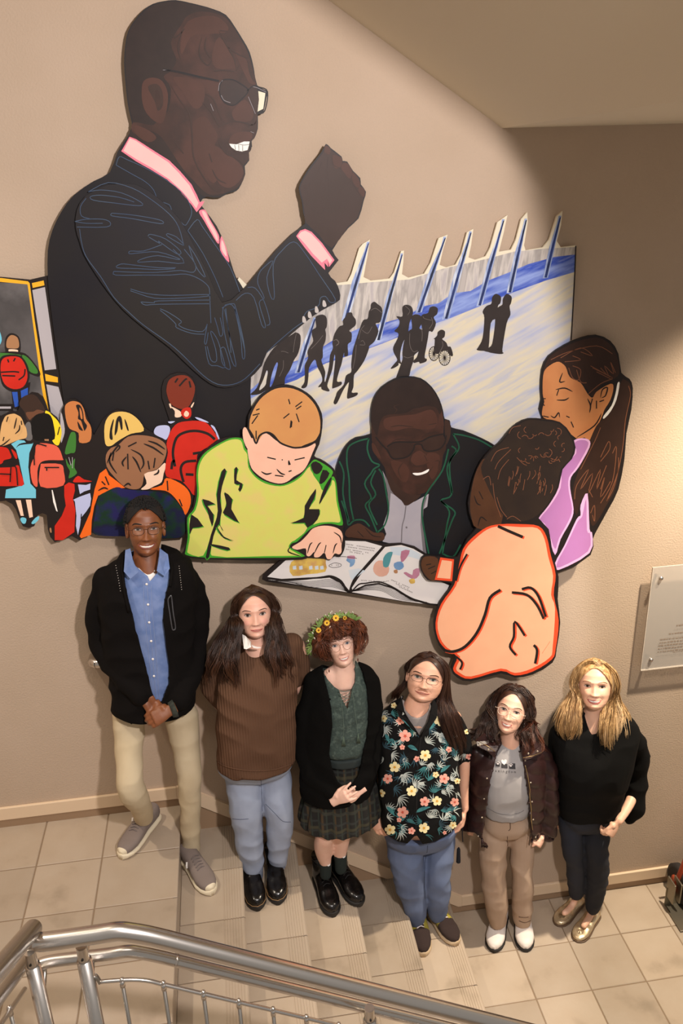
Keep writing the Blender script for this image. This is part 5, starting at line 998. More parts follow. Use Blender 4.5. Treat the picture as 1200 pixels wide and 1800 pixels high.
def dome(h, pts, k=1.0):
    """points (azimuth deg from the face, elevation deg) on the hair surface of the head"""
    out = []
    for az, el, *m in pts:
        f = (m[0] if m else 1)*k; a, e = math.radians(az), math.radians(el)
        out.append(h.P(.079*f*math.sin(a)*math.cos(e)/h.wid*max(1, h.wid*.97), -.096*f*math.cos(a)*math.cos(e)+.004, .012+.108*f*math.sin(e)))
    return out
def cap(h, name, m, root, grow=1.03, low=-.02, front=.055, side=.02, back=-.09):
    """scalp covering hair volume: shell of the skull outside the face"""
    NA, NZ = 60, 26; vs = []; fs = []; ok = {}
    for j in range(NZ+1):
        for i in range(NA):
            a = 2*math.pi*i/NA; c = math.cos(a); zl = front*max(0, c)**2+side*(1-abs(c))+(back*(-c) if c < 0 else 0); z = .116-(.116-zl)*(1-math.cos(math.pi/2*j/NZ))
            z = min(z, .1155); w_ = interp(TW, z); b = interp(TB, z); f = interp(TF, z); x = w_*math.copysign(abs(math.sin(a))**.92, math.sin(a)); t = min(.999, abs(x)/w_)
            y = -f*(1-t**2.25)**(1/2.1) if c >= 0 else b*abs(c)**.95
            vs.append(h.P(x*grow, y*grow, .012+(z-.012)*grow))
    for j in range(NZ):
        for i in range(NA): fs.append((j*NA+i, (j+1)*NA+i, (j+1)*NA+(i+1) % NA, j*NA+(i+1) % NA))
    g = G(); g.add(vs, fs); o = g.obj(name, m, root, True); md = o.modifiers.new('s', 'SOLIDIFY'); md.thickness = .004; md.offset = 0; return o
# ================================================================ the six people
ZM.update({'S': (230, 1210, 10.909), 'T': (560, 1360, 12)})
def pp(z, pts): return T_(z, pts)
def body_of(head, root, mskin, z, rows, legs, arms, neckxy, hands, shrink=-.028, neckr=.054, vox=.011):
    g = G(); loft(g, z, [(a+(b-a)*.06, b-(b-a)*.06, c, d, e*.85) for a, b, c, d, e in rows], grow=shrink)
    nb = W3(z, *neckxy); top = head.P(0, .022, -.075); g.tube([nb-V((0, 0, .06)), nb, (nb*.45+top*.55), top, head.P(0, .02, -.03)], [neckr*1.5, neckr*1.12, neckr, neckr, neckr*.9], 22)
    for lz, pts in legs: limb(g, lz, pts, grow=-.010 if mskin.name not in ('skin_fair', 'skin_fair_warm') else 0)
    a = G()
    for az, pts in arms: limb(a, az, pts, k=4)
    for k in hands: hand(a, **k)
    return hood_body(None, head, a, None, g, 'body', mskin, root, vox)
def flap(name, z, pts, ref, off, m, root, th=.004):
    """thick cloth flap (collar) standing a little off the garment below"""
    p = sm2(T_(z, pts), 3); w_ = []
    for q in p:
        a = ref.hit(q, off)
        if a is None: return None
        w_.append(a)
    n = len(w_); tri = tessellate_polygon([[V((a, b, 0)) for a, b in p]]); bk = []
    for a in w_: bk.append(a+(a-CAM).normalized()*th)
    g = G(); g.add(w_+bk, [tuple(t) for t in tri]+[tuple(n+i for i in t[::-1]) for t in tri]+[(i, (i+1) % n, n+(i+1) % n, n+i) for i in range(n)])
    return g.obj(name, m, root)
m_blackrub = mat('sole_black', '#1b1816', .6); m_white = mat('white_cloth', '#e9e4df', .8)
def denim(name, c, c2): return mat(name, c, .85, col2=c2, nscale=5, detail=8, bump=.5, bscale=900, contrast=(.3, .7))
# ---------------------------------------------------------------- 1 tall man in black jacket
def man():
    root = empty('person', (-.1, -.2, 0), 'tall smiling person in a black hooded jacket, blue buttoned shirt and khaki trousers, hands clasped', 'person')
    sk = skinmat('skin_deep', '#85502f', '#744226', '#3f2015')
    h = Head('C', (612, 560), 3.5, .99, .95, .98, -.27, 7, 1, 1.0, 1.15)
    rows = [(380,690,470,-.2,.06),(250,820,530,-.2,.095),(180,880,640,-.2,.115),(185,885,850,-.2,.125),(205,875,1050,-.2,.125),(235,880,1250,-.2,.125),(262,885,1450,-.2,.13),(275,880,1575,-.2,.13)]
    legs = [('B', [(215,230,-.2,95),(212,480,-.24,85),(222,830,-.36,70),(290,950,-.28,60),(335,1090,-.17,45)]), ('B', [(620,250,-.2,95),(655,500,-.22,85),(690,800,-.25,70),(695,1100,-.22,55),(697,1380,-.2,45)])]
    aL = [(230,650,-.19,62),(185,880,-.17,55),(215,1130,-.17,48),(350,1340,-.28,42),(500,1520,-.355,30),(545,1590,-.37,28)]
    aR = [(830,650,-.19,62),(880,880,-.17,55),(865,1130,-.17,48),(800,1370,-.28,42),(725,1560,-.36,30)]
    body_of(h, root, sk, 'A', rows, legs, [('A', aL), ('A', aR)], (525, 520, -.21), [
        dict(wrist=W3('S',790,400,-.395), d=W3('S',330,640,-.415)-W3('S',790,400,-.395), nrm=(.1,-.8,.6), thumb=(0,0,1), sc=.98, curl=.62, spread=.04, tang=.35),
        dict(wrist=W3('S',370,230,-.36), d=W3('S',560,620,-.365)-W3('S',370,230,-.36), nrm=(-.2,-.8,.5), thumb=(1,0,.3), sc=.95, curl=.9, spread=.03, tang=.3)])
    face(h, root, sk, '#20120c', '#120c0a', '#8a4a3f', True, .038, .5, .0011, .0028, browz=.001)
    # short tight hair
    hm = mat('hair_black', '#0e0b0a', .9, bump=1, bscale=260); cap(h, 'hair', hm, root, 1.075, front=.084, side=.024)
    R_ = random.Random(11); g = G()
    for i in range(1500):
        az = R_.uniform(-180, 180); el = R_.uniform(-15, 90); 
        if abs(az) < 72 and el < 38+8*abs(az)/72: continue
        if el < 5 and abs(az) < 100: continue
        a, b = dome(h, [(az, el, 1.03), (az+R_.uniform(-4,4), el+R_.uniform(-4,4), 1.16)]); g.tube([a, b], [.0034, .0022], 4)
    o = g.obj('hair_curls', hm, root, True); o['kind'] = 'stuff'
    glasses(h, root, '#3a2117', .0245, .0165, .0009, 2.6, .3, z0=-.004, off=.012)
    # trousers
    kh = mat('khaki_cotton', '#c6b596', .85, bump=.4, bscale=700, col2='#bdab8b', nscale=6); g = G()
    loft(g, 'B', [(120,735,40,-.2,.10),(125,725,150,-.2,.10),(160,690,215,-.2,.085)])
    limb(g, 'B', [(215,250,-.2,132),(212,480,-.25,118),(216,680,-.33,102),(225,840,-.37,108),(290,950,-.29,92),(328,1058,-.185,76)]); limb(g, 'B', [(625,260,-.2,135),(655,480,-.22,112),(688,720,-.25,98),(692,900,-.24,86),(696,1100,-.22,80),(698,1300,-.2,76)])
    garment('trousers', remesh(g, .008, 5, .0032, 8, (1, 1, .9), 2), kh, root)
    # shirt
    sh = mat('blue_chambray', '#5f76a6', .85, col2='#7386b2', nscale=26, bump=.4, bscale=800); g = G()
    loft(g, 'A', [(400,640,455,-.2,.055),(330,740,520,-.2,.085),(290,800,640,-.2,.108),(280,800,850,-.2,.118),(300,800,1050,-.2,.118),(330,800,1250,-.2,.118),(350,810,1450,-.2,.12),(360,810,1560,-.2,.12)])
    shirt = garment('shirt', remesh(g, .008, 4, .0015, 8, (1, 1, .6), 4), sh, root, [(pp('A', [(400,380),(408,470),(440,550),(530,625),(545,665),(600,600),(618,540),(622,380)]), True)], .003)
    g = G(); loft(g, 'A', [(430,610,500,-.205,.06),(400,650,620,-.205,.095),(400,650,760,-.205,.1)]); garment('undershirt', remesh(g, .01, 3), m_white, root, [(pp('A', [(400,380),(420,520),(500,600),(535,618),(570,600),(610,520),(620,380)]), True)], .002)
    S_ = Surf(shirt); g = G(); S_.line(g, 'A', [(525,640),(540,900),(562,1150),(590,1500)], .7); S_.line(g, 'A', [(500,660),(508,900),(535,1150),(560,1450)], .6); S_.line(g, 'A', [(552,640),(565,900),(588,1150),(612,1500)], .6); g.obj('placket_seam', mat('blue_seam', '#8f9dc0', .8), root)
    for x, y in ((523,683),(533,828),(541,956),(555,1090),(567,1220),(575,1342)):
        c = S_.hit(zp('A', x, y), .003)
        if c: g = G(); g.sphere(c, (.0055, .0022, .0055), 10, 6); g.obj('button', m_white, root, True)
    bd = Surf(shirt, bpy.data.objects[shirt.name])
    # jacket
    jk = mat('black_jersey', '#0f0c0b', .95, bump=.3, bscale=500, spec=.12); g = G(); loft(g, 'A', rows)
    limb(g, 'A', [(235,640,-.195,85),(178,860,-.17,85),(205,1120,-.175,88),(350,1340,-.28,86),(470,1480,-.345,72)]); limb(g, 'A', [(830,640,-.195,85),(885,860,-.17,88),(870,1130,-.175,88),(820,1350,-.27,88),(755,1520,-.345,76)])
    loft(g, 'A', [(330,760,440,-.185,.06),(280,800,520,-.19,.09)])
    cut = pp('A', [(380,350),(372,440),(358,540),(362,640),(380,760),(415,900),(445,1020),(480,1150),(520,1290),(548,1420),(575,1500),(610,1545),(640,1520),(685,1400),(682,1260),(662,1100),(640,950),(650,820),(680,680),(690,600),(680,520),(640,430),(625,350)])
    jac = garment('jacket', remesh(g, .008, 5, .007, 7, (1, 1, .7), 1), jk, root, [(cut, True), (pp('A', [(380,330),(378,440),(400,500),(500,530),(600,500),(630,440),(625,330)]), False)], .006, open_bottom=(-.1, .2))
    S2 = Surf(jac); g = G(); S2.line(g, 'A', [(690,770),(676,800),(690,900),(705,1000),(718,1010),(728,990),(712,880),(700,770),(690,770)], 2.6); g.obj('zip_pocket', mat('grey_zip', '#56565a', .4, .5), root, True)
    g = G()
    for k in range(11):
        for (xa, ya, xb, yb) in ((302,550,336,730), (755,555,772,720)):
            c = S2.hit(zp('A', xa+(xb-xa)*k/10, ya+(yb-ya)*k/10), .002)
            if c: g.sphere(c, .0018, 6, 4)
    o = g.obj('drawcord_dashes', mat('dash_white', '#b9b2aa', .7), root); o['kind'] = 'stuff'
    for nm, l in (('hood_edge', [(372,430),(352,540),(355,640),(372,760),(400,880)]), ('hood_edge', [(640,430),(690,520),(700,600),(690,700)])):
        g = G(); S2.line(g, 'A', l, 5.5, .004); g.obj(nm, jk, root, True)
    # collar
    Sx = Surf(shirt); 
    g = G()
    for pts in ([(372,440,-.255),(362,590,-.305),(405,640,-.322),(462,592,-.325),(425,530,-.31),(402,430,-.262)], [(618,430,-.262),(612,500,-.3),(598,585,-.325),(650,622,-.322),(685,570,-.305),(672,470,-.262)]):
        w_ = [W3('A', *q) for q in pts]; bk = [p+V((0, .005, -.002)) for p in w_]; n = len(w_)
        g = G(); g.add(w_+bk, [tuple(range(n)), tuple(range(n, 2*n))[::-1]]+[(i, (i+1) % n, n+(i+1) % n, n+i) for i in range(n)]); g.obj('collar', sh, root, bevel=.002)
    # plaid lining cuff
    g = G(); a = W3('S', 850, 380, -.385); b = W3('S', 760, 420, -.392); g.tube([a, b], [.040, .035], 16); g.obj('flannel_cuff', mat('flannel_green', '#3a3f35', .9, col2='#23251f', nscale=60), root, True)
    # shoes
    su = mat('grey_suede', '#7d7069', .95, bump=.6, bscale=300); so_ = mat('cream_rubber', '#ddd0b4', .6); lc = mat('grey_lace', '#756a66', .9)
    for hz, tz, zg in (((395,1075), (150,1385), 0), ((655,1355), (868,1668), -RH)):
        t = gnd('B', *tz, zg+.01); hh = gnd('B', *hz, zg+.02); d = (t-hh); d.z = 0; d.normalize(); hh = t-d*.295
        r_ = shoe('shoe', root, hh, t, zg, su, so_, .049, .07, .034); ups = [c for c in r_[0].children if c.name.startswith('upper')][0]; ups.data.materials.append(so_)
        for p in ups.data.polygons: p.material_index = int((p.center-r_[1]).dot(r_[2])/r_[4] > .965)
        laces(*r_, lc, 0, n=5, u0=.42, u1=.62, hgt=.07, sole=.037, r=.0027)
        r0, h0, d0, sx0, L0 = r_; g = G(); c = h0+d0*L0*.42+sx0*.045+V((0, 0, .075)); g.box((c.x-.004, c.y-.012, c.z-.008), (c.x+.004, c.y+.012, c.z+.008)); g.obj('side_tab', m_white, r0)
man()
# ---------------------------------------------------------------- 2 person in brown sweater
def brown():
    root = empty('person', (.4, -.2, -2*RH), 'person with long wavy hair in a brown knitted sweater, light blue jeans and black boots', 'person')
    sk = skinmat('skin_fair_rosy', '#e6b59f', '#dfa890', '#a5614e')
    h = Head('F', (583, 612), 6, .95, 1.02, 1.05, -.26, 12, 1, .45, .95)
    rows = [(430,730,640,-.2,.06),(330,900,700,-.2,.1),(240,950,800,-.2,.125),(215,950,950,-.2,.14),(200,935,1150,-.2,.15),(195,925,1350,-.2,.15),(195,915,1550,-.2,.15),(215,912,1690,-.2,.145)]
    legs = [('E', [(430,150,-.2,150),(440,600,-.24,120),(480,900,-.24,95),(532,1230,-.23,62)]), ('E', [(740,150,-.2,140),(775,650,-.24,115),(780,900,-.23,90),(762,1160,-.21,60)])]
    aL = [(260,760,-.19,72),(170,950,-.18,60),(190,1120,-.16,50),(300,1260,-.14,35)]; aR = [(930,640,-.17,75),(980,800,-.15,60),(940,1000,-.14,50),(800,1200,-.14,35)]
    body_of(h, root, sk, 'D', rows, legs, [('D', aL), ('D', aR)], (580, 650, -.21), [dict(wrist=W3('D', 300, 1260, -.14), d=(.5, 0, -.4), nrm=(0, 1, 0), thumb=(0, 0, 1), sc=.8), dict(wrist=W3('D', 800, 1200, -.14), d=(-.5, 0, -.4), nrm=(0, 1, 0), thumb=(0, 0, 1), sc=.8)])
    face(h, root, sk, '#5a4a42', '#3b241a', '#c26a62', False, .029, 1.05, .0016, .002)
    for sd in (-1, 1): h.patch('cheek_blush', [(sd*.042+.013*math.cos(a), -.034+.012*math.sin(a)) for a in [k*math.pi/4 for k in range(8)]], mat('blush', '#e4a795', .55), root, .00025)
    sw = mat('brown_knit', '#604534', .95, spec=.15); nt = sw.node_tree; b = nt.nodes['Principled BSDF']; wv = nt.nodes.new('ShaderNodeTexWave'); wv.inputs['Scale'].default_value = 26; wv.inputs['Distortion'].default_value = .6; wv.inputs['Detail'].default_value = 1; tc = nt.nodes.new('ShaderNodeTexCoord'); nt.links.new(tc.outputs['Object'], wv.inputs[0]); bp = nt.nodes.new('ShaderNodeBump'); bp.inputs['Strength'].default_value = .6; bp.inputs['Distance'].default_value = .004; nt.links.new(wv.outputs['Fac'], bp.inputs['Height']); nt.links.new(bp.outputs[0], b.inputs['Normal'])
    g = G(); loft(g, 'D', rows)
    limb(g, 'D', [(300,760,-.19,105),(190,880,-.18,100),(155,1000,-.17,88),(200,1120,-.16,75),(300,1200,-.15,50)]); limb(g, 'D', [(885,640,-.18,118),(960,750,-.155,98),(980,840,-.145,82),(930,1000,-.14,66)])
    sweater = garment('sweater', remesh(g, .008, 5, .007, 6, (1, 1, .8), 9), sw, root, [(pp('D', [(430,540),(450,660),(530,670),(600,668),(680,640),(720,560),(700,500),(450,500)]), False)], .006, open_bottom=(.36, .3))
    g = G()
    for pts in ([(440,545,-.27),(455,670,-.335),(480,675,-.34),(522,655,-.34),(518,615,-.335),(470,560,-.29)], [(525,640,-.335),(540,662,-.338),(580,668,-.338),(610,662,-.336),(560,655,-.332)]):
        w_ = [W3('D', *q) for q in pts]; bk = [p+V((0, .006, 0)) for p in w_]; n = len(w_); g = G(); g.add(w_+bk, [tuple(range(n)), tuple(range(n, 2*n))[::-1]]+[(i, (i+1) % n, n+(i+1) % n, n+i) for i in range(n)]); g.obj('collar', m_white, root)
    S_ = Surf(sweater); g = G(); S_.line(g, 'D', [(215,1690),(300,1735),(450,1765),(600,1772),(750,1755),(900,1705)], 2.2); g.obj('hem', sw, root, True)
    je = denim('light_denim', '#8c96ad', '#a2abbd'); g = G(); loft(g, 'E', [(115,955,-10,-.2,.13),(140,945,90,-.2,.12),(240,860,170,-.2,.09)])
    limb(g, 'E', [(400,200,-.21,190),(428,500,-.25,176),(447,700,-.25,162),(465,900,-.25,146),(502,1100,-.24,124),(532,1235,-.23,98)]); limb(g, 'E', [(745,200,-.21,175),(765,500,-.25,156),(790,680,-.25,150),(782,900,-.24,124),(768,1070,-.22,102),(760,1155,-.21,90)])
    jeans = garment('jeans', remesh(g, .008, 4, .0045, 7, (1, 1, 1), 5), je, root); S_ = Surf(jeans); g = G()
    for l in ([(590,160),(592,260),(598,380),(605,560),(610,800),(622,1000)], [(440,1235),(520,1275),(620,1240)], [(680,1155),(760,1190),(842,1160)], [(290,655),(370,662),(460,655)], [(640,500),(740,600),(820,680),(905,690)]): S_.line(g, 'E', l, .9, .0005)
    o_ = g.obj('seam', mat('denim_seam', '#4b5266', .9), root); o_['kind'] = 'stuff'
    lt = mat('black_leather', '#100d0c', .22, bump=.25, bscale=120); 
    for hz, tz in (((495,1300), (560,1612)), ((745,1220), (772,1548))):
        t = gnd('E', *tz, -2*RH+.01); hh = gnd('E', *hz, -2*RH); d = t-hh; d.z = 0; d.normalize(); hh = t-d*.27
        r_ = shoe('boot', root, hh, t, -2*RH, lt, m_blackrub, .049, .078, .03, boot=.17, toebump=1.15)
        g = G(); L = r_[4]; g.tube([r_[1]+r_[2]*L*u+r_[3]*s_*w_+V((0, 0, .033)) for u, s_, w_ in [(.5, -1, .05), (.7, -1, .054), (.88, -1, .046), (.98, -1, .026), (1.015, 0, 0), (.98, 1, .026), (.88, 1, .046), (.7, 1, .054), (.5, 1, .05)]], .0018, 6); g.obj('welt_stitching', mat('welt', '#8a6a45', .6), r_[0], True)
    hb = mat('hair_dark_brown', '#2d1b11', .42, col2='#43291a', nscale=40, nstretch=(1, 1, .12)); cap(h, 'scalp_hair', hb, root, 1.05, front=.086, side=.0)
    W = lambda x, y, d: W3('D', x, y, d)
    top = dome(h, [(-2, 62, 1.07), (2, 62, 1.07), (-2, 90, 1.06), (2, 90, 1.06)])
    Lg = []
    for k in range(6):
        t = k/5
        rt = dome(h, [(-3, 50+38*t, 1.05), (-35-8*t, 55, 1.1), (-72-22*t, 22, 1.12), (-85-28*t, -10, 1.13)])
        Lg.append(rt+[W(430-120*t, 440+20*t, -.26+.09*t), W(400-190*t, 600, -.30+.1*t), W(380-250*t, 760, -.35+.1*t), W(400-290*t, 900, -.36+.12*t), W(420-240*t, 1040-20*t, -.36+.1*t)])
    hair('hair', Lg, hb, root, 850, .0017, .010, 2.2, .009, seed=3, rnd_end=.3)
    Rg = []
    for k in range(6):
        t = k/5
        rt = dome(h, [(3, 50+38*t, 1.05), (35+8*t, 55, 1.1), (72+22*t, 22, 1.12), (85+28*t, -10, 1.13)])
        Rg.append(rt+[W(700+50*t, 440, -.26+.08*t), W(700+110*t, 580, -.31+.08*t), W(680+170*t, 740, -.36+.08*t), W(720+190*t, 860, -.37+.1*t), W(760+150*t, 1010-20*t, -.37+.1*t)])
    hair('hair_side', Rg, hb, root, 850, .0017, .010, 2.2, .009, seed=4, rnd_end=.3)
    hl = mat('hair_auburn', '#3e2417', .45, col2='#5d3821', nscale=40, nstretch=(1, 1, .12))
    hair('hair_highlight', [[p+V((0, -.012, 0)) for p in a[5:]] for a in Lg], hl, root, 140, .0013, .012, 1.4, .014, seed=5, rnd_end=.35, fill=False); hair('hair_highlight', [[p+V((0, -.012, 0)) for p in a[5:]] for a in Rg], hl, root, 120, .0013, .012, 1.4, .014, seed=6, rnd_end=.35, fill=False)
    for sd in (-1, 1): g = G(); g.sphere(h.P(sd*.078, -.008, -.052), (.003, .003, .006), 8, 6); g.obj('earring', m_steel, root, True)
brown()
# ---------------------------------------------------------------- 3 person with flower crown
def red():
    root = empty('person', (.78, -.2, -3*RH), 'person with curly auburn hair, a flower crown, black cardigan, green blouse and plaid skirt', 'person')
    sk = skinmat('skin_fair', '#e9c0ac', '#e2b49f', '#a2705c')
    h = Head('I', (640, 585), 13, .90, .94, .93, -.26, 8, 2, .8, .9)
    rows = [(330,600,500,-.2,.05),(220,720,560,-.2,.085),(160,770,680,-.2,.105),(130,775,850,-.2,.115),(120,775,1050,-.2,.12),(115,765,1250,-.2,.125),(115,740,1420,-.2,.13),(130,700,1530,-.2,.13)]
    legs = [('H', [(420,200,-.20,95),(440,560,-.27,98),(432,740,-.31,96),(405,870,-.27,98),(415,980,-.25,80),(430,1060,-.245,62),(430,1180,-.24,58)]), ('H', [(630,200,-.20,95),(645,500,-.26,98),(622,650,-.30,98),(600,790,-.26,92),(592,900,-.24,78),(588,970,-.235,66),(590,1120,-.23,58)])]
    aL = [(235,650,-.21,62),(168,900,-.235,52),(150,1150,-.24,48),(250,1400,-.28,42),(400,1560,-.36,28)]; aR = [(700,640,-.21,60),(732,850,-.235,50),(730,1080,-.24,46),(680,1320,-.28,40),(560,1500,-.36,26)]
    body_of(h, root, sk, 'G', rows, legs, [('G', aL), ('G', aR)], (480, 560, -.21), [
        dict(wrist=W3('T', 330, 590, -.375), d=W3('T', 660, 420, -.40)-W3('T', 330, 590, -.375), nrm=(-.1, -.85, .45), thumb=(0, 0, 1), sc=.85, curl=.22, spread=.16, tang=.5),
        dict(wrist=W3('T', 900, 330, -.355), d=W3('T', 560, 560, -.37)-W3('T', 900, 330, -.355), nrm=(.1, -.8, .4), thumb=(0, 0, 1), sc=.85, curl=.8, tang=.3)], neckr=.046, vox=.009)
    face(h, root, sk, '#4d5668', '#6a4128', '#c4837a', True, .027, .85, .0009, .0018)
    glasses(h, root, '#8a5f4a', .0225, .0215, .0007, 2, .8, z0=-.006, off=.014)
    # blouse
    bl_ = mat('green_lace', '#3d4b44', .95, col2=['#33403b', '#4d5b53'], nscale=45, bump=1.2, bscale=120, detail=8); g = G()
    loft(g, 'G', [(345,590,500,-.2,.05),(290,650,580,-.2,.085),(240,710,700,-.2,.108),(240,710,900,-.2,.115),(250,705,1050,-.2,.118),(270,690,1130,-.2,.120),(290,680,1160,-.2,.11),(300,680,1215,-.2,.108)])
    bls = garment('blouse', remesh(g, .0075, 3, .004, 10, (1, 1, .5), 3), bl_, root, [(pp('G', [(290,440),(308,560),(345,620),(400,680),(440,705),(470,790),(512,862),(532,770),(545,700),(575,640),(580,440)]), True), (pp('G', [(300,430),(300,520),(450,560),(570,530),(580,430)]), False)], .004)
    S_ = Surf(bls, ); g = G()
    for l in ([(440,712),(490,720),(535,708)], [(450,740),(500,775),(530,740)], [(455,770),(515,745),(530,720)], [(470,790),(525,770)], [(480,815),(520,795)]):
        g.tube([W3('G', x, y, -.327) for x, y in l], .0017, 6)
    S_.line(g, 'G', [(455,770),(472,900),(478,1000),(478,1080)], .9, .003); S_.line(g, 'G', [(548,720),(565,850),(585,1000),(592,1050)], .9, .003); g.obj('lace_tie', mat('tie_green', '#5a6a60', .9), root, True)
    for x, y in ((478,1080), (595,1055)):
        g = G()
        for k in range(9): S_.line(g, 'G', [(x, y), (x-16+k*4, y+80)], .9, .004, 0)
        g.obj('tassel', mat('tassel_green', '#4b5a4c', .9), root, True)
    g = G(); loft(g, 'G', [(290,680,1165,-.2,.116),(295,680,1235,-.2,.113)]); garment('waist_band', remesh(g, .007, 2), mat('band_green', '#27302f', .85), root)
    # skirt
    pl = mat('plaid_wool', '#1c1a15', .95); nt = pl.node_tree; N = nt.nodes.new; L = nt.links.new; tc = N('ShaderNodeTexCoord'); b = nt.nodes['Principled BSDF']
    prev = None
    for ax, sc_, col, th in (('X', 5.2, '#4a3820', .93), ('X', 9.0, '#2a332b', .9), ('Z', 3.6, '#3d3927', .93), ('Z', 6.1, '#292c29', .9)):
        wv = N('ShaderNodeTexWave'); wv.bands_direction = ax; wv.inputs['Scale'].default_value = sc_; wv.inputs['Distortion'].default_value = .5; L(tc.outputs['Object'], wv.inputs[0]); r = N('ShaderNodeValToRGB'); r.color_ramp.elements[0].position = th-.06; r.color_ramp.elements[1].position = th+.05; L(wv.outputs['Fac'], r.inputs[0])
        mx = N('ShaderNodeMix'); mx.data_type = 'RGBA'; mx.inputs[7].default_value = (*lin(col), 1)
        ml = N('ShaderNodeMath'); ml.operation = 'MULTIPLY'; ml.inputs[1].default_value = .75; L(r.outputs[0], ml.inputs[0]); L(ml.outputs[0], mx.inputs[0])
        if prev: L(prev, mx.inputs[6])
        else: mx.inputs[6].default_value = (*lin('#171512'), 1)
        prev = mx.outputs[2]
    L(prev, b.inputs['Base Color'])
    rows_s = [(430,850,-110,-.2,.11),(330,900,40,-.2,.125),(240,950,200,-.205,.145),(190,985,350,-.21,.155),(165,1000,470,-.215,.165),(160,1005,550,-.215,.17)]
    S3 = []; 
    for xl, xr, y, yc, hd in rows_s: a = W3('H', xl, y, yc); c = W3('H', xr, y, yc); S3.append(((a+c)/2, abs(c.x-a.x)/2, hd))
    cs = spline([s[0] for s in S3], 5); ws = spline([V((s[1], s[2], 0)) for s in S3], 5); vs = []; fs = []; n = 160; m_ = len(cs)
    for j, (c, w_) in enumerate(zip(cs, ws)):
        f = j/(m_-1)
        for i in range(n):
            t = 2*math.pi*i/n; pl_ = 1+(.018+.1*f)*(abs(math.sin(8.5*t+.6))-.5)*1.0; vs.append((c.x+w_.x*math.cos(t)*pl_, c.y+w_.y*math.sin(t)*pl_, c.z+.012*math.sin(17*t)*f-.0))
    for j in range(m_-1):
        for i in range(n): fs.append((j*n+i, (j+1)*n+i, (j+1)*n+(i+1) % n, j*n+(i+1) % n))
    o = meshobj('skirt', vs, fs, pl, root, True); md = o.modifiers.new('s', 'SOLIDIFY'); md.thickness = .004
    # cardigan
    cm = mat('black_knit', '#0b0a09', .97, bump=.5, bscale=400, spec=.1); g = G(); loft(g, 'G', rows)
    limb(g, 'G', [(240,640,-.215,82),(165,880,-.235,76),(150,1150,-.24,84),(240,1390,-.29,92),(370,1530,-.345,62)]); limb(g, 'G', [(690,630,-.215,80),(732,850,-.235,66),(732,1080,-.24,70),(690,1330,-.29,78),(590,1470,-.345,56)])
    garment('cardigan', remesh(g, .008, 5, .006, 7, (1, 1, .6), 12), cm, root, [(pp('G', [(300,420),(300,500),(322,620),(355,740),(380,860),(388,1000),(372,1120),(362,1230),(385,1340),(430,1450),(480,1500),(530,1490),(600,1400),(632,1290),(640,1200),(668,1100),(682,960),(680,800),(668,680),(640,560),(600,480),(570,420)]), True), (pp('G', [(300,400),(305,500),(450,540),(600,500),(600,400)]), False)], .006, open_bottom=(.72, .3))
    # socks and boots
    sc_ = mat('dark_green_sock', '#16221f', .9); 
    for pts in ([(428,1058,-.245,66),(430,1100,-.244,62),(432,1180,-.24,62)], [(588,972,-.235,70),(590,1040,-.234,66),(592,1120,-.23,64)]): g = G(); limb(g, 'H', pts); so2 = garment('sock', remesh(g, .006, 2), sc_, root); S4 = Surf(so2); g = G(); x, y = pts[0][0]+38, pts[0][1]+22; S4.area(g, 'H', [(x-18, y+6), (x-4, y-6), (x+14, y-14), (x+12, y+4), (x-6, y+16)], m_white and .002); g.obj('sock_motif', m_white, so2)
    lt = mat('black_leather', '#100d0c', .22)
    for hz, tz in (((395,1300), (520,1615)), ((590,1230), (800,1505))):
        t = gnd('H', *tz, -3*RH+.01); hh = gnd('H', *hz, -3*RH); d = t-hh; d.z = 0; d.normalize(); hh = t-d*.275
        r_ = shoe('boot', root, hh, t, -3*RH, lt, m_blackrub, .05, .08, .032, boot=.2, toebump=1.15); laces(*r_, mat('black_lace', '#171413', .8), 0, n=6, u0=.3, u1=.6, hgt=.08, sole=.034)
    # curly hair
    hb = mat('hair_auburn_red', '#6b3419', .5, col2=['#4c2612', '#8a4a26'], nscale=40, nstretch=(1, 1, .12)); cap(h, 'scalp_hair', mat('hair_auburn_dark', '#37190c', .6), root, 1.1, front=.06, side=.0)
    gsx = []
    def I(x, y, d, R=.118):
        D = (W3('I', x, y, -.3)-CAM).normalized(); c0 = h.P(0, .0, .025); t = (c0-CAM).dot(D); q = CAM+D*t; m = (q-c0).length
        return q if m >= R else q-D*math.sqrt(R*R-m*m)*.9
    for az in range(-170, 181, 18):
        if abs(az) < 60: e = dome(h, [(az*.5, 85, 1.12), (az*.8, 60, 1.24), (az, 38, 1.26), (az, 20, 1.18), (az, 13+4*(abs(az) < 20), 1.12)])
        else: e = dome(h, [(az*.7, 85, 1.12), (az, 55, 1.28), (az, 25, 1.40), (az, 0, 1.46), (az, -28, 1.34), (az, -45, 1.15)])
        gsx.append(e)
    for k, i in enumerate(range(len(gsx)-1)):
        hair('curly_hair', [gsx[i], gsx[i+1]], hb, root, 130, .0017, .010, 1, .010, curl=2.2, seed=20+k, rnd_end=.3, lock=12)
    # flower crown on the left and top of the head
    cr = empty('flower_crown', h.P(-.03, 0, .1)); cr.parent = root; cr.matrix_parent_inverse = root.matrix_world.inverted()
    gre = mat('leaf_green', '#5c7a35', .7, col2='#7f9650', nscale=40); yf = mat('petal_yellow', '#e0b02c', .6, rnd=.15); wb = mat('bud_white', '#e9e2d0', .6); ofc = mat('flower_centre', '#7a4a18', .8)
    ring = dome(h, [(a, 8+58*math.cos(math.radians((a+60)*.55)), 1.36) for a in range(-130, 71, 10)]); ring = [q for q in ring]
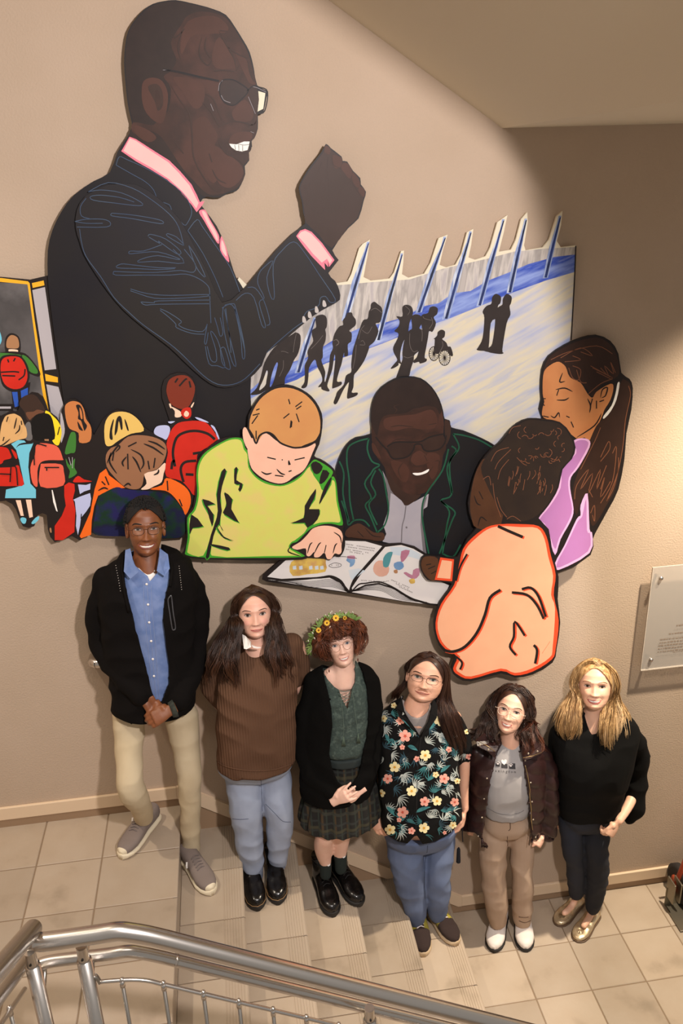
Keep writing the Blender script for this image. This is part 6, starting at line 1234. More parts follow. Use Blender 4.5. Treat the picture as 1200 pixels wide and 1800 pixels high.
    path = [I(150,690,-.2), I(165,560,-.22), I(195,460,-.24), I(245,350,-.26), I(310,265,-.27), I(400,200,-.28), I(500,160,-.28), I(600,140,-.28), I(700,140,-.28), I(800,150,-.28), I(890,185,-.27)]
    g = G(); g.tube(spline(path, 5), .004, 8); g.obj('crown_wire', gre, cr, True)
    R_ = random.Random(9); P_l = spline(path, 8)
    def leaf(c, d, L_, m, nm, wd=.3):
        d = d.normalized(); s_ = d.cross(V((R_.uniform(-.3,.3), -1, R_.uniform(-.3,.3)))).normalized(); nn = d.cross(s_); g = G()
        g.add([c, c+d*L_*.35+s_*L_*wd*.5+nn*.001, c+d*L_*.75+s_*L_*wd*.35+nn*.002, c+d*L_, c+d*L_*.75-s_*L_*wd*.35+nn*.002, c+d*L_*.35-s_*L_*wd*.5+nn*.001, c+d*L_*.5-nn*.002], [(0,1,6),(1,2,6),(2,3,6),(3,4,6),(4,5,6),(5,0,6)]); return g.obj(nm, m, cr, True)
    ctr = I(640, 520, -.2)
    for i, c in enumerate(P_l):
        out = (c-ctr).normalized()
        for q in range(2): leaf(c, out+V((R_.uniform(-.9,.9), R_.uniform(-.5,.3), R_.uniform(-.7,.7))), R_.uniform(.018, .034), gre, 'crown_leaf')
    for x, y in ((125,430),(110,525),(180,395),(190,350),(210,480),(150,690),(200,700),(265,190),(300,200),(255,170),(345,165),(385,110),(440,120),(470,70),(490,50),(545,90),(620,40),(715,75),(830,60),(910,150),(935,140),(460,300)):
        c = I(x, y, 0, .128); g = G(); rt = V((R_.uniform(-.5,.5), 0, 1)).to_track_quat('Z', 'Y'); g.sphere(c, (.0028, .0028, .0062), 8, 6, rot=rt); o = g.obj('white_bud', wb, cr, True); 
    g = G()
    for x, y, rr_ in ((555,150,.017),(410,230,.015),(275,350,.014),(700,150,.010)):
        c = I(x, y, 0, .134); nrm = (CAM-c).normalized(); a0 = nrm.cross(V((0,0,1))).normalized(); b0 = nrm.cross(a0)
        g = G()
        for k in range(10):
            a = k*math.pi/5; d = a0*math.cos(a)+b0*math.sin(a); s_ = d.cross(nrm); g.add([c, c+d*rr_*.6+s_*rr_*.28+nrm*.003, c+d*rr_+nrm*.004, c+d*rr_*.6-s_*rr_*.28+nrm*.003], [(0,1,2,3)])
        # petals of one blossom form one part
        po = g.obj('petals', yf, cr); g = G(); g.sphere(c+nrm*.004, .0045, 8, 6); g.obj('flower_centre', ofc, cr, True)
    for sd, x, y in ((-1,445,1010),(1,912,830)): g = G(); g.tube([I(x, y-90, -.3), I(x, y-20, -.3)], .0006, 5); g.sphere(I(x, y, -.3), (.0028, .0028, .009), 8, 6); g.obj('earring', mat('earring_gold', '#b98a3a' if sd > 0 else '#6a2b22', .3, .6), root, True)
red()
# ---------------------------------------------------------------- 4 person in flowered shirt
def slab(name, z, pts, m, root, back=V((0, .006, -.001)), bevel=.0015):
    w_ = [W3(z, *q) for q in pts]; bk = [p+back for p in w_]; n = len(w_); g = G()
    g.add(w_+bk, [tuple(t) for t in tessellate_polygon([[V((p.x, p.z, 0)) for p in w_]])]+[tuple(n+i for i in t[::-1]) for t in tessellate_polygon([[V((p.x, p.z, 0)) for p in w_]])]+[(i, (i+1) % n, n+(i+1) % n, n+i) for i in range(n)])
    return g.obj(name, m, root)
def prints(S_, root, seed=2):
    """flowers and leaves of the cloth, each laid on the shirt"""
    pinkp = mat('print_pink', '#e2a08f', .9); yelp = mat('print_cream', '#eadba6', .9); redc = mat('print_red', '#c4513d', .9); yelc = mat('print_gold', '#d39a2a', .9); teal = mat('print_teal', '#3f7f80', .9, col2='#2b5f66', nscale=60); pal = mat('print_pale', '#c3c6bd', .9, col2='#9aa5a2', nscale=60); dte = mat('print_blue', '#274552', .9)
    GG = {}
    def g_(m): return GG.setdefault(m.name, (G(), m))[0]
    def flower(x, y, r, c):
        pm, cm_ = (pinkp, redc) if c else (yelp, yelc); a0 = (x*.37+y*.11) % 6
        for k in range(5):
            a = a0+k*1.2566; cx, cy = x+math.cos(a)*r*.55, y+math.sin(a)*r*.55; S_.area(g_(pm), 'J', [(cx+math.cos(a+t)*r*(.48 if abs(math.cos(t)) > .5 else .40), cy+math.sin(a+t)*r*(.48 if abs(math.cos(t)) > .5 else .40)) for t in [q*math.pi/4 for q in range(8)]], .0032+.0002*(k % 2))
        S_.area(g_(cm_), 'J', [(x+math.cos(t)*r*(.36 if q % 2 else .16), y+math.sin(t)*r*(.36 if q % 2 else .16)) for q, t in enumerate([q*math.pi/5+a0 for q in range(10)])], .0042)
    def blade(x, y, a, L, w_, m, off=.0022, cv=.3):
        pts = []
        for q in range(7): t = q/6; b = a+cv*(t-.5); pts.append((x+math.cos(b)*L*t, y+math.sin(b)*L*t, math.sin(math.pi*t**.8)*w_*.5, b))
        S_.area(g_(m), 'J', [(p[0]-math.sin(p[3])*p[2], p[1]+math.cos(p[3])*p[2]) for p in pts]+[(p[0]+math.sin(p[3])*p[2], p[1]-math.cos(p[3])*p[2]) for p in pts[-2:0:-1]], off)
    def frond(x, y, a, L, n, m, sp=2.2, w_=9): 
        for k in range(n): blade(x, y, a+sp*(k/(n-1)-.5), L*(.75+.25*math.cos((k/(n-1)-.5)*2)), w_, m, .0016, .5)
    for x, y, a, L in ((210,870,2.2,0),): pass
    for x, y, a, L, n, m in ((230,960,.2,75,6,pal),(330,1130,.6,100,7,pal),(170,740,.4,80,7,pal),(210,520,-1.2,60,6,pal),(540,860,-1.0,75,7,pal),(690,920,2.6,70,7,pal),(430,1230,-.8,110,8,pal),(290,1330,.5,100,7,pal),(700,1260,-.2,80,6,pal),(570,1500,-1.4,80,8,pal),(680,1520,-1.3,90,5,pal),(300,1620,.6,80,6,pal),(640,1060,-.9,70,5,pal),(620,760,2,60,5,pal),(600,1420,1.6,60,5,pal),(840,950,1.2,60,6,pal),(200,1500,-.5,60,5,pal),(780,1100,1.3,60,4,pal),(160,600,.5,60,5,pal),
        (500,1060,1.3,85,7,teal),(610,1280,-1.8,85,8,teal),(520,1640,1.2,90,7,teal),(230,640,2.0,70,6,dte),(250,1250,.2,80,6,dte),(180,900,-1,70,5,dte),(640,1560,-.3,90,6,dte),(420,1000,.8,70,5,dte),(160,1150,1.2,60,5,dte),(760,1400,2.8,70,5,dte),(420,760,.3,50,5,pal),(330,640,.8,60,5,teal)): frond(x, y, a, L, n, m)
    R_ = random.Random(4)
    for i in range(90):
        x, y = R_.uniform(140, 800), R_.uniform(560, 1640); m = (pal, teal, dte, pal)[i % 4]; frond(x, y, R_.uniform(0, 6.28), R_.uniform(50, 80), R_.randint(4, 6), m, 1.8, 9)
    for x, y, a, L, w_ in ((330,830,2.7,120,40),(180,780,1.0,80,30),(370,880,.3,95,36),(650,1110,-.8,110,32),(540,1180,-.7,90,28),(440,1450,-.5,140,34),(190,1400,.7,110,34),(650,1430,.1,70,30),(700,1440,-.5,110,34),(360,1510,.3,90,32),(560,740,-.9,90,30),(680,780,.9,80,30),(280,600,.9,110,36),(600,700,-2.0,70,26)): blade(x, y, a, L, w_, teal)
    for x, y, r, c in ((350,795,52,1),(262,1060,46,0),(520,960,48,0),(205,1160,42,1),(405,1265,46,0),(680,1160,44,1),(515,1355,42,1),(620,1350,42,0),(330,1445,50,1),(768,1360,38,1),(150,1285,34,0),(225,1595,46,0),(510,1580,46,0),(755,1555,32,0),(405,1605,32,1),(640,665,46,0),(310,665,36,1),(170,650,30,0),(255,540,26,0),(600,585,26,1),(447,990,26,1),(610,1125,28,0),(890,970,26,1),(790,1180,26,0),(720,910,26,1),(685,1620,18,1),(325,890,24,1),(870,760,22,0),(300,1510,22,1)): flower(x, y, r, c)
    for g, m in GG.values():
        if g.f: o = g.obj('flower_print', m, root); o['kind'] = 'stuff'
def hawaii():
    root = empty('person', (1.25, -.2, -5*RH), 'person with long brown hair and glasses in a black flower print shirt and blue jeans', 'person')
    sk = skinmat('skin_pinkish', '#e3b095', '#dba487', '#a0654f')
    h = Head('L', (620, 580), -11, .97, 1.13, 1.1, -.26, 8, -2, .5, 1.0)
    rows = [(330,620,480,-.2,.06),(200,740,560,-.2,.095),(140,800,700,-.2,.12),(130,800,900,-.2,.14),(128,800,1100,-.2,.155),(125,808,1300,-.2,.165),(135,815,1450,-.2,.17),(150,815,1560,-.2,.165)]
    legs = [('K', [(430,350,-.2,150),(440,650,-.24,120),(490,980,-.25,95),(560,1330,-.24,55)]), ('K', [(800,350,-.2,140),(790,650,-.24,115),(780,1000,-.24,90),(775,1250,-.22,52)])]
    aL = [(190,640,-.17,62),(125,880,-.15,52),(80,1120,-.15,44),(70,1320,-.19,36),(75,1440,-.22,29)]; aR = [(770,640,-.20,62),(848,880,-.23,52),(856,1080,-.25,47),(850,1260,-.26,42),(862,1420,-.28,31)]
    body_of(h, root, sk, 'J', rows, legs, [('J', aL), ('J', aR)], (450, 560, -.21), [
        dict(wrist=W3('J',72,1445,-.225), d=W3('J',150,1620,-.29)-W3('J',72,1445,-.225), nrm=(-.5,-.8,.3), thumb=(1,-.3,.2), sc=.98, curl=.5, spread=.03, tang=.35),
        dict(wrist=W3('J',862,1425,-.28), d=W3('J',825,1580,-.30)-W3('J',862,1425,-.28), nrm=(.9,-.35,.1), thumb=(-.1,-1,0), sc=.95, curl=.4, spread=.03, tang=.3)], neckr=.062)
    face(h, root, sk, '#4d5a50', '#4a2f1f', '#b56a5a', False, .033, .85, .001, .0026)
    h.patch('moustache', [(-.022,-.058),(-.01,-.052),(0,-.0525),(.01,-.052),(.022,-.058),(.02,-.063),(0,-.0605),(-.02,-.063)], mat('moustache', '#a8735a', .9), root, .0004)
    glasses(h, root, '#2a1813', .0245, .0150, .0008, 3, .3, z0=-.003, off=.013, half=True)
    bk = mat('shirt_black', '#0e0d0d', .9, bump=.2, bscale=500, spec=.2); g = G(); loft(g, 'J', rows)
    loft(g, 'J', [(340,620,450,-.19,.055),(280,680,520,-.195,.08)])
    limb(g, 'J', [(220,640,-.18,80),(145,820,-.15,76),(115,980,-.145,72)]); limb(g, 'J', [(740,650,-.20,82),(832,830,-.225,76),(855,990,-.24,66)])
    cut = [(330,400),(318,500),(345,600),(395,690),(440,755),(480,798),(510,740),(545,680),(565,600),(575,520),(585,400)]
    hem = [(0,1640),(140,1560),(190,1640),(290,1700),(370,1716),(432,1650),(452,1650),(500,1722),(620,1690),(740,1625),(830,1520),(1000,1500),(1000,2000),(0,2000)]
    shirt = garment('shirt', remesh(g, .008, 4, .006, 7, (1, 1, .8), 21), bk, root, [(pp('J', cut), True), (pp('J', [(330,400),(322,500),(460,560),(575,500),(585,400)]), False), (pp('J', hem), False)], .005, open_bottom=(1.2, .4))
    S_ = Surf(shirt); prints(S_, root)
    g = G(); S_.line(g, 'J', [(484,800),(462,1000),(450,1250),(445,1500),(440,1640)], .8, .003); g.obj('placket_edge', mat('placket', '#1c1a1b', .8), root, True)
    for pts in ([(322,480,-.27),(272,560,-.29),(300,640,-.33),(400,735,-.365),(478,800,-.375),(440,740,-.37),(385,660,-.35),(345,590,-.33)], [(590,470,-.27),(628,540,-.29),(620,640,-.33),(560,730,-.365),(492,802,-.375),(508,745,-.37),(545,680,-.35),(568,600,-.33)]):
        c = slab('collar', 'J', pts, bk, root); w_ = Surf(c)
        GG = [(mat('print_teal', '#3f7f80'), [(pts[2][0]+20, pts[2][1]+10), (pts[2][0]+50, pts[2][1]+30), (pts[3][0]-5, pts[3][1]-10), (pts[3][0]-35, pts[3][1]-35)]), (mat('print_pale', '#c3c6bd'), [(pts[7][0]-14, pts[7][1]), (pts[7][0], pts[7][1]+18), (pts[7][0]-20, pts[7][1]+30)])]
        for m, q in GG: g = G(); w_.area(g, 'J', q, .001); g.f and g.obj('collar_print', m, c)
    gt = mat('grey_jersey', '#8e8683', .9, bump=.3, bscale=600); g = G(); loft(g, 'J', [(320,600,470,-.205,.06),(300,620,560,-.2,.088),(300,640,700,-.2,.104),(300,640,850,-.2,.11)]); garment('t_shirt', remesh(g, .008, 3), gt, root, [(pp('J', [(320,380),(312,480),(350,580),(400,630),(450,645),(500,630),(545,590),(570,520),(590,380)]), True), (pp('J', [(320,400),(315,480),(450,560),(570,500),(590,400)]), False)], .004)
    je = denim('blue_denim', '#536180', '#687591'); g = G(); loft(g, 'K', [(210,965,290,-.2,.14),(220,955,380,-.2,.13),(330,880,460,-.2,.1)])
    limb(g, 'K', [(420,300,-.2,190),(430,450,-.215,206),(440,600,-.24,198),(465,800,-.26,170),(492,980,-.25,152),(532,1150,-.25,126),(562,1320,-.24,76)]); limb(g, 'K', [(780,300,-.2,170),(800,450,-.215,174),(788,600,-.24,158),(770,800,-.26,136),(775,980,-.25,132),(780,1120,-.235,122),(768,1235,-.225,98)])
    jeans = garment('jeans', remesh(g, .008, 4, .0065, 7, (1, 1, 1), 15), je, root); S2 = Surf(jeans); g = G()
    for l in ([(668,430),(665,560),(640,700),(632,900),(640,1080)], [(500,1385),(560,1395),(628,1380)], [(500,1370),(560,1380),(628,1365)]): S2.line(g, 'K', l, 1, .0005)
    o_ = g.obj('seam', mat('denim_seam2', '#2e3648', .9), root); o_['kind'] = 'stuff'
    sd_ = mat('brown_suede', '#2e201c', .95, bump=.5, bscale=300); mu = mat('mustard_canvas', '#9a8c35', .9, bump=.4, bscale=600); so_ = mat('tan_rubber', '#b9a181', .6); lw = mat('white_lace', '#e5d8d3', .8)
    for hz, tz in (((575,1395), (625,1678)), ((740,1260), (975,1560))):
        t = gnd('K', *tz, -5*RH+.01); hh = gnd('K', *hz, -5*RH); d = t-hh; d.z = 0; d.normalize(); hh = t-d*.285
        r_ = shoe('shoe', root, hh, t, -5*RH, mu, so_, .05, .068, .034); laces(*r_, lw, 0, n=4, u0=.42, u1=.58, hgt=.068, sole=.034, r=.0032)
        r0, h0, d0, sx0, L0 = r_; ups = [c for c in r0.children if c.name.startswith('upper')][0]; me = ups.data; me.materials.append(sd_)
        for p in me.polygons:
            u = (p.center-h0).dot(d0)/L0; sxx = (p.center-h0).dot(sx0)
            if u > .62 or (u > .3 and abs(sxx) < .022) or u < .12: p.material_index = 1
    # hair swept over one shoulder
    hb = mat('hair_brown_long', '#2a1710', .4, col2='#3d2417', nscale=40, nstretch=(1, 1, .12)); cap(h, 'scalp_hair', hb, root, 1.05, front=.084, side=.0)
    J = lambda x, y, d: W3('J', x, y, d); Rg = []
    for k in range(6):
        t = k/5; rt = dome(h, [(-22+8*t, 46+36*t, 1.06), (25+5*t, 62-6*t, 1.12), (62+16*t, 30, 1.14), (84+20*t, 0, 1.15)])
        Rg.append(rt+[J(650+60*t, 480, -.24+.05*t), J(655+115*t, 600, -.30+.06*t), J(690+140*t, 740, -.33+.07*t), J(740+135*t, 880, -.34+.09*t), J(775+75*t, 1030-40*t, -.33+.08*t)])
    hair('hair', Rg, hb, root, 1300, .0016, .005, 1.1, .007, seed=31, rnd_end=.25)
    Lg = []
    for k in range(5):
        t = k/4; rt = dome(h, [(-24+6*t, 46+36*t, 1.06), (-55, 45+10*t, 1.1), (-88-16*t, 12, 1.1), (-108-20*t, -20, 1.1)])
        Lg.append(rt+[J(300-40*t, 420, -.15+.03*t), J(270-60*t, 500, -.12+.02*t)])
    hair('hair_side', Lg, hb, root, 500, .0016, .004, 1.2, .005, seed=32, rnd_end=.15)
    hair('flyaway_hair', [[J(790,620,-.24), J(850,640,-.22), J(880,700,-.2), J(850,760,-.2)], [J(780,640,-.24), J(820,700,-.22), J(840,760,-.2), J(800,830,-.2)]], hb, root, 24, .0008, .01, 1.5, .01, seed=33, fill=False)
    g = G(); g.tube(spline([J(845,1545,-.2), J(838,1620,-.2), J(842,1700,-.2)], 3), .003, 6); g.tube([W3('K', 996, 540, -.2), W3('K', 994, 560, -.2), W3('K', 992, 690, -.2)], [.004, .0095, .0125], 8)
    o = g.obj('key_strap', mat('navy_strap', '#0f141f', .8), root)
hawaii()
# ---------------------------------------------------------------- 5 person in quilted jacket
def puff():
    root = empty('person', (1.72, -.2, ZF), 'person with curly hair in a quilted maroon jacket, grey shirt and beige trousers', 'person')
    sk = skinmat('skin_light', '#e8b9a0', '#e0ad93', '#a5674f')
    h = Head('O', (552, 600), -14, .97, .97, .95, -.26, 7, -4, .95, .95)
    rows = [(440,700,640,-.2,.055),(280,840,720,-.2,.09),(190,900,840,-.2,.11),(160,905,1000,-.2,.12),(150,900,1200,-.2,.12),(140,885,1400,-.2,.125),(130,870,1530,-.2,.125),(140,860,1590,-.2,.12)]
    legs = [('N', [(400,300,-.2,120),(405,800,-.23,95),(450,1300,-.2,60)]), ('N', [(690,300,-.2,120),(705,800,-.23,92),(710,1290,-.2,60)])]
    aL = [(225,760,-.19,58),(150,980,-.16,52),(112,1180,-.15,46),(112,1380,-.15,38),(125,1500,-.16,30)]; aR = [(850,740,-.2,60),(938,980,-.23,52),(960,1200,-.25,46),(955,1420,-.26,38),(925,1600,-.28,28)]
    body_of(h, root, sk, 'M', [(a, b, c, d, e) if c < 1100 else (290, 770, c, d, .10) for a, b, c, d, e in rows], legs, [('M', aL), ('M', aR)], (570, 690, -.21), [
        dict(wrist=W3('M',915,1610,-.28), d=W3('M',870,1690,-.30)-W3('M',915,1610,-.28), nrm=(.8,-.5,.1), thumb=(-.3,-1,0), sc=.78, curl=1.0, tang=.2),
        dict(wrist=W3('M',125,1500,-.16), d=(.1,.1,-1), nrm=(-1,0,0), thumb=(0,-1,0), sc=.7, curl=1.3, tang=.2)], neckr=.048)
    face(h, root, sk, '#3a2a20', '#3d2518', '#c06a5e', True, .028, .8, .0011, .0021)
    glasses(h, root, '#d8c6b4', .0255, .021, .0011, 2.6, .1, z0=-.007, off=.014)
    # grey t-shirt with print
    gt = mat('grey_print_jersey', '#a6a2a1', .9, bump=.3, bscale=600, col2='#9c9897', nscale=4); g = G(); loft(g, 'M', [(470,660,640,-.205,.05),(380,760,720,-.2,.085),(270,800,850,-.2,.105),(255,800,1000,-.2,.113),(250,790,1100,-.2,.115),(265,780,1250,-.2,.11),(285,745,1345,-.2,.108)])
    ts = garment('t_shirt', remesh(g, .0075, 4, .003, 7, (1, 1, 1), 8), gt, root, [(pp('M', [(470,560),(478,640),(500,680),(560,705),(620,690),(650,640),(660,560)]), True), (pp('M', [(470,560),(478,640),(560,680),(640,640),(660,560)]), False)], .004)
    S_ = Surf(ts); dk = mat('print_charcoal', '#3b393b', .9); g = G()
    for x0, x1, y0, y1 in ((412,452,865,915), (470,530,885,932), (548,610,880,940)):
        S_.area(g, 'M', [(x0,y0),((x0+x1)/2,y0+1),(x1,y0+2),(x1+1,(y0+y1)/2),(x1+2,y1),((x0+x1)/2,y1-2),(x0,y1-4),(x0,(y0+y1)/2)], .0016)
    g.obj('printed_squares', dk, ts)['kind'] = 'stuff'
    g = G(); S_.area(g, 'M', [(498,898),(478,878),(468,860),(472,846),(484,842),(496,852),(504,841),(520,842),(526,856),(518,876)], .0026); g.obj('printed_heart', mat('print_white', '#e8dfda', .8), ts)
    g = G()
    for x, y in ((436,885), (565,905)):
        S_.area(g, 'M', [(x+12*math.cos(a), y+10*math.sin(a)) for a in [k*math.pi/4 for k in range(8)]], .0026)
        for dx, dy in ((-15,-10),(-6,-19),(6,-20),(15,-12)): S_.area(g, 'M', [(x+dx+5*math.cos(a), y+dy+6*math.sin(a)) for a in [k*math.pi/3 for k in range(6)]], .0026)
    g.obj('printed_paws', mat('print_white', '#e8dfda', .8), ts)['kind'] = 'stuff'
    def ptext(body, x, y, size, m, ang, sp=1.2):
        cu = bpy.data.curves.new('t', 'FONT'); cu.body = body; cu.size = 1; cu.align_x = 'CENTER'; cu.space_character = sp; cu.resolution_u = 1; o = bpy.data.objects.new('t', cu); COL.objects.link(o); dg = bpy.context.evaluated_depsgraph_get(); me = bpy.data.meshes.new_from_object(o.evaluated_get(dg)); bpy.data.objects.remove(o)
        vs = []
        for v in me.vertices:
            a, b = v.co.x*size, -v.co.y*size; q = S_.hit(zp('M', x+a*math.cos(ang)-b*math.sin(ang), y+a*math.sin(ang)+b*math.cos(ang)), .0018); vs.append(q or V((0, 0, 0)))
        g = G(); g.add(vs, [tuple(p.vertices) for p in me.polygons]); o = g.obj('printed_word', m, ts); o['kind'] = 'stuff'
    ptext('exington', 510, 975, 42, dk, .06, 1.45)
    g = G(); S_.line(g, 'M', [(330,1335),(420,1385),(520,1405),(640,1390),(700,1360)], 1.2, .0005); g.obj('hem_seam', mat('hem_grey', '#6f6b6b', .9), ts)
    # trousers
    bt = mat('beige_corduroy', '#b39b86', .92, bump=.5, bscale=500, col2='#a88f7a', nscale=5, spec=.15); g = G(); loft(g, 'N', [(300,770,120,-.2,.10),(285,790,250,-.2,.105),(330,750,330,-.2,.09)])
    limb(g, 'N', [(415,200,-.2,130),(405,360,-.2,158),(400,500,-.215,158),(403,700,-.225,142),(408,900,-.23,136),(425,1100,-.22,126),(450,1310,-.205,95)]); limb(g, 'N', [(660,200,-.2,130),(688,360,-.2,148),(698,500,-.215,140),(702,700,-.225,124),(706,900,-.23,116),(708,1100,-.22,112),(708,1290,-.205,98)])
    tr = garment('trousers', remesh(g, .008, 4, .0045, 7, (1, 1, .8), 6), bt, root); S2 = Surf(tr); g = G()
    for l in ([(560,205),(575,260),(578,340),(560,360)], [(548,420),(550,560),(552,700)], [(330,150),(440,195),(560,210),(700,190)], [(670,1270),(730,1275),(770,1270)], [(670,1310),(730,1330),(790,1310)]): S2.line(g, 'N', l, 1.6, .0003)
    o_ = g.obj('seam', mat('trouser_seam', '#5d4636', .9), root); o_['kind'] = 'stuff'
    wt = mat('white_leather', '#e0d6cd', .5, bump=.2, bscale=200)
    for hz, tz in (((455,1390), (395,1630)), ((708,1375), (740,1628))):
        t = gnd('N', *tz, ZF+.01); hh = gnd('N', *hz, ZF); d = t-hh; d.z = 0; d.normalize(); hh = t-d*.265
        r_ = shoe('shoe', root, hh, t, ZF, wt, m_blackrub, .051, .075, .026, toebump=1.1); laces(*r_, m_white, 0, n=5, u0=.4, u1=.62, hgt=.075, sole=.026, r=.003)
    # jacket with quilting
    jm = mat('maroon_nylon', '#2a1716', .42, bump=.25, bscale=90, spec=.4); cx = W3('M', 560, 1000, -.2).x
    def quilt(c, n): 
        k = (c.z+abs(c.x-cx)*.55)/.075; return .0085*abs(math.sin(math.pi*k))**.6-.005
    g = G(); loft(g, 'M', [(a, b, c, d, e) for a, b, c, d, e in rows]); loft(g, 'M', [(430,720,620,-.19,.06),(330,820,700,-.195,.085)])
    limb(g, 'M', [(225,760,-.19,84),(150,960,-.16,82),(112,1180,-.15,78),(110,1360,-.15,76),(125,1520,-.16,68)]); limb(g, 'M', [(860,750,-.20,92),(940,950,-.23,94),(960,1180,-.25,92),(958,1400,-.26,90),(942,1610,-.27,84)])
    cut = [(470,520),(470,660),(430,740),(412,820),(398,900),(375,980),(352,1060),(335,1200),(305,1380),(285,1500),(262,1650),(330,1760),(700,1780),(792,1668),(785,1560),(770,1440),(762,1300),(755,1200),(735,1100),(722,1000),(700,910),(688,820),(665,740),(655,660),(660,520)]
    jk = garment('jacket', remesh(g, .008, 3, .004, 9, (1, 1, 1), 3, quilt), jm, root, [(pp('M', cut), True), (pp('M', [(450,500),(470,640),(560,690),(650,640),(680,500)]), False), (pp('M', [(-20,1560),(200,1590),(262,1655),(262,1900),(-40,1900)]), False), (pp('M', [(792,1668),(850,1600),(846,1640),(870,1780),(790,1800)]), False)], .012, open_bottom=(1.68, .3))
    S3 = Surf(jk)
    slab('collar', 'M', [(470,640,-.27),(300,590,-.27),(215,660,-.28),(225,705,-.30),(330,760,-.325),(405,830,-.335),(415,760,-.33),(440,700,-.31)], jm, root, V((0, .014, 0))); slab('collar', 'M', [(660,650,-.28),(690,700,-.31),(680,800,-.33),(690,850,-.335),(780,830,-.33),(885,775,-.29),(870,700,-.26),(800,620,-.24)], jm, root, V((0, .014, 0)))
    zm = mat('brass_zip', '#b39a6a', .35, .8); g = G(); g.tube([W3('M', x, y, d) for x, y, d in ((235,655,-.285),(330,705,-.322),(405,760,-.338))], .0014, 6); g.obj('zip', zm, root, True); g = G(); g.tube([W3('M', x, y, d) for x, y, d in ((690,825,-.342),(780,808,-.338),(885,768,-.3))], .0014, 6); g.obj('zip', zm, root, True); g = G(); S3.line(g, 'M', [(712,900),(738,1020),(758,1150),(752,1220),(770,1320),(772,1450),(785,1560)], 1.4, .002); g.obj('zip', zm, root, True)
    for x, y, d in ((252,695,-.306),(338,742,-.335),(745,782,-.338),(838,760,-.315)): g = G(); g.sphere(W3('M', x, y, d), (.0055, .003, .0055), 10, 6); g.obj('snap', mat('snap_metal', '#c9bca9', .3, .7), root, True)
    for x, y in ((338,1035),(308,1238),(288,1430),(250,1620),(697,852),(752,1075),(765,1272),(777,1452),(800,1632)):
        c = S3.hit(zp('M', x-(14 if x < 500 else -14), y), .003)
        if c: g = G(); g.sphere(c, (.0048, .003, .0048), 10, 6); g.obj('snap', mat('snap_metal', '#c9bca9', .3, .7), root, True)
    g = G(); g.tube([W3('M', 768, 1600, -.33), W3('M', 752, 1720, -.335)], .0018, 6); g.obj('zip_pull', m_blackrub, root)
    hb = mat('hair_dark_curly', '#25160f', .45, col2='#3a2216', nscale=40, nstretch=(1, 1, .12)); cap(h, 'scalp_hair', hb, root, 1.05, front=.085, side=.0)
    M = lambda x, y, d: W3('M', x, y, d); Lg = []; Rg = []
    for k in range(6):
        t = k/5; rt = dome(h, [(12, 50+36*t, 1.05), (-35, 58, 1.12), (-70-22*t, 25, 1.16), (-84-28*t, -8, 1.2)]); Lg.append(rt+[M(420-120*t, 430+10*t, -.22+.06*t), M(400-190*t, 560, -.27+.08*t), M(400-230*t, 680-70*t, -.29+.1*t), M(440-220*t, 760-100*t, -.3+.1*t)])
        rt = dome(h, [(15, 50+36*t, 1.05), (40, 58, 1.12), (72+22*t, 25, 1.14), (84+28*t, -8, 1.17)]); Rg.append(rt+[M(700+60*t, 440, -.22+.06*t), M(690+120*t, 560, -.27+.08*t), M(680+180*t, 680-20*t, -.3+.09*t), M(670+140*t, 800-80*t, -.32+.1*t)])
    hair('hair', Lg, hb, root, 800, .0017, .010, 1.5, .009, curl=3, seed=41, rnd_end=.3, lock=12); hair('hair_side', Rg, hb, root, 800, .0017, .010, 1.5, .009, curl=3, seed=42, rnd_end=.3, lock=12)
    hl = mat('hair_copper', '#5a2f1a', .4, col2='#4a2415', nscale=40, nstretch=(1, 1, .12)); hair('hair_highlight', [[p+V((.005, -.012, 0)) for p in a[3:]] for a in Rg], hl, root, 120, .0014, .012, 1.6, .012, curl=2.4, seed=43, rnd_end=.3, fill=False)
    g = G(); e = h.P(.08, -.005, -.045); g.tube([e, e+V((0, 0, -.022))], .0008, 5); g.sphere(e+V((0, 0, -.027)), (.0025, .0025, .008), 8, 6); g.obj('earring', m_steel, root, True)
puff()
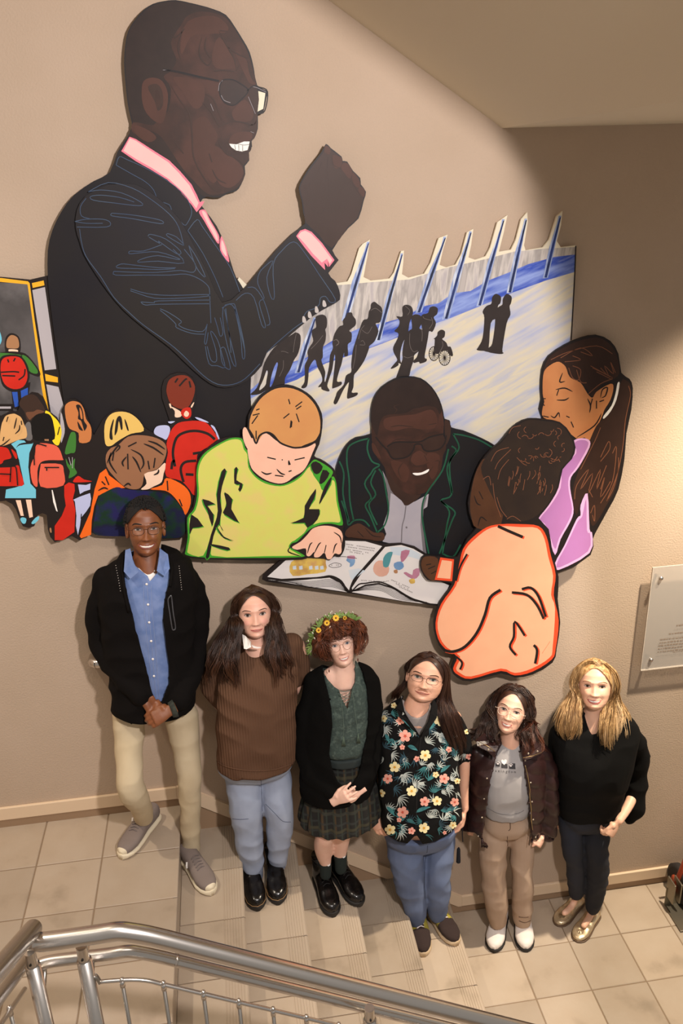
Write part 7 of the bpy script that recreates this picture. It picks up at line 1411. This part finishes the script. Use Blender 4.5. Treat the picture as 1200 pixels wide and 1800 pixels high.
# ---------------------------------------------------------------- 6 person with blond hair
def blonde():
    root = empty('person', (2.12, -.2, ZF), 'person with long blond hair in a black blouse, dark skinny jeans and golden flat shoes', 'person')
    sk = skinmat('skin_fair_warm', '#eabb9f', '#e2b092', '#a86a4e')
    h = Head('R', (600, 625), -1.5, 1.0, 1.02, 1.0, -.26, 9, 0, .9, 1.0)
    rows = [(350,600,500,-.2,.055),(240,760,580,-.2,.09),(165,830,700,-.2,.11),(170,800,850,-.2,.13),(185,760,1000,-.2,.135),(195,720,1120,-.2,.125),(200,690,1230,-.2,.12),(210,670,1320,-.2,.115)]
    legs = [('Q', [(440,350,-.2,90),(455,700,-.23,75),(485,1000,-.2,55),(480,1200,-.18,38),(440,1285,-.2,36),(370,1350,-.25,34)]), ('Q', [(700,350,-.2,95),(720,780,-.24,78),(700,1080,-.21,56),(655,1330,-.2,40),(625,1410,-.23,38),(575,1480,-.27,36)])]
    aL = [(195,680,-.17,56),(155,900,-.12,46),(138,1100,-.11,40),(145,1230,-.11,34),(160,1330,-.11,26)]; aR = [(790,680,-.19,58),(845,880,-.18,50),(820,1100,-.18,46),(765,1260,-.25,40),(680,1400,-.335,32)]
    body_of(h, root, sk, 'P', rows, legs, [('P', aL), ('P', aR)], (480, 580, -.21), [
        dict(wrist=W3('P',675,1410,-.34), d=W3('P',575,1560,-.365)-W3('P',675,1410,-.34), nrm=(.35,-.85,.1), thumb=(-.7,-.2,.6), sc=.92, curl=1.05, spread=.02, tang=.25, tcurl=.5),
        dict(wrist=W3('P',160,1330,-.11), d=(0,.1,-1), nrm=(-1,0,0), thumb=(0,-1,0), sc=.85, curl=.5)], neckr=.05)
    face(h, root, sk, '#5a4632', '#8a6242', '#b85a52', True, .033, .8, .0014, .0018)
    bk = mat('black_crepe', '#0c0b0a', .9, bump=.3, bscale=400, spec=.15); g = G(); loft(g, 'P', rows)
    limb(g, 'P', [(205,680,-.17,80),(160,900,-.12,72),(140,1080,-.11,68),(145,1230,-.11,58)]); limb(g, 'P', [(780,670,-.19,80),(835,840,-.18,82),(828,1020,-.18,92),(800,1200,-.195,102),(785,1310,-.21,92),(765,1370,-.22,62)])
    garment('blouse', remesh(g, .008, 4, .007, 6, (1, 1, .6), 31), bk, root, [(pp('P', [(385,400),(396,520),(418,600),(440,665),(462,700),(500,692),(530,640),(570,560),(590,400)]), True), (pp('P', [(385,400),(395,500),(480,560),(570,520),(590,400)]), False)], .005, open_bottom=(2.1, .25))
    je = denim('navy_denim', '#12151f', '#1b1f2b'); g = G(); loft(g, 'Q', [(340,810,200,-.2,.10),(340,820,300,-.2,.105),(400,760,400,-.2,.09)])
    limb(g, 'Q', [(430,360,-.2,128),(440,500,-.22,112),(455,680,-.235,106),(478,860,-.22,94),(490,1020,-.2,86),(492,1135,-.185,74)]); limb(g, 'Q', [(700,360,-.2,150),(705,560,-.235,138),(714,780,-.25,122),(725,930,-.24,118),(700,1100,-.22,102),(672,1280,-.205,84)])
    jn = garment('jeans', remesh(g, .008, 3, .004, 8, (1, 1, 1), 5), je, root)
    gd = mat('gold_leather', '#d6c4a4', .32, .7, col2='#bda582', nscale=30)
    for hz, tz in (((500,1260), (285,1470)), ((670,1400), (490,1640))):
        t = gnd('Q', *tz, ZF+.008); hh = gnd('Q', *hz, ZF); d = t-hh; d.z = 0; d.normalize(); hh = t-d*.245
        r_ = shoe('flat_shoe', root, hh, t, ZF, gd, mat('tan_sole', '#5c4530', .6), .046, .04, .012, toebump=1.35); r0, h0, d0, sx0, L0 = r_
        g = G(); 
        for q in range(3): c = h0+d0*L0*.80+V((0, 0, .040)); R2 = .018-.005*q; g.tube([c+d0*R2*math.cos(a)+sx0*R2*math.sin(a)+V((0, 0, .001*q)) for a in [k*math.pi/8 for k in range(17)]], .0022, 6)
        g.obj('round_ornament', gd, r0, True)
    hb = mat('hair_blond', '#ab8557', .42, col2=['#8c693f', '#c9a573', '#b08a5c'], nscale=40, nstretch=(1, 1, .12)); cap(h, 'scalp_hair', hb, root, 1.05, front=.086, side=.0)
    P = lambda x, y, d: W3('P', x, y, d); Lg = []; Rg = []
    for k in range(6):
        t = k/5; rt = dome(h, [(18, 52+34*t, 1.06), (-30, 62, 1.16), (-68-22*t, 28, 1.2), (-84-28*t, -8, 1.2)]); Lg.append(rt+[P(385-90*t, 380, -.22+.07*t), P(365-140*t, 490, -.27+.08*t), P(350-180*t, 600, -.31+.1*t), P(320-140*t, 700-30*t, -.33+.1*t), P(290-60*t, 750-20*t, -.33+.1*t)])
        rt = dome(h, [(20, 52+34*t, 1.06), (45, 60, 1.12), (74+22*t, 28, 1.14), (86+28*t, -8, 1.16)]); Rg.append(rt+[P(590+80*t, 420, -.23+.07*t), P(570+160*t, 540, -.28+.07*t), P(545+190*t, 660, -.33+.08*t), P(540+180*t, 750, -.34+.09*t), P(560+150*t, 840-30*t, -.35+.1*t)])
    hair('hair', Lg, hb, root, 1200, .0014, .010, 1.3, .009, seed=51, rnd_end=.3); hair('hair_side', Rg, hb, root, 1200, .0014, .010, 1.3, .009, seed=52, rnd_end=.35)
    hl = mat('hair_pale_blond', '#d8b78c', .4); hair('hair_highlight', [[p+V((0, -.01, 0)) for p in a[2:]] for a in Rg], hl, root, 200, .0013, .010, 1.2, .012, seed=53, rnd_end=.35, fill=False)
blonde()
